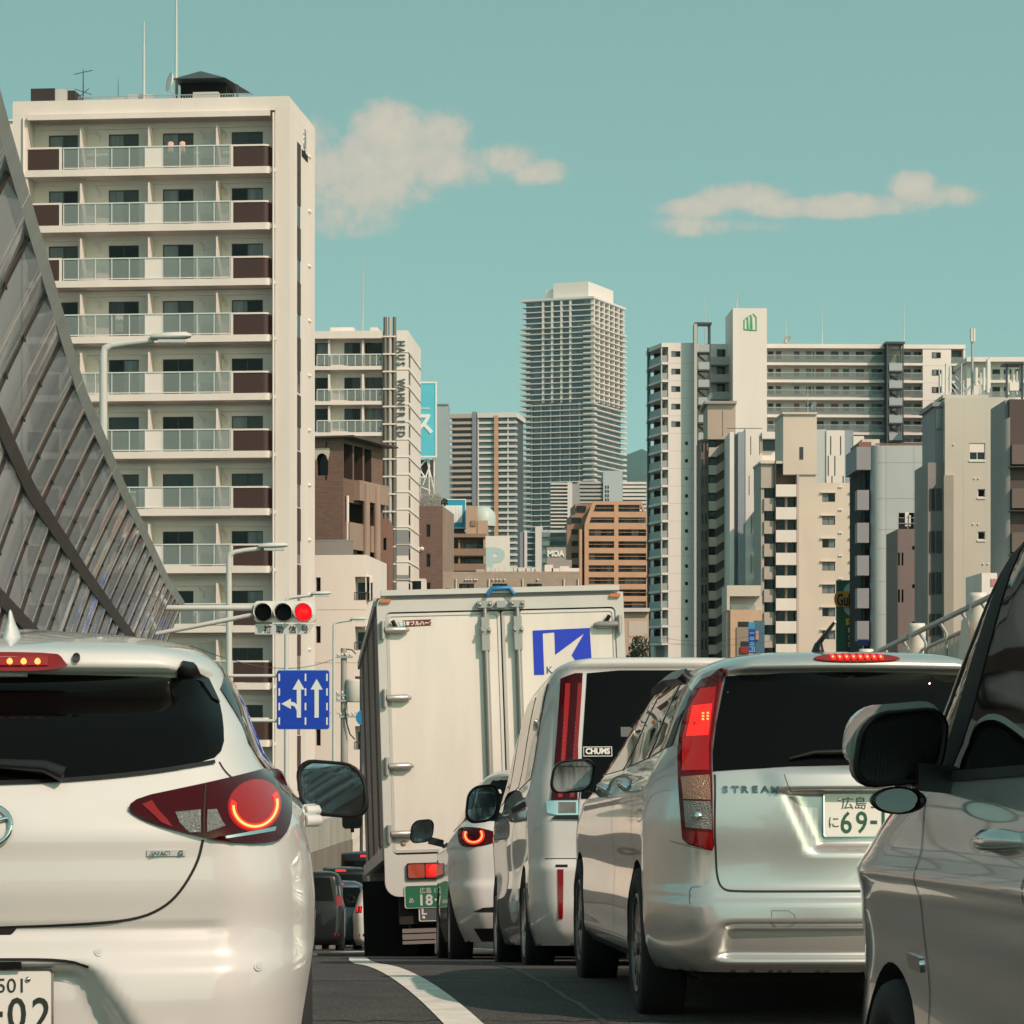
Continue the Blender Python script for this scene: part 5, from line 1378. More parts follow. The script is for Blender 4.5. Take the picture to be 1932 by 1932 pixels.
for x in (1640, 1750): X.ub('joint', C5(x), C5(x) + .5, D5(520), D5(1500), -.008, .02, GREYW)
X.ub('low_band', C5(1546), C5(1592), D5(888), 1345, -.35, .3, mat('olive_grey', (.33, .305, .26), .8, var=.08, vscale=.3))
X.ub('side_wing', C5(1502), C5(1549), D5(545), 1345, 1.2, 9, BGS); X.ub('side_cap', C5(1490), C5(1550), D5(535), D5(556), .9, 9, BGS)
for i in range(7): X.ub('louvre', C5(1508 + 5.5 * i), C5(1508 + 5.5 * i) + 1.1, D5(570), D5(665), 1.05, 1.25, STEEL)
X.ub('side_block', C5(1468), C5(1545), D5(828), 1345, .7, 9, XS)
for v in (950, 1155, 1355, 1555): 
    for a in (1477, 1508): window(X.o, 'F', X.x(C5(a), .7), X.x(C5(a + 24), .7), X.z(D5(v + 105)), X.z(D5(v)), .6, 1, FRAME_D, .07, [CURT2 if a > 1500 else GLASSD])
for (x, v) in ((1692, 905), (1712, 905), (1686, 1125), (1710, 1125), (1734, 1317), (1757, 1317), (1592, 742)): obj('vent', MB().lathe([(0, -.12), (.06, -.1), (.08, 0)], 8, axis='Y', M=Matrix.Translation((X.x(C5(x)), 0, X.z(D5(v))))), CREAM2, X.o)
X.ub('roof_ledge', C5(1540), C5(1760), D5(500), D5(516), 1, 6, GREYW)
def antenna(x, va, vb, r=.09, y=2.0): return obj('antenna', MB().tube([(X.x(C5(x), y), y, X.z(D5(vb), y)), (X.x(C5(x), y), y, X.z(D5(va), y))], r, 8), mat('antenna_white', (.62, .62, .58), .5), X.o)
for (x, a, b, r) in ((1522, 370, 500, .05), (1538, 380, 490, .13), (1556, 350, 500, .10), (1575, 365, 490, .13), (1527, 400, 460, .12), (1700, 370, 455, .16), (1757, 330, 490, .15), (1738, 370, 480, .12), (1765, 320, 470, .1), (1722, 395, 500, .06), (1630, 350, 510, .04), (1640, 430, 510, .05)): antenna(x, a, b, r)
obj('mast', MB().tube([(X.x(C5(1682), 2.5), 2.5, zt), (X.x(C5(1682), 2.5), 2.5, X.z(D5(180), 2.5))], [.14, .09], 10), STEEL, X.o)
for x in (1678, 1690): antenna(x, 180, 245, .12, 2.4)
for (a, b, c, d) in ((1565, 420, 1640, 500), (1640, 500, 1720, 400), (1650, 495, 1745, 360), (1580, 460, 1610, 500), (1600, 410, 1660, 490), (1700, 420, 1760, 500)): obj('brace', MB().tube([(X.x(C5(a), 2.2), 2.2, X.z(D5(b), 2.2)), (X.x(C5(c), 2.2), 2.2, X.z(D5(d), 2.2))], .06, 6), STEEL, X.o)
# antenna frame further right
for x in (1845, 1920): X.ub('frame_post', C5(x), C5(x + 8), D5(345), D5(520), 3, 3.3, DARKST)
X.ub('frame_top', C5(1840), C5(1930), D5(343), D5(352), 2.6, 5, DARKST)
for (x, a, b) in ((1855, 370, 500), (1880, 400, 480), (1898, 385, 500), (1915, 350, 470)): antenna(x, a, b, .13, 3.4)
X.ub('equipment', C5(1862), C5(1910), D5(440), D5(480), 3.2, 4, CREAM2)
# ---------------- dark brown block with the rounded flank at the right edge
Y = Bld('dark_rounded_block', 'dark brown rounded block at the right edge', 'building', C5(1880), 232, 0)
YD = mat('dark_brown_tile', (.075, .05, .045), .7, var=.12, vscale=.4); YG = mat('rounded_flank_grey', (.30, .285, .28), .75, var=.08, vscale=.3)
zt = Y.z(D5(608)); x0 = Y.x(C5(1800)); x1 = Y.x(C5(1865))
rings = []; hh_ = [(0, 660), (.3, 640), (.6, 625), (1, 608)]
for i in range(10):
    t = i / 9; q = PI / 2 * t
    rings.append([Vector((x1 - (x1 - x0) * math.cos(q), 3.0 - 3.0 * math.sin(q), z)) for z in (0, Y.z(D5(lerp_tab(hh_, t))))])
obj('round_flank', MB().loft(rings, closed=False), YG, Y.o)
Y.box('dark_face', x1, Y.x(2010), .3, 8, 0, Y.z(D5(520)), YD)
Y.box('core', x0 + 1.2, x1, 2.9, 8, 0, Y.z(D5(660)), YD)
Y.box('upper_flank', Y.x(C5(1850)), x1 + .01, 1, 8, zt - .5, Y.z(D5(520)), YG)
for k in range(6):
    Y.ub('balcony', C5(1875), 2005, D5(740 + 212 * k), D5(835 + 212 * k), -.5, .3, mat('balcony_brown', (.13, .095, .085), .7)); Y.ub('seam', C5(1862), 2005, D5(845 + 212 * k), D5(850 + 212 * k), -.52, .32, FRAME_D)
# ---------------- street-level things on the right
G = Bld('dealer_pylon', 'green dealer pylon sign with an orange lozenge half hidden by the blue grey block', 'sign', C5(1082), 300, 0)
gn = mat('pylon_green', (.012, .085, .04), .5); og = mat('lozenge_orange', (.62, .24, .015), .45); yl = mat('sign_yellow', (.75, .40, .04), .45)
G.ub('panel', C5(1028), C5(1160), D5(1395), 1345, 0, .8, gn)
for v in (1480, 1570, 1640): G.ub('seam', C5(1028), C5(1160), D5(v), D5(v) + .5, -.01, .02, mat('pylon_seam', (.03, .15, .08), .5))
def gl(pts, nm, m, y): return obj(nm, MB().prism([(G.x(C5(x)), G.z(D5(v))) for x, v in pts], y, y + .1), m, G.o)
gl([(1115 + 55 * math.cos(q), 1456 - 55 * math.sin(q)) for q in [PI * i / 14 for i in range(15)]], 'globe', mat('globe_grey', (.35, .45, .45), .5), -.1)
gl([(1115 - 55 * math.cos(q), 1520 + 52 * math.sin(q)) for q in [PI * i / 14 for i in range(15)]], 'globe', mat('globe_pale', (.42, .45, .42), .5), -.1)
gl([(1036 + 22 * math.cos(q), 1487 - 38 * math.sin(q)) for q in [PI / 2 + PI * i / 10 for i in range(11)]] + [(1200, 1525), (1200, 1449)], 'lozenge', og, -.3)
text('lettering', 'Gulliver', 1.7, MATBLK, G.o, (G.x(C5(1026)), -.36, G.z(D5(1490))), ext=.05, align='LEFT', bold=.04, sx=.56)
text('lettering', 'ガリバー', .95, MATBLK, G.o, (G.x(C5(1092)), -.12, G.z(D5(1543))), ext=.02, align='LEFT', bold=.04)
G.ub('yellow_panel', C5(1073), C5(1160), D5(1580), D5(1612), -.08, .05, yl)
text('lettering', 'クルマ', .72, mat('sign_red', (.35, .03, .02), .5), G.o, (G.x(C5(1078)), -.1, G.z(D5(1597))), ext=.02, align='LEFT', bold=.03)
G.ub('black_panel', C5(1073), C5(1160), D5(1614), D5(1740), -.07, .05, mat('sign_dark', (.02, .02, .025), .5))
for v, s_ in ((1637, '車買取'), (1668, 'クルマ'), (1702, 'グループ')): text('lettering', s_, .62, mat('sign_pale', (.65, .65, .62), .5), G.o, (G.x(C5(1080)), -.09, G.z(D5(v))), ext=.01, align='LEFT', bold=.02)
Z = Bld('blue_banner_board', 'small blue notice board at the foot of the blue grey block', 'sign', C5(1155), 262, 0)
Z.ub('board', C5(1130), C5(1182), D5(1682), D5(1712), 0, .1, mat('board_blue', (.02, .03, .22), .5)); Z.ub('post', C5(1153), C5(1158), D5(1712), 1345, .02, .08, STEEL); Z.ub('rim', C5(1128), C5(1184), D5(1679), D5(1683), -.02, .12, STEEL)
Hh = Bld('corner_shop_house', 'small peach and white house with an upper balcony between the tower blocks', 'building', C5(498), 350, 0)
PE = mat('peach_tile', (.54, .37, .25), .8, var=.1, vscale=.3)
Hh.ub('upper_wall', C5(498), C5(662), D5(1420), D5(1472), -.4, 8, SAND); Hh.ub('wall', C5(498), C5(512), D5(1472), D5(1540), -.38, 8, SAND)
Hh.ub('back_wall', C5(512), C5(668), D5(1472), D5(1542), 1.2, 8, GREYW); Hh.ub('balcony_rail', C5(518), C5(635), D5(1512), D5(1540), .2, .3, FROST)
Hh.ub('lower_wall', C5(515), C5(668), D5(1538), 1345, -.1, 8, PE); Hh.ub('side_wall', C5(497), C5(516), D5(1540), 1345, .3, 8, BE2)
Hh.ub('window', C5(552), C5(606), D5(1595), D5(1620), -.16, 0, CURT2); Hh.ub('shop_front', C5(545), C5(606), D5(1622), 1345, -.25, 0, mat('shop_taupe', (.27, .21, .17), .7))
Hh.ub('window', C5(565), C5(602), D5(1690), D5(1715), -.3, -.2, GLASSB); Hh.ub('awning', C5(565), C5(606), D5(1715), D5(1745), -.5, -.2, mat('awning_red', (.28, .015, .015), .6))
Sg = Bld('vertical_banner_sign', 'tall blue vertical banner sign with white numerals beside the peach house', 'sign', C5(618), 340, 0)
bp = Sg.ub('panel', C5(603), C5(635), D5(1600), D5(1748), 0, .3, mat('banner_blue', (.01, .05, .30), .5)); Sg.ub('top_panel', C5(603), C5(635), D5(1598), D5(1630), -.02, .32, mat('banner_cyan', (.05, .25, .45), .5))
for i, ch in enumerate('100円'): text('lettering', ch, .75, mat('banner_text', (.15, .42, .60), .5), Sg.o, (Sg.x(C5(619)), -.03, Sg.z(D5(1650 + 26 * i))), (PI / 2, PI / 2, 0), ext=.01, bold=.02)
Sg.ub('blue_box', C5(636), C5(680), D5(1590), 1345, .4, 3, mat('box_blue', (.06, .13, .20), .6)); Sg.ub('orange_box', C5(637), C5(651), D5(1640), D5(1682), .2, .42, ORNG)
# white building with a red sign near the right fence
K = Bld('white_shed', 'plain white box building with a faint red sign above the panel fence', 'building', C5(1728), 225, 0)
K.ub('wall', C5(1728), C5(1802), D5(1360), 1345, 0, 8, CREAM2); K.ub('sign', C5(1772), C5(1802), D5(1388), D5(1425), -.06, .05, mat('faded_red', (.50, .20, .20), .6))

# ================================================================== vehicles: shape kit
def pchip(tab):
    xs = [t[0] for t in tab]; ys = [t[1] for t in tab]; n = len(xs)
    h = [xs[i + 1] - xs[i] for i in range(n - 1)]; d = [(ys[i + 1] - ys[i]) / h[i] for i in range(n - 1)]
    m = [0.0] * n; m[0] = d[0]; m[-1] = d[-1]
    for i in range(1, n - 1):
        if d[i - 1] * d[i] > 0:
            w1, w2 = 2 * h[i] + h[i - 1], h[i] + 2 * h[i - 1]; m[i] = (w1 + w2) / (w1 / d[i - 1] + w2 / d[i])
    def f(x):
        if x <= xs[0]: return ys[0]
        if x >= xs[-1]: return ys[-1]
        i = 0
        while x > xs[i + 1]: i += 1
        t = (x - xs[i]) / h[i]
        return (ys[i] * (1 + 2 * t) * (1 - t) ** 2 + h[i] * m[i] * t * (1 - t) ** 2 + ys[i + 1] * t * t * (3 - 2 * t) + h[i] * m[i + 1] * t * t * (t - 1))
    return f
def sstep(a, b, x):
    if a == b: return 1.0 if x >= a else 0.0
    t = min(1, max(0, (x - a) / (b - a))); return t * t * (3 - 2 * t)
def carpaint(name, col, metal=0.0, rough=.35, flake=0.0):
    m = mat(name, col, rough, metal, 1.0); nt = m.node_tree; b = nt.nodes['Principled BSDF']
    g = nt.nodes.new('ShaderNodeNewGeometry')
    n = nt.nodes.new('ShaderNodeTexNoise'); n.inputs['Scale'].default_value = 1.6; n.inputs['Detail'].default_value = 5; nt.links.new(g.outputs['Position'], n.inputs['Vector'])
    mr = nt.nodes.new('ShaderNodeMapRange'); mr.inputs[3].default_value = .005; mr.inputs[4].default_value = .035
    nt.links.new(n.outputs[0], mr.inputs[0]); nt.links.new(mr.outputs[0], b.inputs['Coat Roughness'])
    n2 = nt.nodes.new('ShaderNodeTexNoise'); n2.inputs['Scale'].default_value = 7; n2.inputs['Detail'].default_value = 8; nt.links.new(g.outputs['Position'], n2.inputs['Vector'])
    mx = nt.nodes.new('ShaderNodeMix'); mx.data_type = 'RGBA'; mx.inputs[6].default_value = (*[c * .93 for c in col], 1); mx.inputs[7].default_value = (*col, 1)
    nt.links.new(n2.outputs[0], mx.inputs[0]); nt.links.new(mx.outputs[2], b.inputs['Base Color'])
    return m
WHITE_P = carpaint('white_car_paint', (.60, .585, .56)); SILVER_P = carpaint('silver_car_paint', (.62, .595, .575), .72, .28); GREY_P = carpaint('grey_silver_car_paint', (.62, .60, .575), .62, .17)
BLACK_P = mat('black_car_paint', (.008, .008, .01), .25, coat=.3, spec=.2); BLUE_P = carpaint('dark_blue_car_paint', (.03, .05, .08), .3)
TINT = mat('tinted_glass', (.0025, .002, .002), .015, spec=.14); RUB = mat('tyre_rubber', (.012, .011, .011), .85, bump=.2, bscale=60); ALLOY = mat('alloy', (.45, .45, .45), .3, .9)
SEAM = mat('panel_gap', (.012, .011, .010), .8); SEAM2 = mat('fine_panel_gap', (.06, .058, .055), .7); CHROME = mat('chrome', (.75, .75, .75), .08, 1.0)
REDL = mat('red_lens', (.20, .002, .004), .08, coat=.35); DREDL = mat('dark_red_lens', (.04, .0008, .003), .05, spec=.2, coat=.12)
LIT = mat('lit_red_lamp', (.5, .01, .01), .2, emit=(1, .02, .012), estr=1.0); LITO = mat('lit_lamp_core', (.8, .2, .05), .2, emit=(1, .30, .07), estr=2.2); LITD = mat('glowing_red_lens', (.06, .001, .001), .12, coat=.2, emit=(1, .003, .004), estr=.28)
CLEARL = mat('clear_lens', (.22, .21, .20), .14, .5, coat=.6, bump=1.0, bscale=160); AMBER = mat('amber_lens', (.50, .12, .02), .12, coat=1.0); MIRR = mat('mirror_glass', (.62, .66, .70), .015, 1.0)
PLATEW = mat('plate_white', (.74, .72, .67), .45); PLATEG = mat('plate_green', (.01, .12, .06), .45); PTXT = mat('plate_text_green', (.02, .09, .05), .5); PTXB = mat('plate_text_black', (.02, .025, .02), .5)
def chaikin(pts, n=2, closed=True):
    for _ in range(n):
        out = []; N = len(pts)
        rng = range(N) if closed else range(N - 1)
        if not closed: out.append(pts[0])
        for i in rng:
            a, b = pts[i], pts[(i + 1) % N]
            out += [(a[0] * .75 + b[0] * .25, a[1] * .75 + b[1] * .25), (a[0] * .25 + b[0] * .75, a[1] * .25 + b[1] * .75)]
        if not closed: out.append(pts[-1])
        pts = out
    return pts
def dense(pts, h, closed=True):
    out = []; N = len(pts)
    for i in range(N if closed else N - 1):
        a, b = pts[i], pts[(i + 1) % N]; L = math.hypot(b[0] - a[0], b[1] - a[1]); k = max(1, int(L / h))
        for j in range(k): out.append((a[0] + (b[0] - a[0]) * j / k, a[1] + (b[1] - a[1]) * j / k))
    if not closed: out.append(pts[-1])
    return out
def inside(p, poly):
    c = False; n = len(poly); j = n - 1
    for i in range(n):
        if (poly[i][1] > p[1]) != (poly[j][1] > p[1]) and p[0] < (poly[j][0] - poly[i][0]) * (p[1] - poly[i][1]) / (poly[j][1] - poly[i][1]) + poly[i][0]: c = not c
        j = i
    return c
class Car:
    def __init__(s, name, label, loc, yaw, pitch, roll=0, paint=None, cat='car', w=None, r=None, f=None, k=.1, a=((0, .25),), b=((0, .5),), zb=.2, zt=1.5, group=None, a2=.35, b2=.7, nz=64):
        s.o = thing(name, label, cat, loc, (-pitch, roll, yaw), group)
        s.w, s.r, s.f = pchip(w), pchip(r), pchip(f)
        s.a = pchip(a) if len(a) > 1 else (lambda z: a[0][1]); s.b = pchip(b) if len(b) > 1 else (lambda z: b[0][1])
        s.k = pchip(k) if isinstance(k, (list, tuple)) else (lambda z: k)
        s.zb, s.zt, s.a2, s.b2, s.nz = zb, zt, a2, b2, nz
        s.disp = None; s.sdisp = None; s.paint = paint
    def aw(s, z): return min(s.a(z), s.w(z) * .9)
    def rear(s, x, z):
        W = max(s.w(z), .01); A = s.aw(z); ax = abs(x); y = s.r(z) + s.k(z) * min(1, (x / W) ** 2)
        if ax > W - A: t = min(1, (ax - (W - A)) / A); y += s.b(z) * (1 - math.sqrt(max(0, 1 - t * t)))
        return y + (s.disp(x, z) if s.disp else 0)
    def side(s, y, z):
        W = s.w(z); A, Bq = s.aw(z), s.b(z); x = W
        r0, f0 = s.r(z), s.f(z)
        for _ in range(3):
            yy = y - r0 - s.k(z) * (x / W) ** 2
            if yy < Bq: q = min(1, max(0, 1 - yy / Bq)); x = W - A + A * math.sqrt(max(0, 1 - q * q))
            else: x = W
        t = (y - (f0 - s.b2)) / s.b2
        if t > 0: x = min(x, W - s.a2 * W + s.a2 * W * math.sqrt(max(0, 1 - min(1, t) ** 2)))
        return x + (s.sdisp(y, z) if s.sdisp else 0)
    def body(s, arches=(), ra=.34, zc=.31, cutw=.30, mats=None):
        n1, n2, n3, n4, n5 = 30, 14, 44, 10, 8; zs = []
        for i in range(s.nz + 1):
            t = i / s.nz; zs.append(s.zb + (s.zt - s.zb) * (t if t < .8 else .8 + .2 * (1 - (1 - (t - .8) / .2) ** 1.6)))
        rings = []
        for z in zs:
            W = max(s.w(z), .01); A = s.aw(z); r0, f0, Bq = s.r(z), s.f(z), s.b(z); half = []
            for i in range(n1): x = (W - A) * i / n1; half.append((x, s.rear(x, z)))
            for i in range(n2):
                q = PI / 2 * i / n2; x = W - A + A * math.sin(q); half.append((x, s.rear(x, z)))
            yl = r0 + s.k(z) + Bq; yh = max(f0 - s.b2, yl + .02)
            for i in range(n3): y = yl + (yh - yl) * i / n3; half.append((s.side(y, z), y))
            fx = W * s.a2; bb = f0 - yh
            for i in range(n4):
                q = PI / 2 * i / n4; y = yh + bb * math.sin(q); half.append((W - fx + fx * math.cos(q) + (s.sdisp(y, z) if s.sdisp else 0), y))
            for i in range(n5): half.append(((W - fx) * (1 - i / n5), f0 + .0))
            half.append((0.0, f0))
            ring = [Vector((x, y, z)) for x, y in half] + [Vector((-x, y, z)) for x, y in reversed(half[1:-1])]
            rings.append(ring)
        mb = MB().loft(rings, sm=True)
        mb.add([p for p in rings[0]], [tuple(range(len(rings[0])))], 0); mb.add([p for p in rings[-1]], [tuple(range(len(rings[0])))], 0)
        bmm = bmesh.new(); me = mb.mesh('body', [s.paint, MATBLK]); bmm.from_mesh(me); bmesh.ops.remove_doubles(bmm, verts=bmm.verts, dist=1e-5); bmesh.ops.recalc_face_normals(bmm, faces=bmm.faces); bmm.to_mesh(me); bmm.free()
        o = link('body', me, s.o)
        if arches:
            for y in arches:
                for sd in (-1, 1):
                    cm = MB().lathe([(0, sd * .42), (ra, sd * .42), (ra, sd * 1.2), (0, sd * 1.2)], 40, axis='X', M=Matrix.Translation((0, y, zc)), sm=True).mesh('cut', MATBLK)
                    b2 = bmesh.new(); b2.from_mesh(cm); bmesh.ops.remove_doubles(b2, verts=b2.verts, dist=1e-5); bmesh.ops.recalc_face_normals(b2, faces=b2.faces)
                    for f_ in b2.faces: f_.material_index = 0
                    b2.to_mesh(cm); b2.free()
                    c = bpy.data.objects.new('cut', cm); COL.objects.link(c); c.matrix_world = Matrix.Identity(4)
                    tmp = bpy.data.objects.new('tmp', o.data); COL.objects.link(tmp)
                    md = tmp.modifiers.new('b', 'BOOLEAN'); md.operation = 'DIFFERENCE'; md.object = c; md.solver = 'EXACT'; md.material_mode = 'TRANSFER'
                    dg = bpy.context.evaluated_depsgraph_get()
                    me2 = bpy.data.meshes.new_from_object(tmp.evaluated_get(dg)); me2.name = 'body'
                    bpy.data.objects.remove(tmp); bpy.data.objects.remove(c); o.data = me2
            src = bpy.data.objects.new('src', me); COL.objects.link(src)          # smooth shading taken over from the uncut skin
            tmp = bpy.data.objects.new('tmp', o.data); COL.objects.link(tmp)
            md = tmp.modifiers.new('n', 'DATA_TRANSFER'); md.object = src; md.use_loop_data = True; md.data_types_loops = {'CUSTOM_NORMAL'}; md.loop_mapping = 'POLYINTERP_NEAREST'
            dg = bpy.context.evaluated_depsgraph_get(); me2 = bpy.data.meshes.new_from_object(tmp.evaluated_get(dg)); me2.name = 'body'
            bpy.data.objects.remove(tmp); bpy.data.objects.remove(src); o.data = me2
        return o
    # --- maps from a flat outline to the skin
    def mr(s, x, z, o):
        e = .004; dx = (s.rear(x + e, z) - s.rear(x - e, z)) / (2 * e); dz = (s.rear(x, z + e) - s.rear(x, z - e)) / (2 * e)
        dx = max(-4, min(4, dx)); dz = max(-4, min(4, dz)); n = Vector((dx, -1, dz)).normalized(); return Vector((x, s.rear(x, z), z)) + n * o
    def ms(s, sd):
        def g(y, z, o):
            e = .006; dy = (s.side(y + e, z) - s.side(y - e, z)) / (2 * e); dz = (s.side(y, z + e) - s.side(y, z - e)) / (2 * e)
            n = Vector((1, -dy, -dz)).normalized(); p = Vector((s.side(y, z), y, z)) + n * o; return Vector((sd * p.x, p.y, p.z))
        return g
    def patch(s, name, outline, m, off=.003, mp=None, parent=None, smooth=0, res=.03, skirt=.012, bump=None, kind=None):
        """sheet cut to a flat outline and laid on the skin, with an edge that runs into the body"""
        mp = mp or s.mr; pts = chaikin(list(outline), smooth) if smooth else list(outline)
        pts = dense(pts, res); x0, x1 = min(p[0] for p in pts), max(p[0] for p in pts); z0, z1 = min(p[1] for p in pts), max(p[1] for p in pts)
        vs = [Vector(p) for p in pts]; nb = len(vs); N = 0
        nx, nz = max(1, int((x1 - x0) / res)), max(1, int((z1 - z0) / res))
        for i in range(1, nx):
            for j in range(1, nz):
                p = (x0 + (x1 - x0) * i / nx, z0 + (z1 - z0) * j / nz)
                if inside(p, pts) and min((p[0] - q[0]) ** 2 + (p[1] - q[1]) ** 2 for q in pts) > (res * .4) ** 2: vs.append(Vector(p))
        V, E, F, *_ = delaunay_2d_cdt(vs, [(i, (i + 1) % nb) for i in range(nb)], [list(range(nb))], 1, 1e-6)
        P3 = [mp(v.x, v.y, off + (bump(v.x, v.y) if bump else 0)) for v in V]
        mb = MB().add(P3, [tuple(f) for f in F], 0, True)
        if skirt:
            top = [mp(p[0], p[1], off + (bump(p[0], p[1]) if bump else 0)) for p in pts]; bot = [mp(p[0], p[1], off - skirt) for p in pts]
            mb.add(top + bot, [(i, (i + 1) % nb, nb + (i + 1) % nb, nb + i) for i in range(nb)], 0, True)
        return obj(name, mb, m, parent or s.o, kind=kind)
    def line(s, name, pts, wd, m, off=.0015, mp=None, parent=None, smooth=2, res=.02):
        mp = mp or s.mr; pts = dense(chaikin(list(pts), smooth, False), res, False); vs = []
        for i, p in enumerate(pts):
            a, b = pts[max(0, i - 1)], pts[min(len(pts) - 1, i + 1)]; t = Vector((b[0] - a[0], b[1] - a[1])).normalized(); n = Vector((-t.y, t.x)) * wd / 2
            vs += [mp(p[0] + n.x, p[1] + n.y, off), mp(p[0] - n.x, p[1] - n.y, off)]
        return obj(name, MB().add(vs, [(2 * i, 2 * i + 1, 2 * i + 3, 2 * i + 2) for i in range(len(pts) - 1)], 0, True), m, parent or s.o)
    def wheel(s, x, y, rad=.31, wd=.2, rim=ALLOY, zc=None, spokes=10):
        zc = rad if zc is None else zc; sd = 1 if x > 0 else -1
        M = Matrix.Translation((x, y, zc)) @ Matrix.Rotation(0 if sd > 0 else PI, 4, 'Z')
        w = obj('wheel', MB().lathe([(.02, -wd), (rad * .66, -wd), (rad * .96, -wd * .95), (rad, -wd * .8), (rad, -.03), (rad * .97, -.008), (rad * .8, .0), (rad * .67, -.012), (rad * .64, -.05)], 40, axis='X', M=M), RUB, s.o)
        mb = MB().lathe([(rad * .66, -.012), (rad * .62, -.004), (rad * .6, -.02), (rad * .59, -.09), (0, -.09)], 40, axis='X', M=M)
        for k in range(spokes):
            q = 2 * PI * k / spokes; Q = M @ Matrix.Rotation(q, 4, 'X')
            mb.box(-.05, -.015, -.016, .016, .05, rad * .63, 0, Q)
        mb.lathe([(0, -.006), (.05, -.01), (.06, -.05)], 16, axis='X', M=M)
        obj('rim', mb, rim, w, kind='stuff')
        return w
    def mirror(s, loc, wd, h, sd, shell, yaw=0.0, stalk=None, rim=None, glass=None, up=0.0):
        M = Matrix.Translation(loc) @ Matrix.Rotation(yaw, 4, 'Z') @ Matrix.Rotation(-up, 4, 'X'); rings = []
        for (y, q) in ((.085, .12), (.08, .42), (.065, .66), (.04, .85), (.01, .96), (-.02, 1.0), (-.035, .99)):
            rr = rrect(-wd / 2 * q, wd / 2 * q, -h / 2 * q, h / 2 * q, min(wd, h) * .36 * q, 5)
            rings.append([M @ Vector((p[0] - sd * .12 * wd * (p[1] / h) , y, p[1] - .1 * h * (p[0] * sd / wd))) for p in rr])
        o = obj('mirror', MB().loft(rings, sm=True, caps=True), shell, s.o)
        rings = []
        for (y, q) in ((-.030, 1.0), (-.042, .985), (-.044, .90), (-.034, .87)):
            rr = rrect(-wd / 2 * q, wd / 2 * q, -h / 2 * q, h / 2 * q, min(wd, h) * .36 * q, 5)
            rings.append([M @ Vector((p[0] - sd * .12 * wd * (p[1] / h), y, p[1] - .1 * h * (p[0] * sd / wd))) for p in rr])
        obj('mirror_rim', MB().loft(rings, sm=True), rim or mat('satin_black', (.006, .005, .005), .5, spec=.25), o)
        rr = rrect(-wd / 2 * .87, wd / 2 * .87, -h / 2 * .87, h / 2 * .87, min(wd, h) * .32, 5)
        obj('mirror_glass', MB().add([M @ Vector((p[0] - sd * .12 * wd * (p[1] / h), -.035, p[1] - .1 * h * (p[0] * sd / wd))) for p in rr], [tuple(range(len(rr)))]), glass or MIRR, o)
        if stalk: obj('mirror_stalk', MB().loft([[Vector(p) + Vector((0, -.02, -.03)), Vector(p) + Vector((0, .05, -.03)), Vector(p) + Vector((0, .05, .03)), Vector(p) + Vector((0, -.02, .03))] for p in stalk], sm=False, caps=True), BLACK, o)
        return o
    def plate(s, x, y, z, m, top, low, tm, tilt=0.0, kana='', w=.33, h=.165):
        p = thing_part = obj('number_plate', MB().prism(rrect(-w / 2, w / 2, -h / 2, h / 2, .008, 2), -.004, .004), m, s.o, (x, y, z), (tilt, 0, 0))
        obj('plate_rim', MB().loft([[Vector((q[0] * k, yy, q[1] * k)) for q in rrect(-w / 2, w / 2, -h / 2, h / 2, .008, 2)] for (k, yy) in ((1.0, -.006), (1.03, -.007), (1.03, .003), (1.0, .003))], sm=False), CHROME, p)
        if top: text('lettering', top, .052, tm, p, (0.0, -.0055, .047), ext=.0005)
        if kana: text('lettering', kana, .05, tm, p, (-.128, -.0055, -.028), ext=.0005)
        wid = {'-': .036, '1': .040}; xs = sum(wid.get(ch, .062) for ch in low); xc = .022 - xs / 2 + (.068 if low[0] == '-' else 0)
        for ch in low:
            k = wid.get(ch, .062); text('digit', ch, .118, tm, p, (xc + k / 2, -.0055, -.028), ext=.0005, bold=.0012, sx=.86); xc += k
        for sx in (-1, 1): obj('bolt', MB().lathe([(0, -.009), (.006, -.008), (.008, -.004)], 8, axis='Y', M=Matrix.Translation((sx * .105, 0, .06))), CHROME, p)
        return p

# ------------------------------------------------------------------ white hatchback, left
YAW = .08
HX, HD = -1.335, 7.36
c = Car('white_hatchback', 'white hatchback with lit round tail lamps filling the lower left', (HX, HD, ZR(HD)), YAW, 0.0, paint=WHITE_P,
        w=[(.16, .78), (.25, .815), (.40, .838), (.60, .845), (.70, .846), (.80, .84), (.93, .815), (1.00, .782), (1.05, .745), (1.10, .70), (1.245, .645), (1.34, .60), (1.385, .565), (1.42, .515), (1.45, .43), (1.475, .30), (1.495, .06)],
        r=[(.16, .10), (.22, .04), (.34, .0), (.50, .0), (.58, .012), (.63, .045), (.70, .06), (.80, .05), (.90, .055), (1.0, .09), (1.06, .13), (1.2, .25), (1.335, .385), (1.35, .36), (1.362, .315), (1.385, .315), (1.41, .35), (1.435, .50), (1.465, .85), (1.495, 1.35)],
        f=[(.16, 3.95), (.4, 4.06), (.6, 4.05), (.75, 3.95), (.85, 3.6), (.95, 3.12), (1.1, 2.75), (1.3, 2.3), (1.4, 2.05), (1.45, 1.9), (1.48, 1.75), (1.495, 1.6)],
        k=[(.16, .13), (.6, .12), (1.0, .11), (1.3, .09), (1.38, .10), (1.5, .1)], a=[(.16, .26), (1.0, .24), (1.2, .16), (1.5, .14)], b=[(.16, .62), (1.0, .55), (1.2, .40), (1.5, .4)], zb=.16, zt=1.495, nz=110)
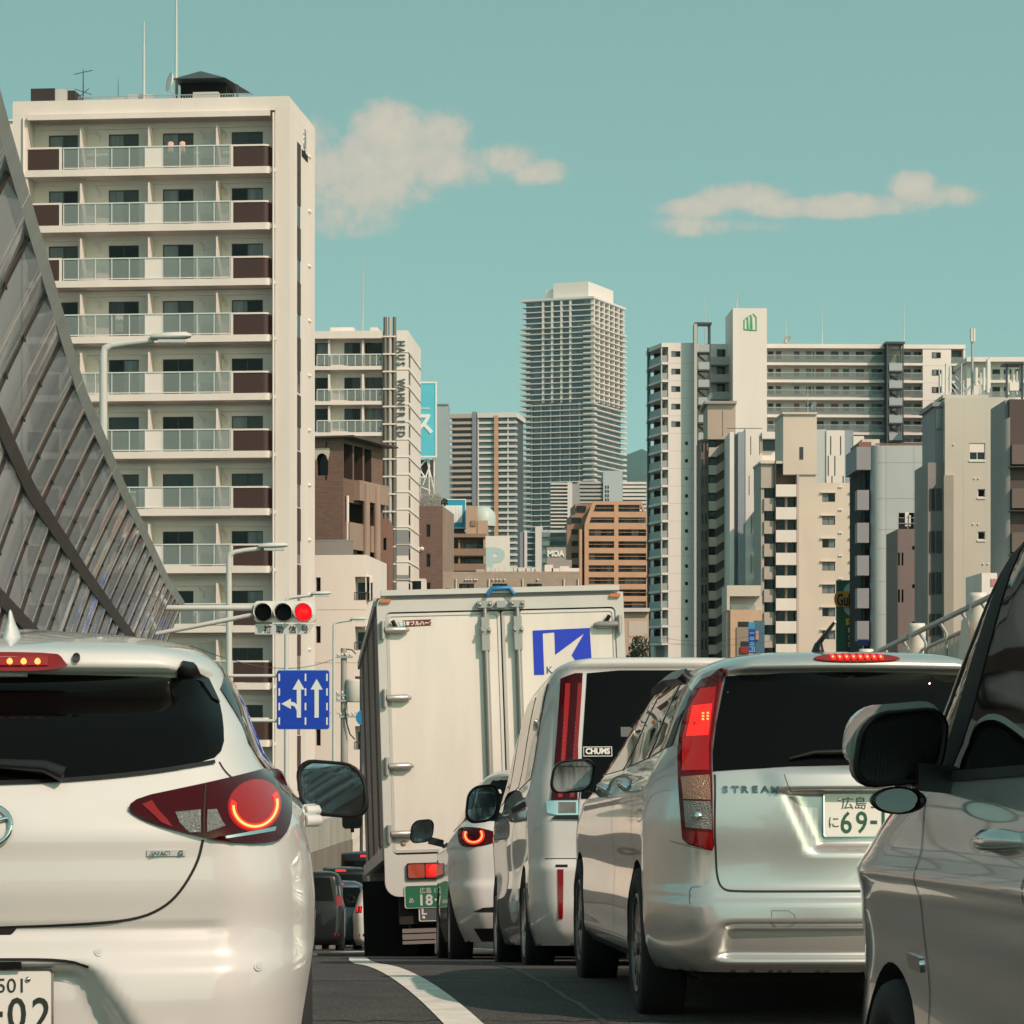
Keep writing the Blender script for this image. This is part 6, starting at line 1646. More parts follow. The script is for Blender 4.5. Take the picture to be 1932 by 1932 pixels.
def hdisp(x, z):
    ax = abs(x); d = 0
    t = sstep(.30, .19, ax - .62 * max(0, .60 - z)) if z < .62 else 0          # plate recess with sloping cheeks
    d += .075 * t * sstep(.20, .28, z) * sstep(.615, .575, z)
    d += .010 * sstep(.665, .685, z) * sstep(.71, .69, z) * sstep(.62, .56, ax)  # tailgate lower lip
    d -= .012 * math.exp(-((z - .95) / .05) ** 2) * sstep(.8, .5, ax)            # soft crease through the lamps
    return d
c.disp = hdisp
c.sdisp = lambda y, z: .002 * math.sin(2.3 * y + 4 * z) + .012 * math.exp(-((z - .98 + .02 * y) / .03) ** 2) - .010 * math.exp(-((z - .6) / .09) ** 2)
c.body(arches=(.72, 3.29), ra=.325, zc=.30)
for y in (.72, 3.29):
    for sx in (-1, 1): c.wheel(sx * .835, y, .30, .19)
win = [(0, 1.066), (.2, 1.072), (.42, 1.092), (.565, 1.118), (.595, 1.15), (.592, 1.22), (.578, 1.28), (.555, 1.325), (.52, 1.348), (.47, 1.343), (.3, 1.346), (0, 1.350)]
c.patch('rear_window', win + [(-p[0], p[1]) for p in reversed(win[1:-1])], TINT, .004, smooth=1, res=.035)
c.line('window_edge', [(0, 1.062), (.2, 1.068), (.42, 1.088), (.572, 1.114)], .010, BLACK, .006); c.line('window_edge', [(0, 1.062), (-.2, 1.068), (-.42, 1.088), (-.572, 1.114)], .010, BLACK, .006)
for sx in (-1, 1):
    lamp = [(.352, .998), (.385, 1.022), (.50, 1.045), (.60, 1.066), (.69, 1.085), (.735, 1.088), (.757, 1.075), (.770, 1.03), (.772, .98), (.760, .93), (.735, .905), (.69, .902), (.60, .912), (.50, .935), (.42, .958), (.375, .978)]
    lp_ = c.patch('tail_lamp', [(sx * p[0], p[1]) for p in lamp], DREDL, .012, smooth=1, res=.025, skirt=.02)
    cx_, cz_ = .672, .995
    disc = [(sx * (cx_ + .068 * math.cos(q)), cz_ + .064 * math.sin(q)) for q in [2 * PI * i / 28 for i in range(28)]]
    c.patch('lamp_bowl', disc, LITD, .0135, parent=lp_, res=.02, skirt=.004)
    for (r0, r1, m_, of, a0, a1) in ((.048, .062, LIT, .0150, 165, 390), (.0525, .058, LITO, .0160, 180, 375)):
        ring = [(sx * (cx_ + r1 * math.cos(R(q))), cz_ + r1 * .95 * math.sin(R(q))) for q in range(a0, a1, 8)] + [(sx * (cx_ + r0 * math.cos(R(q))), cz_ + r0 * .95 * math.sin(R(q))) for q in range(a1 - 3, a0 - 1, -8)]
        c.patch('lamp_ring', ring, m_, of, parent=lp_, res=.012, skirt=.003)
    c.patch('reverse_lens', [(sx * p[0], p[1]) for p in ((.475, .982), (.540, .988), (.540, .935), (.512, .935), (.488, .955))], CLEARL, .0142, parent=lp_, res=.02, skirt=.004)
    c.patch('reverse_lens', [(sx * p[0], p[1]) for p in ((.556, .987), (.578, .988), (.59, .962), (.60, .948), (.556, .935))], CLEARL, .0142, parent=lp_, res=.02, skirt=.004)
    c.patch('chrome_blade', [(sx * p[0], p[1]) for p in ((.60, .925), (.725, .940), (.722, .930), (.60, .919))], CHROME, .0142, parent=lp_, res=.02, skirt=.004)
    c.patch('lamp_blade', [(sx * p[0], p[1]) for p in ((.39, 1.002), (.41, .985), (.44, .958), (.47, .947), (.455, .965), (.43, .99), (.415, 1.012))], REDL, .0142, parent=lp_, res=.02, skirt=.004)
    c.line('lamp_gap', [(sx * .548, 1.052), (sx * .548, .926)], .0035, SEAM, .0146, parent=lp_, smooth=0)
    c.line('tailgate_gap', [(sx * .548, .918), (sx * .535, .86), (sx * .495, .79), (sx * .45, .745), (sx * .38, .715), (sx * .25, .704), (0, .697)], .007, SEAM)
    c.patch('spoiler_fin', [(sx * p[0], p[1]) for p in ((.466, 1.336), (.480, 1.380), (.507, 1.376), (.545, 1.338), (.578, 1.27), (.56, 1.28), (.53, 1.325), (.50, 1.336))], BLACK, .009, res=.012, skirt=.012)
    c.line('pillar_gap', [(sx * .585, 1.115), (sx * .60, 1.09), (sx * .622, 1.07)], .0035, SEAM)
    for (px, pz) in ((.285, .635), (.69, .588)):
        p = c.mr(sx * px, pz, 0); c.patch('parking_sensor', [(sx * px + .0125 * math.cos(q), pz + .0125 * math.sin(q)) for q in [2 * PI * i / 16 for i in range(16)]], WHITE_P, .003, res=.01)
        c.patch('sensor_ring', [(sx * px + .0075 * math.cos(q), pz + .0075 * math.sin(q)) for q in [2 * PI * i / 16 for i in range(16)]], mat('sensor_grey', (.5, .5, .48), .4), .0045, res=.01)
bl_ = [(0, 1.362), (.12, 1.362), (.19, 1.366), (.172, 1.388), (.155, 1.397), (0, 1.40)]
br = c.patch('brake_light', bl_ + [(-p[0], p[1]) for p in reversed(bl_[1:-1])], REDL, .008, smooth=1, res=.03)
for i in range(7):
    x = -.108 + .036 * i; c.patch('led', [(x + .008 * math.cos(q), 1.380 + .007 * math.sin(q)) for q in [2 * PI * k / 12 for k in range(12)]], LITO, .010, parent=br, res=.01, skirt=.004)
    x += 0
c.patch('glow_bar', [(-.135, 1.371), (.135, 1.371), (.135, 1.389), (-.135, 1.389)], LITD, .009, parent=br, res=.03, skirt=.003)
c.patch('washer_nozzle', [(.208 + .010 * math.cos(q), 1.388 + .010 * math.sin(q)) for q in [2 * PI * k / 14 for k in range(14)]], BLACK, .008, res=.01)
c.patch('sticker', [(-.06, 1.352), (.078, 1.350), (.078, 1.338), (-.06, 1.340)], mat('sticker_white', (.6, .58, .54), .5), .0075, res=.03)
# wiper, badge, emblem, plate
wa = [c.mr(.19, 1.068, .03), c.mr(.14, 1.085, .035), c.mr(-.08, 1.105, .022), c.mr(-.42, 1.13, .012)]
obj('wiper', MB().tube(wa, [.022, .018, .011, .008], 8), BLACK, c.o)
bd = c.patch('badge', [(.405, .893), (.503, .893), (.503, .877), (.405, .877)], mat('badge_silver', (.55, .55, .53), .3, .3), .004, res=.03, skirt=.004)
q = c.mr(.447, .885, .0065); text('lettering', 'SKYACTIV', .0145, mat('badge_teal', (.05, .14, .15), .4), bd, q, (PI / 2, 0, .32), ext=.0006, bold=.0002)
q = c.mr(.490, .885, .0065); text('lettering', 'G', .018, mat('badge_teal', (.05, .14, .15), .4), bd, q, (PI / 2, 0, .36), ext=.0006, bold=.0006)
eo = []
em = MB()
for k in range(33):
    q = 2 * PI * k / 32; eo.append(c.mr(.062 * math.cos(q), .955 + .049 * math.sin(q), .008))
obj('emblem', em.tube(eo, .0075, 8), CHROME, c.o)
obj('emblem_wing', MB().tube([c.mr(x, .955 + z, .009) for x, z in ((-.058, .018), (-.035, .014), (0, -.02), (.035, .014), (.058, .018))], .006, 8), CHROME, c.o)
c.plate(.0, c.rear(0, .50) - .012, .505, PLATEW, '広島 501', '-02', PTXB)
c.line('recess_edge', [(-.26, .597), (-.2, .616), (0, .618), (.2, .616), (.26, .597)], .006, MATBLK, .002)
c.patch('number_lamp', [(-.09, .612), (.09, .612), (.09, .600), (-.09, .600)], BLACK, .008, res=.03)
c.patch('tailgate_handle', [(-.13, .695), (.075, .695), (.06, .678), (-.11, .678)], MATBLK, .002, res=.03)
# roof aerial, mirrors, side glass, door handles
rings = [[Vector((.0 + .04 * sc * math.cos(q) * .55, .78 + .09 * sc * math.sin(q) + dy, 1.448 + hz)) for q in [2 * PI * i / 14 for i in range(14)]] for (hz, sc, dy) in ((0, 1.2, 0), (.025, .9, .0), (.05, .45, -.03), (.075, .22, -.055), (.083, .06, -.06))]
obj('shark_fin_aerial', MB().loft(rings, caps=True), WHITE_P, c.o)
for sx in (-1, 1):
    c.patch('side_window', [(sy, sz) for sy, sz in ((.56, 1.16), (.60, 1.31), (.9, 1.385), (1.6, 1.40), (2.1, 1.36), (2.55, 1.12), (1.6, 1.06), (.75, 1.045))], TINT, .003, mp=c.ms(sx), res=.07)
    c.mirror((sx * .925, 2.33, .985), .235, .19, sx, mat('satin_black', (.006, .005, .005), .5, spec=.25), yaw=-sx * .10, stalk=[(sx * .78, 2.38, .93), (sx * .90, 2.36, .93)], up=.16)
    for y in (1.15, 1.95): obj('door_handle', MB().tube([c.ms(sx)(y - .08, .93, .0), c.ms(sx)(y - .06, .93, .035), c.ms(sx)(y + .06, .93, .035), c.ms(sx)(y + .08, .93, .0)], .018, 8), WHITE_P, c.o)

# ------------------------------------------------------------------ silver people carrier, right lane
SX, SD = 1.42, 11.5
c = Car('silver_minivan', 'silver people carrier with tall red tail lamps in the right lane', (SX, SD, ZR(SD + .9) + .0), .066, .036, paint=SILVER_P,
        w=[(.235, .79), (.28, .815), (.42, .838), (.6, .845), (.8, .842), (.92, .828), (1.0, .805), (1.06, .775), (1.12, .74), (1.25, .685), (1.36, .63), (1.42, .59), (1.455, .545), (1.485, .47), (1.51, .36), (1.53, .18), (1.54, .03)],
        r=[(.235, .07), (.27, .04), (.33, .01), (.42, .0), (.50, .004), (.545, .03), (.57, .05), (.65, .055), (.8, .05), (.92, .055), (1.0, .075), (1.06, .11), (1.2, .19), (1.36, .285), (1.40, .30), (1.412, .26), (1.43, .235), (1.465, .27), (1.49, .42), (1.515, .85), (1.54, 1.7)],
        f=[(.19, 4.45), (.45, 4.57), (.65, 4.52), (.8, 4.3), (.9, 3.9), (1.0, 3.45), (1.1, 3.25), (1.3, 2.85), (1.45, 2.5), (1.5, 2.3), (1.53, 2.05), (1.54, 1.9)],
        k=[(.19, .13), (.6, .12), (1.0, .10), (1.4, .10), (1.54, .1)], a=[(.19, .24), (1.0, .21), (1.2, .15), (1.54, .14)], b=[(.19, .50), (1.0, .46), (1.2, .40), (1.54, .5)], zb=.235, zt=1.54, nz=110)
def sdisp_(x, z):
    ax = abs(x); d = 0
    edge = .20 + .45 * max(0, z - .74)                                          # plate recess, wider at the top
    d += .055 * sstep(edge + .06, edge - .02, ax) * sstep(.685, .74, z) * sstep(.945, .925, z)
    d -= .022 * sstep(edge + .12, edge + .02, ax) * sstep(.93, .945, z) * sstep(1.04, 1.0, z)
    d += .05 * sstep(.60, .53, ax - .25 * max(0, .40 - z)) * sstep(.285, .305, z) * sstep(.43, .405, z)   # slot in the bumper
    d -= .02 * sstep(.62, .55, ax) * sstep(.25, .262, z) * sstep(.292, .28, z)
    d += .012 * sstep(.505, .515, z) * sstep(.545, .53, z)
    return d
c.disp = sdisp_
c.sdisp = lambda y, z: .002 * math.sin(2.3 * y + 4 * z) + .014 * math.exp(-((z - .95 + .015 * y) / .03) ** 2) - .018 * math.exp(-((z - .62) / .12) ** 2) + .012 * math.exp(-((z - .30) / .05) ** 2)
c.body(arches=(.93, 3.67), ra=.345, zc=.315)
for y in (.93, 3.67):
    for sx in (-1, 1): c.wheel(sx * .838, y, .315, .2, mat('dark_alloy', (.14, .14, .15), .25, .8), spokes=14)
wn_ = [(0, 1.035), (.3, 1.03), (.52, 1.018), (.606, 1.012), (.60, 1.08), (.575, 1.2), (.535, 1.33), (.515, 1.392), (.3, 1.405), (0, 1.408)]
c.patch('rear_window', wn_ + [(-p[0], p[1]) for p in reversed(wn_[1:-1])], TINT, .004, res=.04)
for sx in (-1, 1):
    L1 = [(.610, 1.01), (.602, 1.10), (.578, 1.21), (.545, 1.33), (.522, 1.405), (.516, 1.425), (.54, 1.418), (.605, 1.37), (.655, 1.28), (.69, 1.18), (.715, 1.08), (.726, 1.0), (.728, .92), (.722, .80), (.716, .735), (.64, .712), (.604, .705), (.612, .80)]
    tl_ = c.patch('tail_lamp', [(sx * p[0], p[1]) for p in L1], mat('deep_red_lens', (.12, .001, .002), .06, spec=.25, coat=.15), .012, smooth=1, res=.03, skirt=.02)
    def lz(pts, nm, m_, of=.0138, sm=0): return c.patch(nm, [(sx * p[0], p[1]) for p in pts], m_, of, parent=tl_, res=.02, skirt=.004, smooth=sm)
    lz([(.617, 1.012), (.609, 1.10), (.584, 1.215), (.55, 1.345), (.60, 1.342), (.65, 1.262), (.688, 1.14), (.71, 1.012)], 'red_lens', LITD, .0138, 0)
    lz([(.604, 1.15), (.592, 1.205), (.575, 1.275), (.636, 1.272), (.655, 1.215), (.675, 1.15)], 'stop_lens', LIT, .0146, 0)
    for i in range(9):
        zz = 1.165 + .012 * i
        for j in range(4):
            xx = .600 + .0155 * j - .16 * (zz - 1.2); 
            if 3 < i < 7 and j < 2: lz([(xx + .004 * math.cos(q), zz + .0038 * math.sin(q)) for q in [2 * PI * k / 8 for k in range(8)]], 'led', LITO, .0156)
    lz([(.617, .995), (.619, .902), (.712, .905), (.716, .988)], 'amber_lens', mat('peach_lens', (.36, .19, .13), .12, .3, coat=.5, bump=1.0, bscale=160), .0142, 0)
    lz([(.619, .896), (.614, .788), (.706, .797), (.712, .898)], 'reverse_lens', CLEARL, .0142, 0)
    obj('reverse_bulb', MB().lathe([(0, -.012), (.012, -.01), (.017, 0)], 12, axis='Y', M=Matrix.Translation(c.mr(sx * .660, .84, .016))), CHROME, tl_)
    lz([(.612, .775), (.612, .712), (.65, .722), (.712, .745), (.716, .785)], 'red_lens', REDL, .0142)
    c.line('tailgate_gap', [(sx * .600, 1.0), (sx * .606, .80), (sx * .600, .70), (sx * .596, .60), (sx * .575, .555), (sx * .53, .548), (sx * .3, .548), (0, .548)], .008, SEAM)
    c.line('lamp_lower_gap', [(sx * .612, .706), (sx * .68, .716), (sx * .74, .735), (sx * .765, .742)], .002, SEAM2)
    c.line('bumper_gap', [(sx * .66, .565), (sx * .70, .565), (sx * .703, .50)], .002, SEAM2)
    c.patch('side_window', [(.50, 1.12), (.60, 1.34), (.95, 1.40), (1.05, 1.405), (.98, 1.085)], TINT, .004, mp=c.ms(sx), res=.06)
    c.patch('side_window', [(1.04, 1.08), (1.11, 1.41), (1.75, 1.435), (1.80, 1.05)], TINT, .004, mp=c.ms(sx), res=.07)
    c.patch('side_window', [(1.86, 1.045), (1.82, 1.432), (2.35, 1.40), (2.75, 1.20), (2.95, 1.03)], TINT, .004, mp=c.ms(sx), res=.07)
    c.patch('window_visor', [(1.02, 1.405), (1.06, 1.435), (1.8, 1.455), (2.4, 1.42), (2.72, 1.25), (2.68, 1.24), (2.35, 1.385), (1.8, 1.42), (1.1, 1.40)], BLACK, .03, mp=c.ms(sx), res=.06, skirt=.03)
    for y in (1.35, 2.3): obj('door_handle', MB().tube([c.ms(sx)(y - .09, .96, .0), c.ms(sx)(y - .06, .965, .035), c.ms(sx)(y + .06, .965, .035), c.ms(sx)(y + .09, .96, .0)], .016, 8), CHROME, c.o)
    for y in (1.02, 1.83): c.line('door_gap', [(y - .05, 1.05), (y + .02, .9), (y + .02, .6), (y + .0, .34)], .006, SEAM, mp=c.ms(sx))
    c.mirror((sx * .945, 2.78, 1.03), .215, .16, sx, SILVER_P, yaw=-sx * .1, stalk=[(sx * .82, 2.84, .98), (sx * .92, 2.82, 1.0)], glass=mat('dark_mirror_glass', (.03, .025, .02), .05, 1.0))
    c.patch('mud_flap', [(sx * .66, .33), (sx * .80, .33), (sx * .80, .20), (sx * .70, .205)], SILVER_P, .006, res=.04) if False else None
fl = [(.62, .83), (.62, .95), (.75, .965), (.82, .94), (.84, .85), (.80, .81)]
c.line('fuel_flap', fl + [fl[0]], .0025, SEAM2, mp=c.ms(-1))
b3 = [(0, 1.440), (.09, 1.441), (.15, 1.446), (.185, 1.455), (.12, 1.470), (0, 1.474)]
br = c.patch('brake_light', b3 + [(-p[0], p[1]) for p in reversed(b3[1:-1])], REDL, .008, smooth=1, res=.03)
for i in range(8):
    x = -.098 + .028 * i; c.patch('led', [(x + .0115 * math.cos(q), 1.458 + .0115 * math.sin(q)) for q in [2 * PI * k / 12 for k in range(12)]], LIT, .0095, parent=br, res=.01, skirt=.003)
    c.patch('led', [(x + .004 * math.cos(q), 1.458 + .004 * math.sin(q)) for q in [2 * PI * k / 8 for k in range(8)]], LITO, .0105, parent=br, res=.01, skirt=.003)
for i, ch in enumerate('STREAM'):
    x = -.562 + .039 * i; q = c.mr(x, .942, .004); text('badge_letter', ch, .036, mat('badge_dark_chrome', (.20, .21, .22), .15, 1.0), c.o, q, (PI / 2, 0, -.12 - .04 * (i < 2)), ext=.003, bold=.0014, sx=1.30)
c.line('tailgate_crease', [(-.33, 1.0), (-.31, .93), (-.25, .925), (.25, .925), (.31, .93), (.33, 1.0)], .0025, SEAM2, .002)
c.plate(0, c.rear(0, .84) - .010, .842, PLATEW, '広島 530', '69-12', PTXT, kana='に')
c.line('tow_cover', [(-.39, .475), (-.30, .475), (-.30, .41), (-.39, .41), (-.39, .475)], .0018, SEAM2, smooth=1)
wa = [c.mr(.12, 1.055, .03), c.mr(.05, 1.075, .03), c.mr(-.2, 1.075, .02), c.mr(-.30, 1.055, .012)]
obj('wiper', MB().tube(wa, [.016, .013, .009, .005], 8), BLACK, c.o)
obj('roof_aerial', MB().loft([[Vector((-.08 + .022 * s_ * math.cos(q), .72 + .05 * s_ * math.sin(q) + dy, 1.505 + hz)) for q in [2 * PI * i / 12 for i in range(12)]] for (hz, s_, dy) in ((0, 1.3, 0), (.02, 1.0, 0), (.04, .7, -.02))], caps=True), BLACK, c.o)
obj('aerial_rod', MB().tube([(-.08, .71, 1.54), (-.045, .50, 1.62)], [.012, .006], 8), BLACK, c.o)
mb = MB().loft([[Vector((x, .30, z)) for x, z in ((-.7, .25), (-.62, .19), (.62, .19), (.7, .25))], [Vector((x, .75, z)) for x, z in ((-.7, .25), (-.62, .18), (.62, .18), (.7, .25))]], caps=True, sm=False)
obj('under_tray', mb, MATBLK, c.o)
hr = obj('headrest', MB().lathe([(0, .1), (.09, .09), (.12, .0), (.1, -.1), (0, -.12)], 14, axis='Z', M=Matrix.Translation((.1, 1.3, 1.12))), MATBLK, c.o)

c.o.scale = (1, 1, 1.03)
# ------------------------------------------------------------------ white high-roof van behind it
VX, VD = .965, 17.2
c = Car('white_box_van', 'white high roofed family van with vertical tail lamps ahead of the silver car', (VX, VD, ZR(VD + .9)), .066, .078, paint=WHITE_P,
        w=[(.18, .78), (.3, .82), (.5, .842), (.9, .846), (1.02, .84), (1.1, .825), (1.2, .80), (1.5, .745), (1.68, .70), (1.74, .665), (1.78, .60), (1.81, .48), (1.83, .30), (1.84, .05)],
        r=[(.18, .09), (.26, .03), (.4, .0), (.6, .0), (.66, .035), (.9, .045), (1.1, .055), (1.3, .09), (1.6, .16), (1.72, .19), (1.75, .16), (1.78, .18), (1.80, .32), (1.82, .7), (1.84, 1.6)],
        f=[(.18, 4.6), (.5, 4.69), (.8, 4.6), (.95, 4.4), (1.05, 3.95), (1.15, 3.75), (1.5, 3.2), (1.7, 2.85), (1.78, 2.6), (1.82, 2.3), (1.84, 2.0)],
        k=.07, a=[(.18, .16), (1.1, .14), (1.84, .13)], b=[(.18, .30), (1.1, .28), (1.84, .3)], zb=.18, zt=1.84, nz=90)
c.sdisp = lambda y, z: .002 * math.sin(2.3 * y + 4 * z) + .014 * math.exp(-((z - 1.0) / .03) ** 2) - .015 * math.exp(-((z - .65) / .14) ** 2)
c.body(arches=(.95, 3.84), ra=.335, zc=.31)
for y in (.95, 3.84):
    for sx in (-1, 1): c.wheel(sx * .835, y, .31, .19)
c.patch('rear_window', [(-.545, .99), (.545, .99), (.53, 1.3), (.49, 1.70), (.3, 1.715), (-.3, 1.715), (-.49, 1.70), (-.53, 1.3)], TINT, .004, res=.05)
for sx in (-1, 1):
    tl_ = c.patch('tail_lamp', [(sx * p[0], p[1]) for p in ((.565, .985), (.555, 1.3), (.515, 1.70), (.56, 1.70), (.64, 1.67), (.67, 1.4), (.72, .985))], DREDL, .01, res=.04, skirt=.02)
    for (a_, b_) in ((.575, .60), (.645, .67)): c.patch('lit_strip', [(sx * (a_ + .01), 1.0), (sx * (b_ + .01), 1.0), (sx * (b_ - .055), 1.64), (sx * (a_ - .055), 1.64)], REDL if a_ < .6 else LITD, .0115, parent=tl_, res=.04, skirt=.004)
    for i in range(12):
        z = 1.14 + .025 * i
        for xo in (.60, .66):
            x = sx * (xo - .10 * (z - 1.1)); c.patch('stud', [(x + .003, z), (x, z + .003), (x - .003, z), (x, z - .003)], CLEARL, .0125, parent=tl_, res=.01, skirt=0)
    cl = c.patch('clear_lamp', [(sx * .56, .98), (sx * .745, .98), (sx * .74, .915), (sx * .69, .90), (sx * .56, .90)], CHROME, .012, res=.03, skirt=.02)
    c.patch('reverse_lens', [(sx * .575, .972), (sx * .68, .972), (sx * .68, .91), (sx * .575, .91)], CLEARL, .0135, parent=cl, res=.03, skirt=.003)
    c.patch('lamp_foot', [(sx * .56, .90), (sx * .69, .90), (sx * .72, .88), (sx * .56, .877)], BLACK, .012, res=.03)
    c.patch('reflector', [(sx * .655, .60), (sx * .69, .60), (sx * .685, .33), (sx * .66, .33)], REDL, .006, res=.03)
    c.patch('reflector_recess', [(sx * .63, .625), (sx * .70, .625), (sx * .70, .612), (sx * .63, .612)], MATBLK, .003, res=.03)
    c.line('tailgate_gap', [(sx * .548, 1.06), (sx * .56, .96), (sx * .57, .7), (sx * .56, .50), (sx * .5, .455), (0, .45)], .007, SEAM)
    c.line('bumper_gap', [(sx * .57, .66), (sx * .66, .66), (sx * .76, .66)], .005, SEAM)
    for (ya, yb_) in ((.42, 1.35), (1.42, 2.45)): c.patch('side_window', [(ya, 1.12), (ya + .05, 1.66), (yb_, 1.68), (yb_, 1.10)], TINT, .004, mp=c.ms(sx), res=.08)
    c.patch('side_window', [(2.52, 1.10), (2.52, 1.68), (2.85, 1.62), (3.45, 1.14), (3.4, 1.08)], TINT, .004, mp=c.ms(sx), res=.08)
    c.line('slide_rail', [(.45, .98), (1.6, .985)], .03, SEAM, .004, mp=c.ms(sx), smooth=0)
    c.mirror((sx * .96, 3.28, 1.10), .23, .25, sx, BLACK, yaw=-sx * .1, stalk=[(sx * .80, 3.34, 1.02), (sx * .92, 3.32, 1.02)])
    c.line('door_gap', [(2.48, 1.08), (2.48, .4)], .008, SEAM, mp=c.ms(sx)); c.line('door_gap', [(1.38, 1.08), (1.38, .75)], .008, SEAM, mp=c.ms(sx))
st_ = c.patch('sticker', [(-.525, 1.225), (-.355, 1.225), (-.355, 1.28), (-.525, 1.28)], mat('sticker_rim', (.72, .72, .68), .5), .0065, res=.05, skirt=.002)
c.patch('sticker_field', [(-.521, 1.229), (-.359, 1.229), (-.359, 1.276), (-.521, 1.276)], MATBLK, .0075, parent=st_, res=.05, skirt=.001)
text('lettering', 'CHUMS', .045, mat('sticker_rim', (.72, .72, .68), .5), st_, c.mr(-.44, 1.2525, .014), (PI / 2 - .16, 0, -.085), ext=.0004, bold=.0022, sx=.95)
c.patch('paper_tag', [(-.30, 1.335), (-.15, 1.335), (-.15, 1.39), (-.30, 1.39)], mat('tag_grey', (.10, .11, .10), .4), .0065, res=.05, skirt=.002)

c.o.scale = (1, 1, 1.075)
# ------------------------------------------------------------------ white crossover ahead of the van
XX, XD = .39, 23.5
c = Car('white_crossover', 'white crossover with a glowing ring lamp between the truck and the van', (XX, XD, ZR(XD + .9)), .062, .08, paint=WHITE_P,
        w=[(.2, .80), (.35, .85), (.6, .88), (.8, .882), (.95, .86), (1.05, .80), (1.12, .74), (1.3, .66), (1.42, .58), (1.48, .50), (1.52, .36), (1.545, .05)],
        r=[(.2, .12), (.3, .05), (.45, .0), (.6, .01), (.66, .05), (.85, .06), (1.0, .10), (1.1, .18), (1.3, .36), (1.42, .44), (1.45, .38), (1.48, .45), (1.52, .8), (1.545, 1.5)],
        f=[(.2, 4.2), (.5, 4.27), (.8, 4.15), (.95, 3.5), (1.05, 3.1), (1.3, 2.6), (1.45, 2.3), (1.52, 2.0), (1.545, 1.7)],
        k=.12, a=[(.2, .26), (1.0, .24), (1.545, .15)], b=[(.2, .6), (1.0, .55), (1.545, .4)], zb=.2, zt=1.545, nz=70)
c.sdisp = lambda y, z: .002 * math.sin(2.3 * y + 4 * z) + .02 * math.exp(-((z - .92) / .04) ** 2) - .02 * math.exp(-((z - .62) / .12) ** 2)
c.body(arches=(.80, 3.37), ra=.36, zc=.33)
for y in (.80, 3.37):
    for sx in (-1, 1): c.wheel(sx * .87, y, .33, .2)
wn_ = [(0, 1.07), (.3, 1.08), (.56, 1.12), (.60, 1.16), (.55, 1.36), (.5, 1.42), (0, 1.425)]
c.patch('rear_window', wn_ + [(-p[0], p[1]) for p in reversed(wn_[1:-1])], TINT, .004, res=.06)
for sx in (-1, 1):
    lamp = [(.44, .985), (.6, 1.03), (.72, 1.05), (.785, 1.05), (.80, 1.0), (.79, .93), (.76, .90), (.66, .90), (.5, .935)]
    tl_ = c.patch('tail_lamp', [(sx * p[0], p[1]) for p in lamp], DREDL, .012, smooth=1, res=.04, skirt=.02)
    for (r0, r1, m_, of) in ((.05, .082, LIT, .0135), (.058, .068, LITO, .0150)):
        ring = [(sx * (.68 + r1 * math.cos(R(q))), .985 + r1 * .85 * math.sin(R(q))) for q in range(150, 400, 10)] + [(sx * (.68 + r0 * math.cos(R(q))), .985 + r0 * .85 * math.sin(R(q))) for q in range(390, 149, -10)]
        c.patch('lamp_ring', ring, m_, of, parent=tl_, res=.015, skirt=.003)
    c.patch('bumper_slot', [(sx * .30, .42), (sx * .70, .42), (sx * .62, .45), (sx * .30, .47)], MATBLK, .004, res=.04)
    c.patch('side_window', [(.66, 1.12), (.78, 1.36), (1.4, 1.44), (2.1, 1.40), (2.75, 1.12), (1.5, 1.06)], TINT, .004, mp=c.ms(sx), res=.08)
    c.mirror((sx * 1.04, 2.5, 1.10), .21, .19, sx, BLACK, yaw=-sx * .1, stalk=[(sx * .84, 2.56, 1.0), (sx * .98, 2.54, 1.03)])
    c.patch('sill_cladding', [(1.15, .21), (1.15, .36), (3.0, .36), (3.0, .21)], BLACK, .012, mp=c.ms(sx), res=.1)
c.patch('rear_skirt', [(-.62, .21), (-.68, .30), (.68, .30), (.62, .21)], BLACK, .012, res=.06)

c.o.scale = (1, 1, 1.10)
# ------------------------------------------------------------------ grey silver car beside the camera, right edge
FX, FD = 1.99, 3.45
c = Car('grey_minivan', 'grey silver minivan cut by the right edge with a black door mirror', (FX, FD, 0), .08, 0, paint=GREY_P,
        w=[(.18, .78), (.3, .82), (.5, .842), (.85, .846), (.95, .842), (1.04, .837), (1.10, .826), (1.2, .798), (1.4, .768), (1.55, .745), (1.62, .722), (1.66, .66), (1.69, .45), (1.71, .05)],
        r=[(.18, .1), (.3, .02), (.5, .0), (.9, .05), (1.1, .1), (1.6, .3), (1.66, .5), (1.71, 1.4)],
        f=[(.18, 4.1), (.4, 4.25), (.6, 4.27), (.75, 4.24), (.88, 4.16), (.97, 3.98), (1.04, 3.78), (1.10, 3.66), (1.2, 3.56), (1.4, 3.32), (1.55, 3.12), (1.62, 2.98), (1.67, 2.6), (1.71, 2.0)],
        k=.08, a=[(.18, .2), (1.71, .15)], b=[(.18, .4), (1.71, .3)], zb=.18, zt=1.71, a2=.30, b2=.62, nz=90)
c.sdisp = lambda y, z: .002 * math.sin(2.3 * y + 4 * z) + .016 * math.exp(-((z - .90 - .03 * (2.5 - y)) / .035) ** 2) - .022 * math.exp(-((z - .62) / .15) ** 2) + .012 * math.exp(-((z - .36) / .06) ** 2)
c.body(arches=(.72, 3.46), ra=.345, zc=.315)
for y in (.72, 3.46):
    for sx in (-1, 1): c.wheel(sx * .838, y, .31, .19)
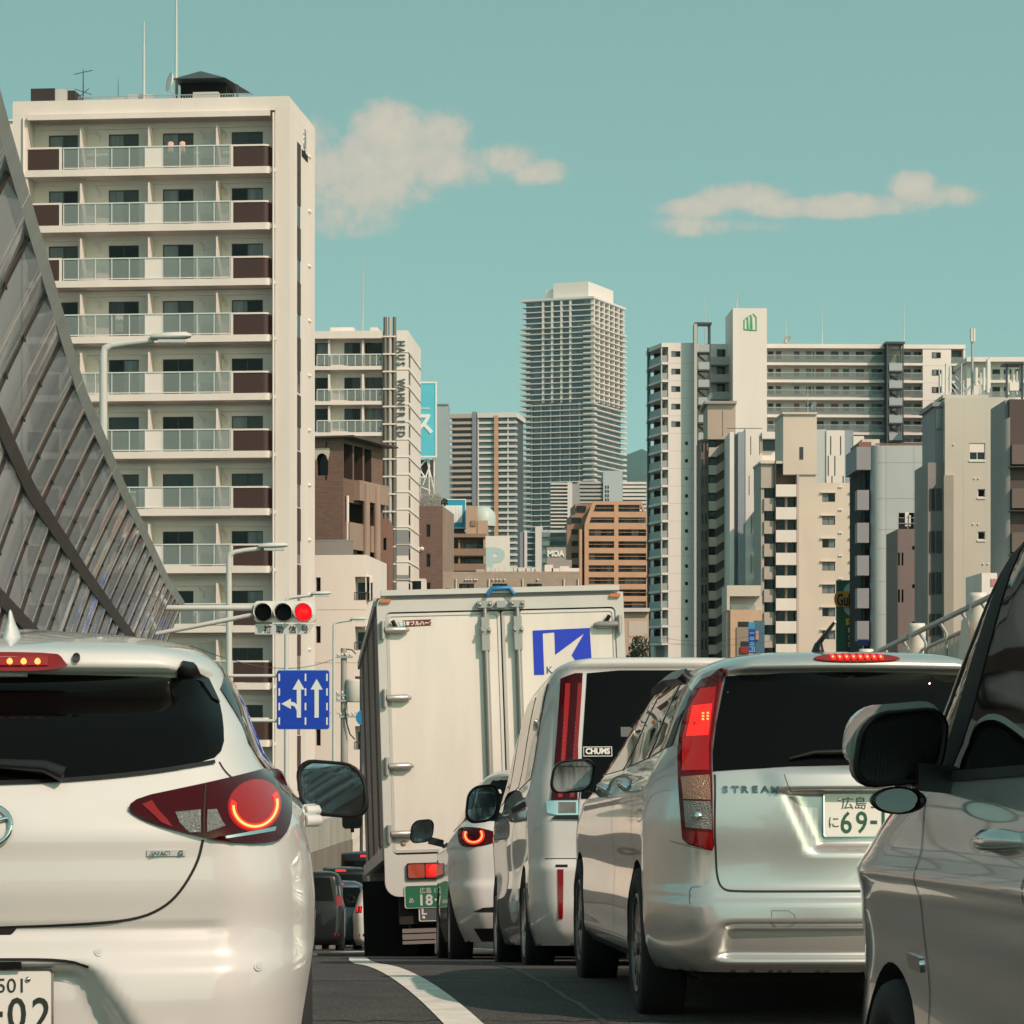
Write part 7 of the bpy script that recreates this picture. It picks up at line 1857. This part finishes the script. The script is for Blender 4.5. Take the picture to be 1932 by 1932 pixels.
for sx in (-1, 1):
    M_ = c.ms(sx)
    c.patch('quarter_window', [(3.16, 1.135), (3.05, 1.28), (2.92, 1.47), (2.82, 1.60), (2.73, 1.61), (2.85, 1.42), (2.95, 1.23), (2.99, 1.13)], TINT, .004, mp=M_, res=.05)
    c.patch('pillar_trim', [(3.0, 1.12), (2.75, 1.625), (2.60, 1.625), (2.87, 1.115)], MATBLK, .006, mp=M_, res=.05)
    c.patch('pillar_strip', [(3.20, 1.13), (3.08, 1.285), (2.95, 1.475), (2.84, 1.615), (2.815, 1.61), (2.92, 1.475), (3.05, 1.28), (3.16, 1.13)], mat('strip_grey', (.2, .17, .15), .3, .6), .008, mp=M_, res=.04)
    c.patch('side_window', [(2.86, 1.12), (2.61, 1.585), (2.19, 1.60), (2.19, 1.145)], TINT, .004, mp=M_, res=.06)
    c.patch('side_window', [(.95, 1.18), (.97, 1.58), (2.08, 1.60), (2.10, 1.15)], TINT, .004, mp=M_, res=.08)
    c.patch('pillar_trim', [(2.085, 1.15), (2.085, 1.60), (2.185, 1.60), (2.195, 1.148)], MATBLK, .005, mp=M_, res=.05)
    c.patch('window_rim', [(.95, 1.165), (.95, 1.18), (2.1, 1.15), (2.86, 1.12), (3.22, 1.13), (3.2, 1.105), (2.8, 1.10), (2.1, 1.13)], MATBLK, .007, mp=M_, res=.05)
    c.line('door_gap', [(3.06, 1.06), (3.07, .9), (3.07, .6), (3.06, .3)], .006, SEAM, mp=M_)
    c.line('door_gap', [(2.13, 1.13), (2.12, .9), (2.12, .5), (2.12, .28)], .006, SEAM, mp=M_)
    c.patch('fender_badge', [(3.13, .70), (3.26, .70), (3.26, .665), (3.13, .665)], CHROME, .006, mp=M_, res=.04)
    hd_ = obj('door_handle', MB().tube([M_(2.22, 1.0, -.01), M_(2.24, 1.0, .03), M_(2.32, .995, .042), M_(2.42, .985, .03), M_(2.45, .98, -.005)], [.016, .022, .022, .020, .012], 10), GREY_P, c.o)
    c.patch('handle_recess', [(2.26 + .10 * math.cos(q), .985 + .045 * math.sin(q)) for q in [2 * PI * i / 18 for i in range(18)]], mat('recess_grey', (.12, .12, .115), .3, .6), .002, mp=M_, res=.03, skirt=.003) if False else None
# door mirror with its kerb-view mirror below
mo = c.mirror((-.935, 2.90, 1.172), .205, .165, -1, BLACK, yaw=.12, stalk=[(-.80, 2.86, 1.10), (-.90, 2.85, 1.11)], glass=mat('dark_mirror_glass', (.03, .025, .02), .05, 1.0))
rings = []
for (y, q, g) in ((.10, .10, 0), (.094, .45, 0), (.078, .70, .0), (.05, .90, .0), (.015, 1.02, .0), (-.012, 1.03, 0)):
    rr = rrect(-.109 * q, .098 * q, -.045 * q, .087 * q, .055 * q, 5)
    rings.append([Matrix.Translation((-.938, 2.905, 1.178)) @ Matrix.Rotation(.12, 4, 'Z') @ Vector((p[0] + .14 * (p[1]), y + .004, p[1] + .08 * p[0])) for p in rr])
obj('mirror_cap', MB().loft(rings, sm=True, caps=True), GREY_P, mo)
rr = [(.062 * math.cos(q), .03 * math.sin(q)) for q in [2 * PI * i / 24 for i in range(24)]]
Mk = Matrix.Translation((-.935, 2.88, 1.058)) @ Matrix.Rotation(.1, 4, 'Z')
kv = obj('kerb_mirror', MB().loft([[Mk @ Vector((p[0] * k, y, p[1] * k)) for p in rr] for (k, y) in ((.5, .05), (.85, .035), (1.0, 0), (.98, -.012), (.86, -.012))], caps=False), BLACK, mo)
obj('kerb_glass', MB().add([Mk @ Vector((p[0] * .88, -.008 + .02 * ((p[0] / .062) ** 2), p[1] * .88)) for p in rr], [tuple(range(24))], 0, True), mat('dim_mirror_glass', (.22, .22, .22), .03, 1.0), mo)
obj('kerb_bracket', MB().tube([Mk @ Vector((.02, .02, .03)), Mk @ Vector((.02, .03, .08))], .02, 8), BLACK, mo)

# ------------------------------------------------------------------ box truck
TX, TD = .01, 29.3
tz = ZR(TD + 2.2)
tk = thing('box_truck', 'large white box truck with blue square logo on its rear doors', 'truck', (TX, TD, tz + .0), (-.079, -.028, .08))
TW = mat('truck_white', (.68, .635, .58), .38, var=.11, vscale=2.4, streak=9, coat=.25); TWS = mat('truck_frame_white', (.52, .52, .49), .4, var=.08, vscale=1); TAL = mat('quilted_aluminium', (.16, .12, .105), .42, .55)
def quilt(m):
    nt = m.node_tree; b = nt.nodes['Principled BSDF']; g = nt.nodes.new('ShaderNodeTexCoord')
    v = nt.nodes.new('ShaderNodeTexVoronoi'); v.inputs['Scale'].default_value = 14; v.inputs['Randomness'].default_value = .15
    nt.links.new(g.outputs['Object'], v.inputs['Vector'])
    bp = nt.nodes.new('ShaderNodeBump'); bp.inputs['Strength'].default_value = .7; bp.inputs['Distance'].default_value = .02
    nt.links.new(v.outputs['Distance'], bp.inputs['Height']); nt.links.new(bp.outputs[0], b.inputs['Normal'])
quilt(TAL)
CHASSISM = mat('chassis_dark', (.012, .010, .009), .8); HINGE = mat('hinge_steel', (.36, .34, .32), .3, .45)  # near-black base for the chassis parts
def TP(nx, ny): return ((nx - 1202) / 239.0 + (1710 - ny) / 239.0 * 0, (1710 - ny) / 239.0 + CZ - tz)   # rear-face reading (native picture) -> metres
def tx(nx, ny=1900): return (nx - (1219 + (ny - 1850) * .030)) / 239.0
def tzz(ny): return (1710 - ny) / 239.0 + CZ - tz
Wd = 1.245; Ht = tzz(1413) - .0; Hb = tzz(2048)
bd = obj('box', MB().box(-Wd, Wd, .10, 7.0, Hb - .02, Ht - .04), [TAL], tk)
# rounded rear frame
def frame_ring(o): return rrect(-Wd + o, Wd - o, Hb - .0 + (0 if o == 0 else 0), Ht - o, .13 - o * .3 if o < .1 else .05, 5)
fo, fi = rrect(-Wd - .012, Wd + .012, Hb - .42, Ht, .14, 5), rrect(-Wd + .075, Wd - .075, Hb + .0, Ht - .20, .05, 5)
mb = MB(); n = len(fo)
mb.add([Vector((p[0], -.02, p[1])) for p in fo] + [Vector((p[0], -.02, p[1])) for p in fi] + [Vector((p[0], .14, p[1])) for p in fo] + [Vector((p[0], .10, p[1])) for p in fi],
       [(i, (i + 1) % n, n + (i + 1) % n, n + i) for i in range(n)] + [(i, 2 * n + i, 2 * n + (i + 1) % n, (i + 1) % n) for i in range(n)] + [(n + i, n + (i + 1) % n, 3 * n + (i + 1) % n, 3 * n + i) for i in range(n)])
obj('rear_frame', mb, TWS, tk)
obj('header', MB().add([(-Wd + .1, -.04, Ht - .045), (Wd - .1, -.04, Ht - .045), (Wd - .05, -.025, Ht - .07), (Wd - .2, .05, Ht - .19), (-Wd + .2, .05, Ht - .19), (-Wd + .05, -.025, Ht - .07)], [(0, 1, 2, 5), (5, 2, 3, 4)]), mat('header_shaded', (.22, .215, .21), .5), tk)  # grey colour stands in for the shading band under the top edge
obj('drip_rail', MB().box(-Wd + .03, Wd - .03, -.06, .03, Ht - .035, Ht + .02), TWS, tk)
for sx in (-1, 1):
    x0, x1 = (-Wd + .078, -.008) if sx < 0 else (.008, Wd - .078)
    dr = obj('door', MB().prism(rrect(x0, x1, Hb + .02, Ht - .215, .03, 3), .0, .06), TW, tk)
    obj('door_trim', MB().loft([[Vector((q[0], yy, q[1])) for q in rrect(x0 + e, x1 - e, Hb + .02 + e, Ht - .215 - e, .03, 3)] for (e, yy) in ((.0, -.004), (.028, -.010), (.034, -.002))], sm=False), TWS, dr)
    for ny in (1505, 1670, 1835, 1998):
        z = tzz(ny); xh = sx * (Wd - .06)
        hg = obj('hinge', MB().tube([(xh, -.055, z), (xh - sx * .20, -.05, z), (xh - sx * .245, -.03, z)], [.034, .036, .016], 10), HINGE, tk)
        obj('hinge_pin', MB().tube([(xh + sx * .02, -.05, z - .09), (xh + sx * .02, -.05, z + .09)], .025, 8), HINGE, hg)
    obj('door_stay', MB().tube([(sx * (Wd - .18), -.03, tzz(1500)), (sx * (Wd - .14), -.05, tzz(1482))], .022, 8), BLACK, tk)
    xb = sx * .165
    lb = obj('lock_bar', MB().tube([(xb, -.06, Hb + .05), (xb, -.06, Ht - .13)], .021, 10), HINGE, tk)
    obj('bar_channel', MB().box(xb - .035, xb + .035, -.03, .0, Hb + .05, Ht - .22), mat('channel_grey', (.33, .33, .32), .4), lb)
    for z, w in ((Ht - .15, .075), (Ht - .42, .05), (Hb + .3, .06)):
        obj('cam_keeper', MB().box(xb - w, xb + w, -.085, -.03, z - .035, z + .035), HINGE, lb)
        for s2 in (-1, 1): obj('keeper_bolt', MB().lathe([(0, -.115), (.018, -.11), (.022, -.085)], 8, axis='Y', M=Matrix.Translation((xb + s2 * w * .7, 0, z))), HINGE, lb)
    obj('bar_guide', MB().box(xb - .04, xb + .04, -.082, -.02, Ht - .62, Ht - .28), HINGE, lb)
    am = obj('marker_lamp', MB().prism(rrect(sx * (Wd - .075) - .055, sx * (Wd - .075) + .055, Ht - .105, Ht - .068, .015, 3), -.05, .0), AMBER, tk)
bh = MB().tube([(-.135, -.07, Ht - .055), (-.09, -.08, Ht + .01), (.09, -.08, Ht + .01), (.135, -.07, Ht - .055)], .024, 8)
obj('blue_bracket', bh, mat('bracket_blue', (.01, .16, .36), .45), tk)
obj('rear_camera', MB().box(-.045, .045, -.11, -.02, Ht - .19, Ht - .12), mat('camera_grey', (.30, .33, .34), .4), tk)
# logo
lb_ = mat('logo_blue', (.004, .03, .48), .4)
ox, oz = tx(1287, 1560), 0
def lg2(pts): return [(tx(a, 1560), tzz(b)) for a, b in pts]
lo = obj('logo', MB().prism(lg2([(1287, 1514), (1426, 1511), (1428, 1592), (1390, 1592), (1380, 1576), (1412, 1524), (1340, 1574), (1340, 1519), (1311, 1521), (1311, 1622), (1287, 1622)]), -.006, -.001), lb_, tk)
for i, ch in enumerate('KA'): text('lettering', ch, .105, mat('logo_navy', (.03, .06, .22), .5), lo, (tx(1325 + 25 * i, 1560), -.005, tzz(1611)), ext=.0008)
stk = obj('maker_sticker', MB().prism([(tx(969, 1487), tzz(1497)), (tx(1038, 1487), tzz(1495)), (tx(1038, 1487), tzz(1480)), (tx(969, 1487), tzz(1481))], -.005, -.001), mat('sticker_maroon', (.13, .015, .012), .4), tk)
text('lettering', '日本フルハーフ', .048, mat('sticker_rim', (.72, .72, .68), .5), stk, (tx(1005, 1487), -.0065, tzz(1488.5)), ext=.0005, bold=.002)
obj('sticker_shield', MB().prism([(tx(958, 1487), tzz(1483)), (tx(969, 1487), tzz(1483)), (tx(968, 1487), tzz(1498)), (tx(963, 1487), tzz(1493))], -.006, -.001), CHROME, stk)
obj('round_badge', MB().lathe([(0, -.010), (.028, -.009), (.03, 0)], 16, axis='Y', M=Matrix.Translation((tx(971, 2020), 0, tzz(2020)))), mat('badge_tan', (.45, .30, .22), .4), tk)
# lamp beam, lamps, plates, bumper
beam = obj('lamp_beam', MB().box(-Wd + .10, Wd - .10, .0, .12, tzz(2116), Hb - .01), mat('beam_grey_blue', (.30, .35, .37), .45), tk)
for x in (956, 993, 1030): obj('beam_bolt', MB().lathe([(0, -.012), (.012, -.01), (.014, 0)], 8, axis='Y', M=Matrix.Translation((tx(x, 2060), 0, tzz(2064)))), HINGE, beam)
for sx in (-1, 1):
    cl_ = obj('lamp_case', MB().prism(rrect(*sorted((sx * 1.04, sx * .47)), tzz(2108), tzz(2069), .02, 3), -.05, .0), BLACK, tk)
    for i, (a, b, m_) in enumerate(((1.025, .86, mat('amber_red_lens', (.30, .03, .01), .15, coat=1.0, emit=(1, .12, .02), estr=.05)), (.85, .67, mat('truck_red_lens', (.30, .003, .003), .15, coat=.4, emit=(1, .005, .005), estr=.38)), (.66, .485, mat('truck_red_lens', (.30, .003, .003), .15)))):
        ln = obj('lens', MB().prism(rrect(*sorted((sx * a, sx * b)), tzz(2105), tzz(2072), .02, 3), -.065, -.04), m_, cl_)
    obj('lit_core', MB().lathe([(0, -.071), (.04, -.07), (.06, -.066)], 14, axis='Y', M=Matrix.Translation((sx * .76, 0, tzz(2088)))), LIT, cl_)
obj('corner_post', MB().box(-Wd + .0, -Wd + .13, -.01, .3, tzz(2118), Hb), TWS, tk); obj('corner_post', MB().box(Wd - .13, Wd - .0, -.01, .3, tzz(2118), Hb), TWS, tk)
pz = tzz(2150)
pl_ = obj('number_plate', MB().prism(rrect(-1.06, -.62, pz - .11, pz + .11, .02, 3), -.03, -.02), PLATEG, tk)
obj('plate_rim', MB().loft([[Vector((-.84 + q[0] * k, yy, pz + q[1] * k)) for q in rrect(-.22, .22, -.11, .11, .02, 3)] for (k, yy) in ((1.0, -.034), (1.04, -.034), (1.04, -.015))], sm=False), TWS, pl_)
text('lettering', '広島 130', .062, TWS, pl_, (-.80, -.032, pz + .06), ext=.0005)
for i, ch in enumerate('18-1'): text('digit', ch, .15, TWS, pl_, (-.90 + .078 * i, -.032, pz - .035), ext=.0005, bold=.004)
text('lettering', 'あ', .06, TWS, pl_, (-1.0, -.032, pz - .035), ext=.0005)
bz = tzz(2190)
rb = obj('reflector_board', MB().prism(rrect(-.93, -.43, bz - .082, bz + .082, .015, 2), -.02, -.01), TWS, tk)
obj('board_field', MB().prism(rrect(-.915, -.70, bz - .07, bz + .07, .01, 2), -.024, -.019), mat('board_charcoal', (.07, .07, .075), .5), rb)
obj('board_field', MB().prism([(-.70, bz - .07), (-.445, bz - .07), (-.445, bz + .07), (-.70, bz + .07)], -.023, -.019), mat('board_orange', (.60, .25, .05), .5), rb)
obj('board_corner', MB().prism([(-.68, bz - .07), (-.445, bz - .07), (-.445, bz + .07)], -.026, -.0225), mat('board_red', (.35, .02, .015), .5), rb)
text('lettering', 'L', .11, TWS, rb, (-.875, -.027, bz + .025), ext=.0005, bold=.004); obj('dot', MB().lathe([(0, -.027), (.018, -.026), (.018, -.02)], 12, axis='Y', M=Matrix.Translation((-.885, 0, bz - .045))), TWS, rb)
for (a, b) in ((2226, 2236), (2239, 2252), (2255, 2263)): obj('under_bar', MB().box(-1.10, 1.10, -.02, .05, tzz(b), tzz(a)), mat('underrun_grey', (.17, .15, .14), .6), tk)
obj('chassis', MB().box(-1.0, 1.0, .25, 8.6, tzz(2235), Hb - .05), CHASSISM, tk)
obj('light_box', MB().box(-1.12, 1.12, .05, .25, tzz(2215), tzz(2118)), CHASSISM, tk)
for y in (1.9, 3.2):
    for sx in (-1, 1):
        M = Matrix.Translation((sx * 1.2, y, .47)) @ Matrix.Rotation(0 if sx > 0 else PI, 4, 'Z')
        w_ = obj('wheel', MB().lathe([(.02, -.5), (.40, -.5), (.46, -.46), (.47, -.40), (.47, -.06), (.45, -.02), (.30, .0), (.28, -.05), (.1, -.08), (0, -.08)], 32, axis='X', M=M), RUB, tk)
        obj('hub', MB().lathe([(.28, -.04), (.2, -.09), (.12, -.05), (0, -.04)], 20, axis='X', M=M), STEEL, w_)
for sx in (-1, 1):
    obj('side_guard', MB().box(sx * 1.16 - .03, sx * 1.16 + .03, 3.9, 6.6, .55, .68), mat('guard_grey', (.35, .35, .34), .5), tk); obj('side_guard', MB().box(sx * 1.16 - .03, sx * 1.16 + .03, 3.9, 6.6, .85, .98), mat('guard_grey', (.35, .35, .34), .5), tk)
    obj('mud_flap', MB().box(sx * 1.18 - .28, sx * 1.18 + .02 if sx > 0 else sx * 1.18 + .28, .95, .98, .15, 1.0), MATBLK, tk)
    obj('side_marker', MB().box(sx * (Wd + .012) - .02, sx * (Wd + .012) + .02, 1.0, 1.12, Hb + .06, Hb + .12), AMBER, tk)
    for y in (1.5, 3.5, 5.5): obj('side_rib', MB().box(sx * (Wd + .006) - .012, sx * (Wd + .006) + .012, y - .03, y + .03, Hb, Ht - .05), TAL, tk)
    obj('side_top_rail', MB().box(sx * Wd - .03, sx * Wd + .03, .14, 7.02, Ht - .12, Ht - .03), TWS, tk)
    obj('side_sill', MB().box(sx * Wd - .03, sx * Wd + .03, .14, 7.02, Hb - .05, Hb + .08), mat('sill_steel', (.3, .3, .3), .35, .6), tk)
cab = MB().loft([[Vector((x, y, z)) for x, z in rrect(-1.2 * k, 1.2 * k, .5, zt_, .12, 4)] for (y, k, zt_) in ((7.15, 1.0, 2.85), (7.6, 1.0, 2.9), (8.6, .99, 2.75), (9.2, .96, 2.0), (9.25, .94, 1.6))], caps=True, sm=False)
obj('cab', cab, TWS, tk)
for sx in (-1, 1):
    mo = obj('cab_mirror', MB().prism(rrect(sx * 1.36 - .13, sx * 1.36 + .13, 1.85, 2.25, .05, 3), 8.7, 8.85), BLACK, tk)
    obj('mirror_bracket', MB().tube([(sx * 1.2, 8.8, 2.55), (sx * 1.36, 8.78, 2.45), (sx * 1.36, 8.78, 1.8)], .025, 8), BLACK, mo)

# ------------------------------------------------------------------ cars queuing further down the ramp
def far_car(name, label, x, d, H_, W_, L_, paint, lamp_z=(.55, .66), tall=False, yaw=.06, lamp_on=True, brake=True, strip=False, cat='car'):
    h = H_
    r = [(.18, .08), (.3, .0), (.5 * h, .02), (.58 * h, .05), (.88 * h, .12 if tall else .32), (.94 * h, .16 if tall else .36), (.98 * h, .5), (h, 1.3)]
    w = [(.18, W_ * .92), (.35, W_), (.55 * h, W_), (.62 * h, W_ * .96), (.9 * h, W_ * (.88 if tall else .74)), (.96 * h, W_ * (.76 if tall else .6)), (.99 * h, W_ * .4), (h, .05)]
    f = [(.18, L_ - .1), (.4 * h, L_), (.5 * h, L_ - .1), (.58 * h, L_ * .80), (.9 * h, L_ * .60), (.97 * h, L_ * .5), (h, L_ * .42)]
    c = Car(name, label, (x, d, ZR(d + 1.0)), yaw, .08, paint=paint, w=w, r=r, f=f, k=.08, a=[(.18, .2), (h, .12)], b=[(.18, .35), (h, .3)], zb=.18, zt=h, nz=40, cat=cat, group='cars queuing down the ramp')
    c.body(arches=(.75, L_ - .85), ra=.33, zc=.30)
    for y in (.75, L_ - .85):
        for sx in (-1, 1): c.wheel(sx * (W_ - .01), y, .30, .18)
    ww = W_ * .70
    c.patch('rear_window', [(-ww, .62 * h), (ww, .62 * h), (ww * .86, .89 * h), (-ww * .86, .89 * h)], TINT, .004, res=.08)
    for sx in (-1, 1):
        z0, z1 = lamp_z[0] * h, lamp_z[1] * h
        tl_ = c.patch('tail_lamp', [(sx * W_ * .78, z0), (sx * W_ * .93, z0), (sx * W_ * .90, z1), (sx * W_ * .76, z1)], REDL, .008, res=.05)
        if lamp_on: c.patch('lit_core', [(sx * W_ * .80, z0 + .03), (sx * W_ * .90, z0 + .03), (sx * W_ * .89, z0 + .14), (sx * W_ * .80, z0 + .14)], LIT, .010, parent=tl_, res=.04, skirt=.003)
        if strip: c.patch('clear_strip', [(sx * W_ * .77, z1 + .01), (sx * W_ * .88, z1 + .01), (sx * W_ * .85, z1 + .20), (sx * W_ * .75, z1 + .20)], CLEARL, .008, res=.05)
        c.patch('side_window', [(.6, .64 * h), (.75, .88 * h), (L_ * .5, .90 * h), (L_ * .72, .63 * h)], TINT, .004, mp=c.ms(sx), res=.1)
        c.patch('reflector', [(sx * W_ * .72, .36), (sx * W_ * .84, .36), (sx * W_ * .84, .42), (sx * W_ * .72, .42)], REDL, .005, res=.05)
        c.mirror((sx * (W_ + .12), L_ * .66, .66 * h), .19, .15, sx, BLACK, yaw=-sx * .1)
    if brake: c.patch('brake_light', [(-.13, .925 * h), (.13, .925 * h), (.12, .945 * h), (-.12, .945 * h)], LIT, .008, res=.05)
    c.plate(0, c.rear(0, .48 * h) - .012, .48 * h, PLATEW, '', '・', PTXT)
    return c
far_car('black_wagon', 'black wagon with stacked lamps showing right beside the white hatchback', -3.95, 56, 1.66, .74, 3.4, BLACK_P, (.56, .68), True, strip=True, lamp_on=False, brake=False)
far_car('dark_blue_car', 'dark blue car with glowing red lamps behind the black wagon', -3.75, 62.5, 1.60, .80, 3.9, BLUE_P, (.50, .60), False)
far_car('white_small_car', 'small white car left of the truck lower side', -2.5, 60.5, 1.55, .80, 3.8, WHITE_P, (.55, .64), False, brake=False)
far_car('dark_grey_van', 'dark van with a lit high brake light further down the queue', -4.15, 70.5, 2.12, .86, 4.6, BLACK_P, (.50, .58), True)
far_car('black_minibus', 'white roofed black minibus farthest down the queue', -4.35, 86, 3.0, .98, 6.0, BLACK_P, (.30, .36), True, cat='bus')

# ------------------------------------------------------------------ utility pole, wires, round and yellow signs beside the truck
ud = 118.0
up = thing('utility_pole', 'concrete utility pole with crossarms and transformer left of the truck', 'utility pole', (P(651, 0, ud).x, ud, ZG))
def uz(v): return CZ + (HY - v) * ud / U - ZG
def ux(u): return (u - 651) * ud / U
cpm = mat('pole_concrete', (.33, .31, .28), .85, var=.15, vscale=1)
obj('pole', MB().tube([(0, 0, 0), (-.05, 0, uz(1223))], [.20, .12], 12), cpm, up)
for v, a, b in ((1240, 636, 666), (1312, 634, 672), (1322, 634, 676), (1352, 640, 672)): 
    ca_ = obj('crossarm', MB().box(ux(a), ux(b), -.2, -.1, uz(v) - .04, uz(v) + .04), STEEL, up)
    for k in range(4): obj('insulator', MB().lathe([(0, .14), (.045, .12), (.05, .02), (0, 0)], 8, M=Matrix.Translation((ux(a) + (ux(b) - ux(a)) * (k + .3) / 4, -.15, uz(v) + .04))), HZW, ca_)
obj('transformer', MB().lathe([(0, .95), (.28, .93), (.30, .85), (.30, .05), (.26, 0), (0, 0)], 16, M=Matrix.Translation((ux(667), -.1, uz(1325)))), GREYW, up)
obj('lamp_arm', MB().tube([(-.05, 0, uz(1224)), (ux(664), -.1, uz(1226)), (ux(672), -.1, uz(1234))], .03, 6), DARKST, up)
obj('cable_loop', MB().tube([(ux(651), -.2, uz(1335)), (ux(655), -.25, uz(1365)), (ux(661), -.25, uz(1385)), (ux(670), -.2, uz(1395))], .03, 6), BLACK, up)
p2 = thing('signal_post', 'thin dark post with round blue sign edge beside the truck', 'road sign', (P(686, 0, 100).x, 100, ZR(100)))
def s2(u, v): p = P(u, v, 100); return (p.x - p2.location.x, p.z - ZR(100))
obj('post', MB().tube([(-.08, .05, 0), (-.08, .05, s2(0, 1255)[1])], .055, 8), DARKST, p2)
cc = s2(690, 1354)
obj('round_plate', MB().lathe([(0, -.02), (.27, -.02), (.28, 0), (0, .0)], 28, axis='Y', M=Matrix.Translation((cc[0] - .06, 0, cc[1])), sm=False), mat('round_blue', (.01, .18, .42), .4), p2)
ys = thing('yellow_sign', 'small yellow warning plate on a post beyond the curved wall', 'road sign', (P(654, 0, 97).x, 97, ZR(97)))
def s3(u, v): p = P(u, v, 97); return (p.x - ys.location.x, p.z - ZR(97))
a_, b_ = s3(648, 1578), s3(660, 1552)
yp = obj('plate', MB().prism(rrect(a_[0], b_[0], a_[1], b_[1], .02, 2), -.01, .01), mat('warning_yellow', (.62, .30, .02), .45), ys)
obj('symbol', MB().prism([(-.04, (a_[1] + b_[1]) / 2 - .12), (.04, (a_[1] + b_[1]) / 2 - .12), (.05, (a_[1] + b_[1]) / 2 + .12), (-.05, (a_[1] + b_[1]) / 2 + .12)], -.014, -.009), MATBLK, yp)
obj('post', MB().tube([(0, .04, 0), (0, .04, b_[1])], .03, 8), STEEL, ys)
def wire(name, a, b, sag, label, r=.012):
    pts = [a.lerp(b, t) + Vector((0, 0, -sag * 4 * t * (1 - t))) for t in [i / 16 for i in range(17)]]
    o = obj(name, MB().tube([p - a for p in pts], r, 5), BLACK, None, a); tag(o, label, 'wire'); return o
wire('overhead_wire', P(360, 1218, 70), P(636, 1240, ud), .5, 'thin overhead wire crossing in front of the white tower', .012)
wire('overhead_wire', P(660, 1312, ud), P(1230, 1195, 300), 2.5, 'overhead wire running behind the truck to the right', .02)
wire('overhead_wire', P(1215, 1196, 250), P(1460, 1188, 250), .8, 'thin wire strung low across the brown slanted block', .012)
wire('overhead_wire', P(1215, 1209, 250), P(1460, 1209, 250), .4, 'lowest thin wire strung across the peach house', .012)

# ------------------------------------------------------------------ humid air
hm = bpy.data.materials.new('humid_air'); hm.use_nodes = True
nt = hm.node_tree; nt.nodes.clear()
pvn = nt.nodes.new('ShaderNodeVolumePrincipled'); pvn.inputs['Color'].default_value = (.55, .86, .92, 1); pvn.inputs['Density'].default_value = 4.2e-5; pvn.inputs['Anisotropy'].default_value = .0
on = nt.nodes.new('ShaderNodeOutputMaterial'); nt.links.new(pvn.outputs[0], on.inputs['Volume'])
obj('haze', MB().box(-3600, 3600, -500, 9200, -9, 700), hm, kind='stuff')
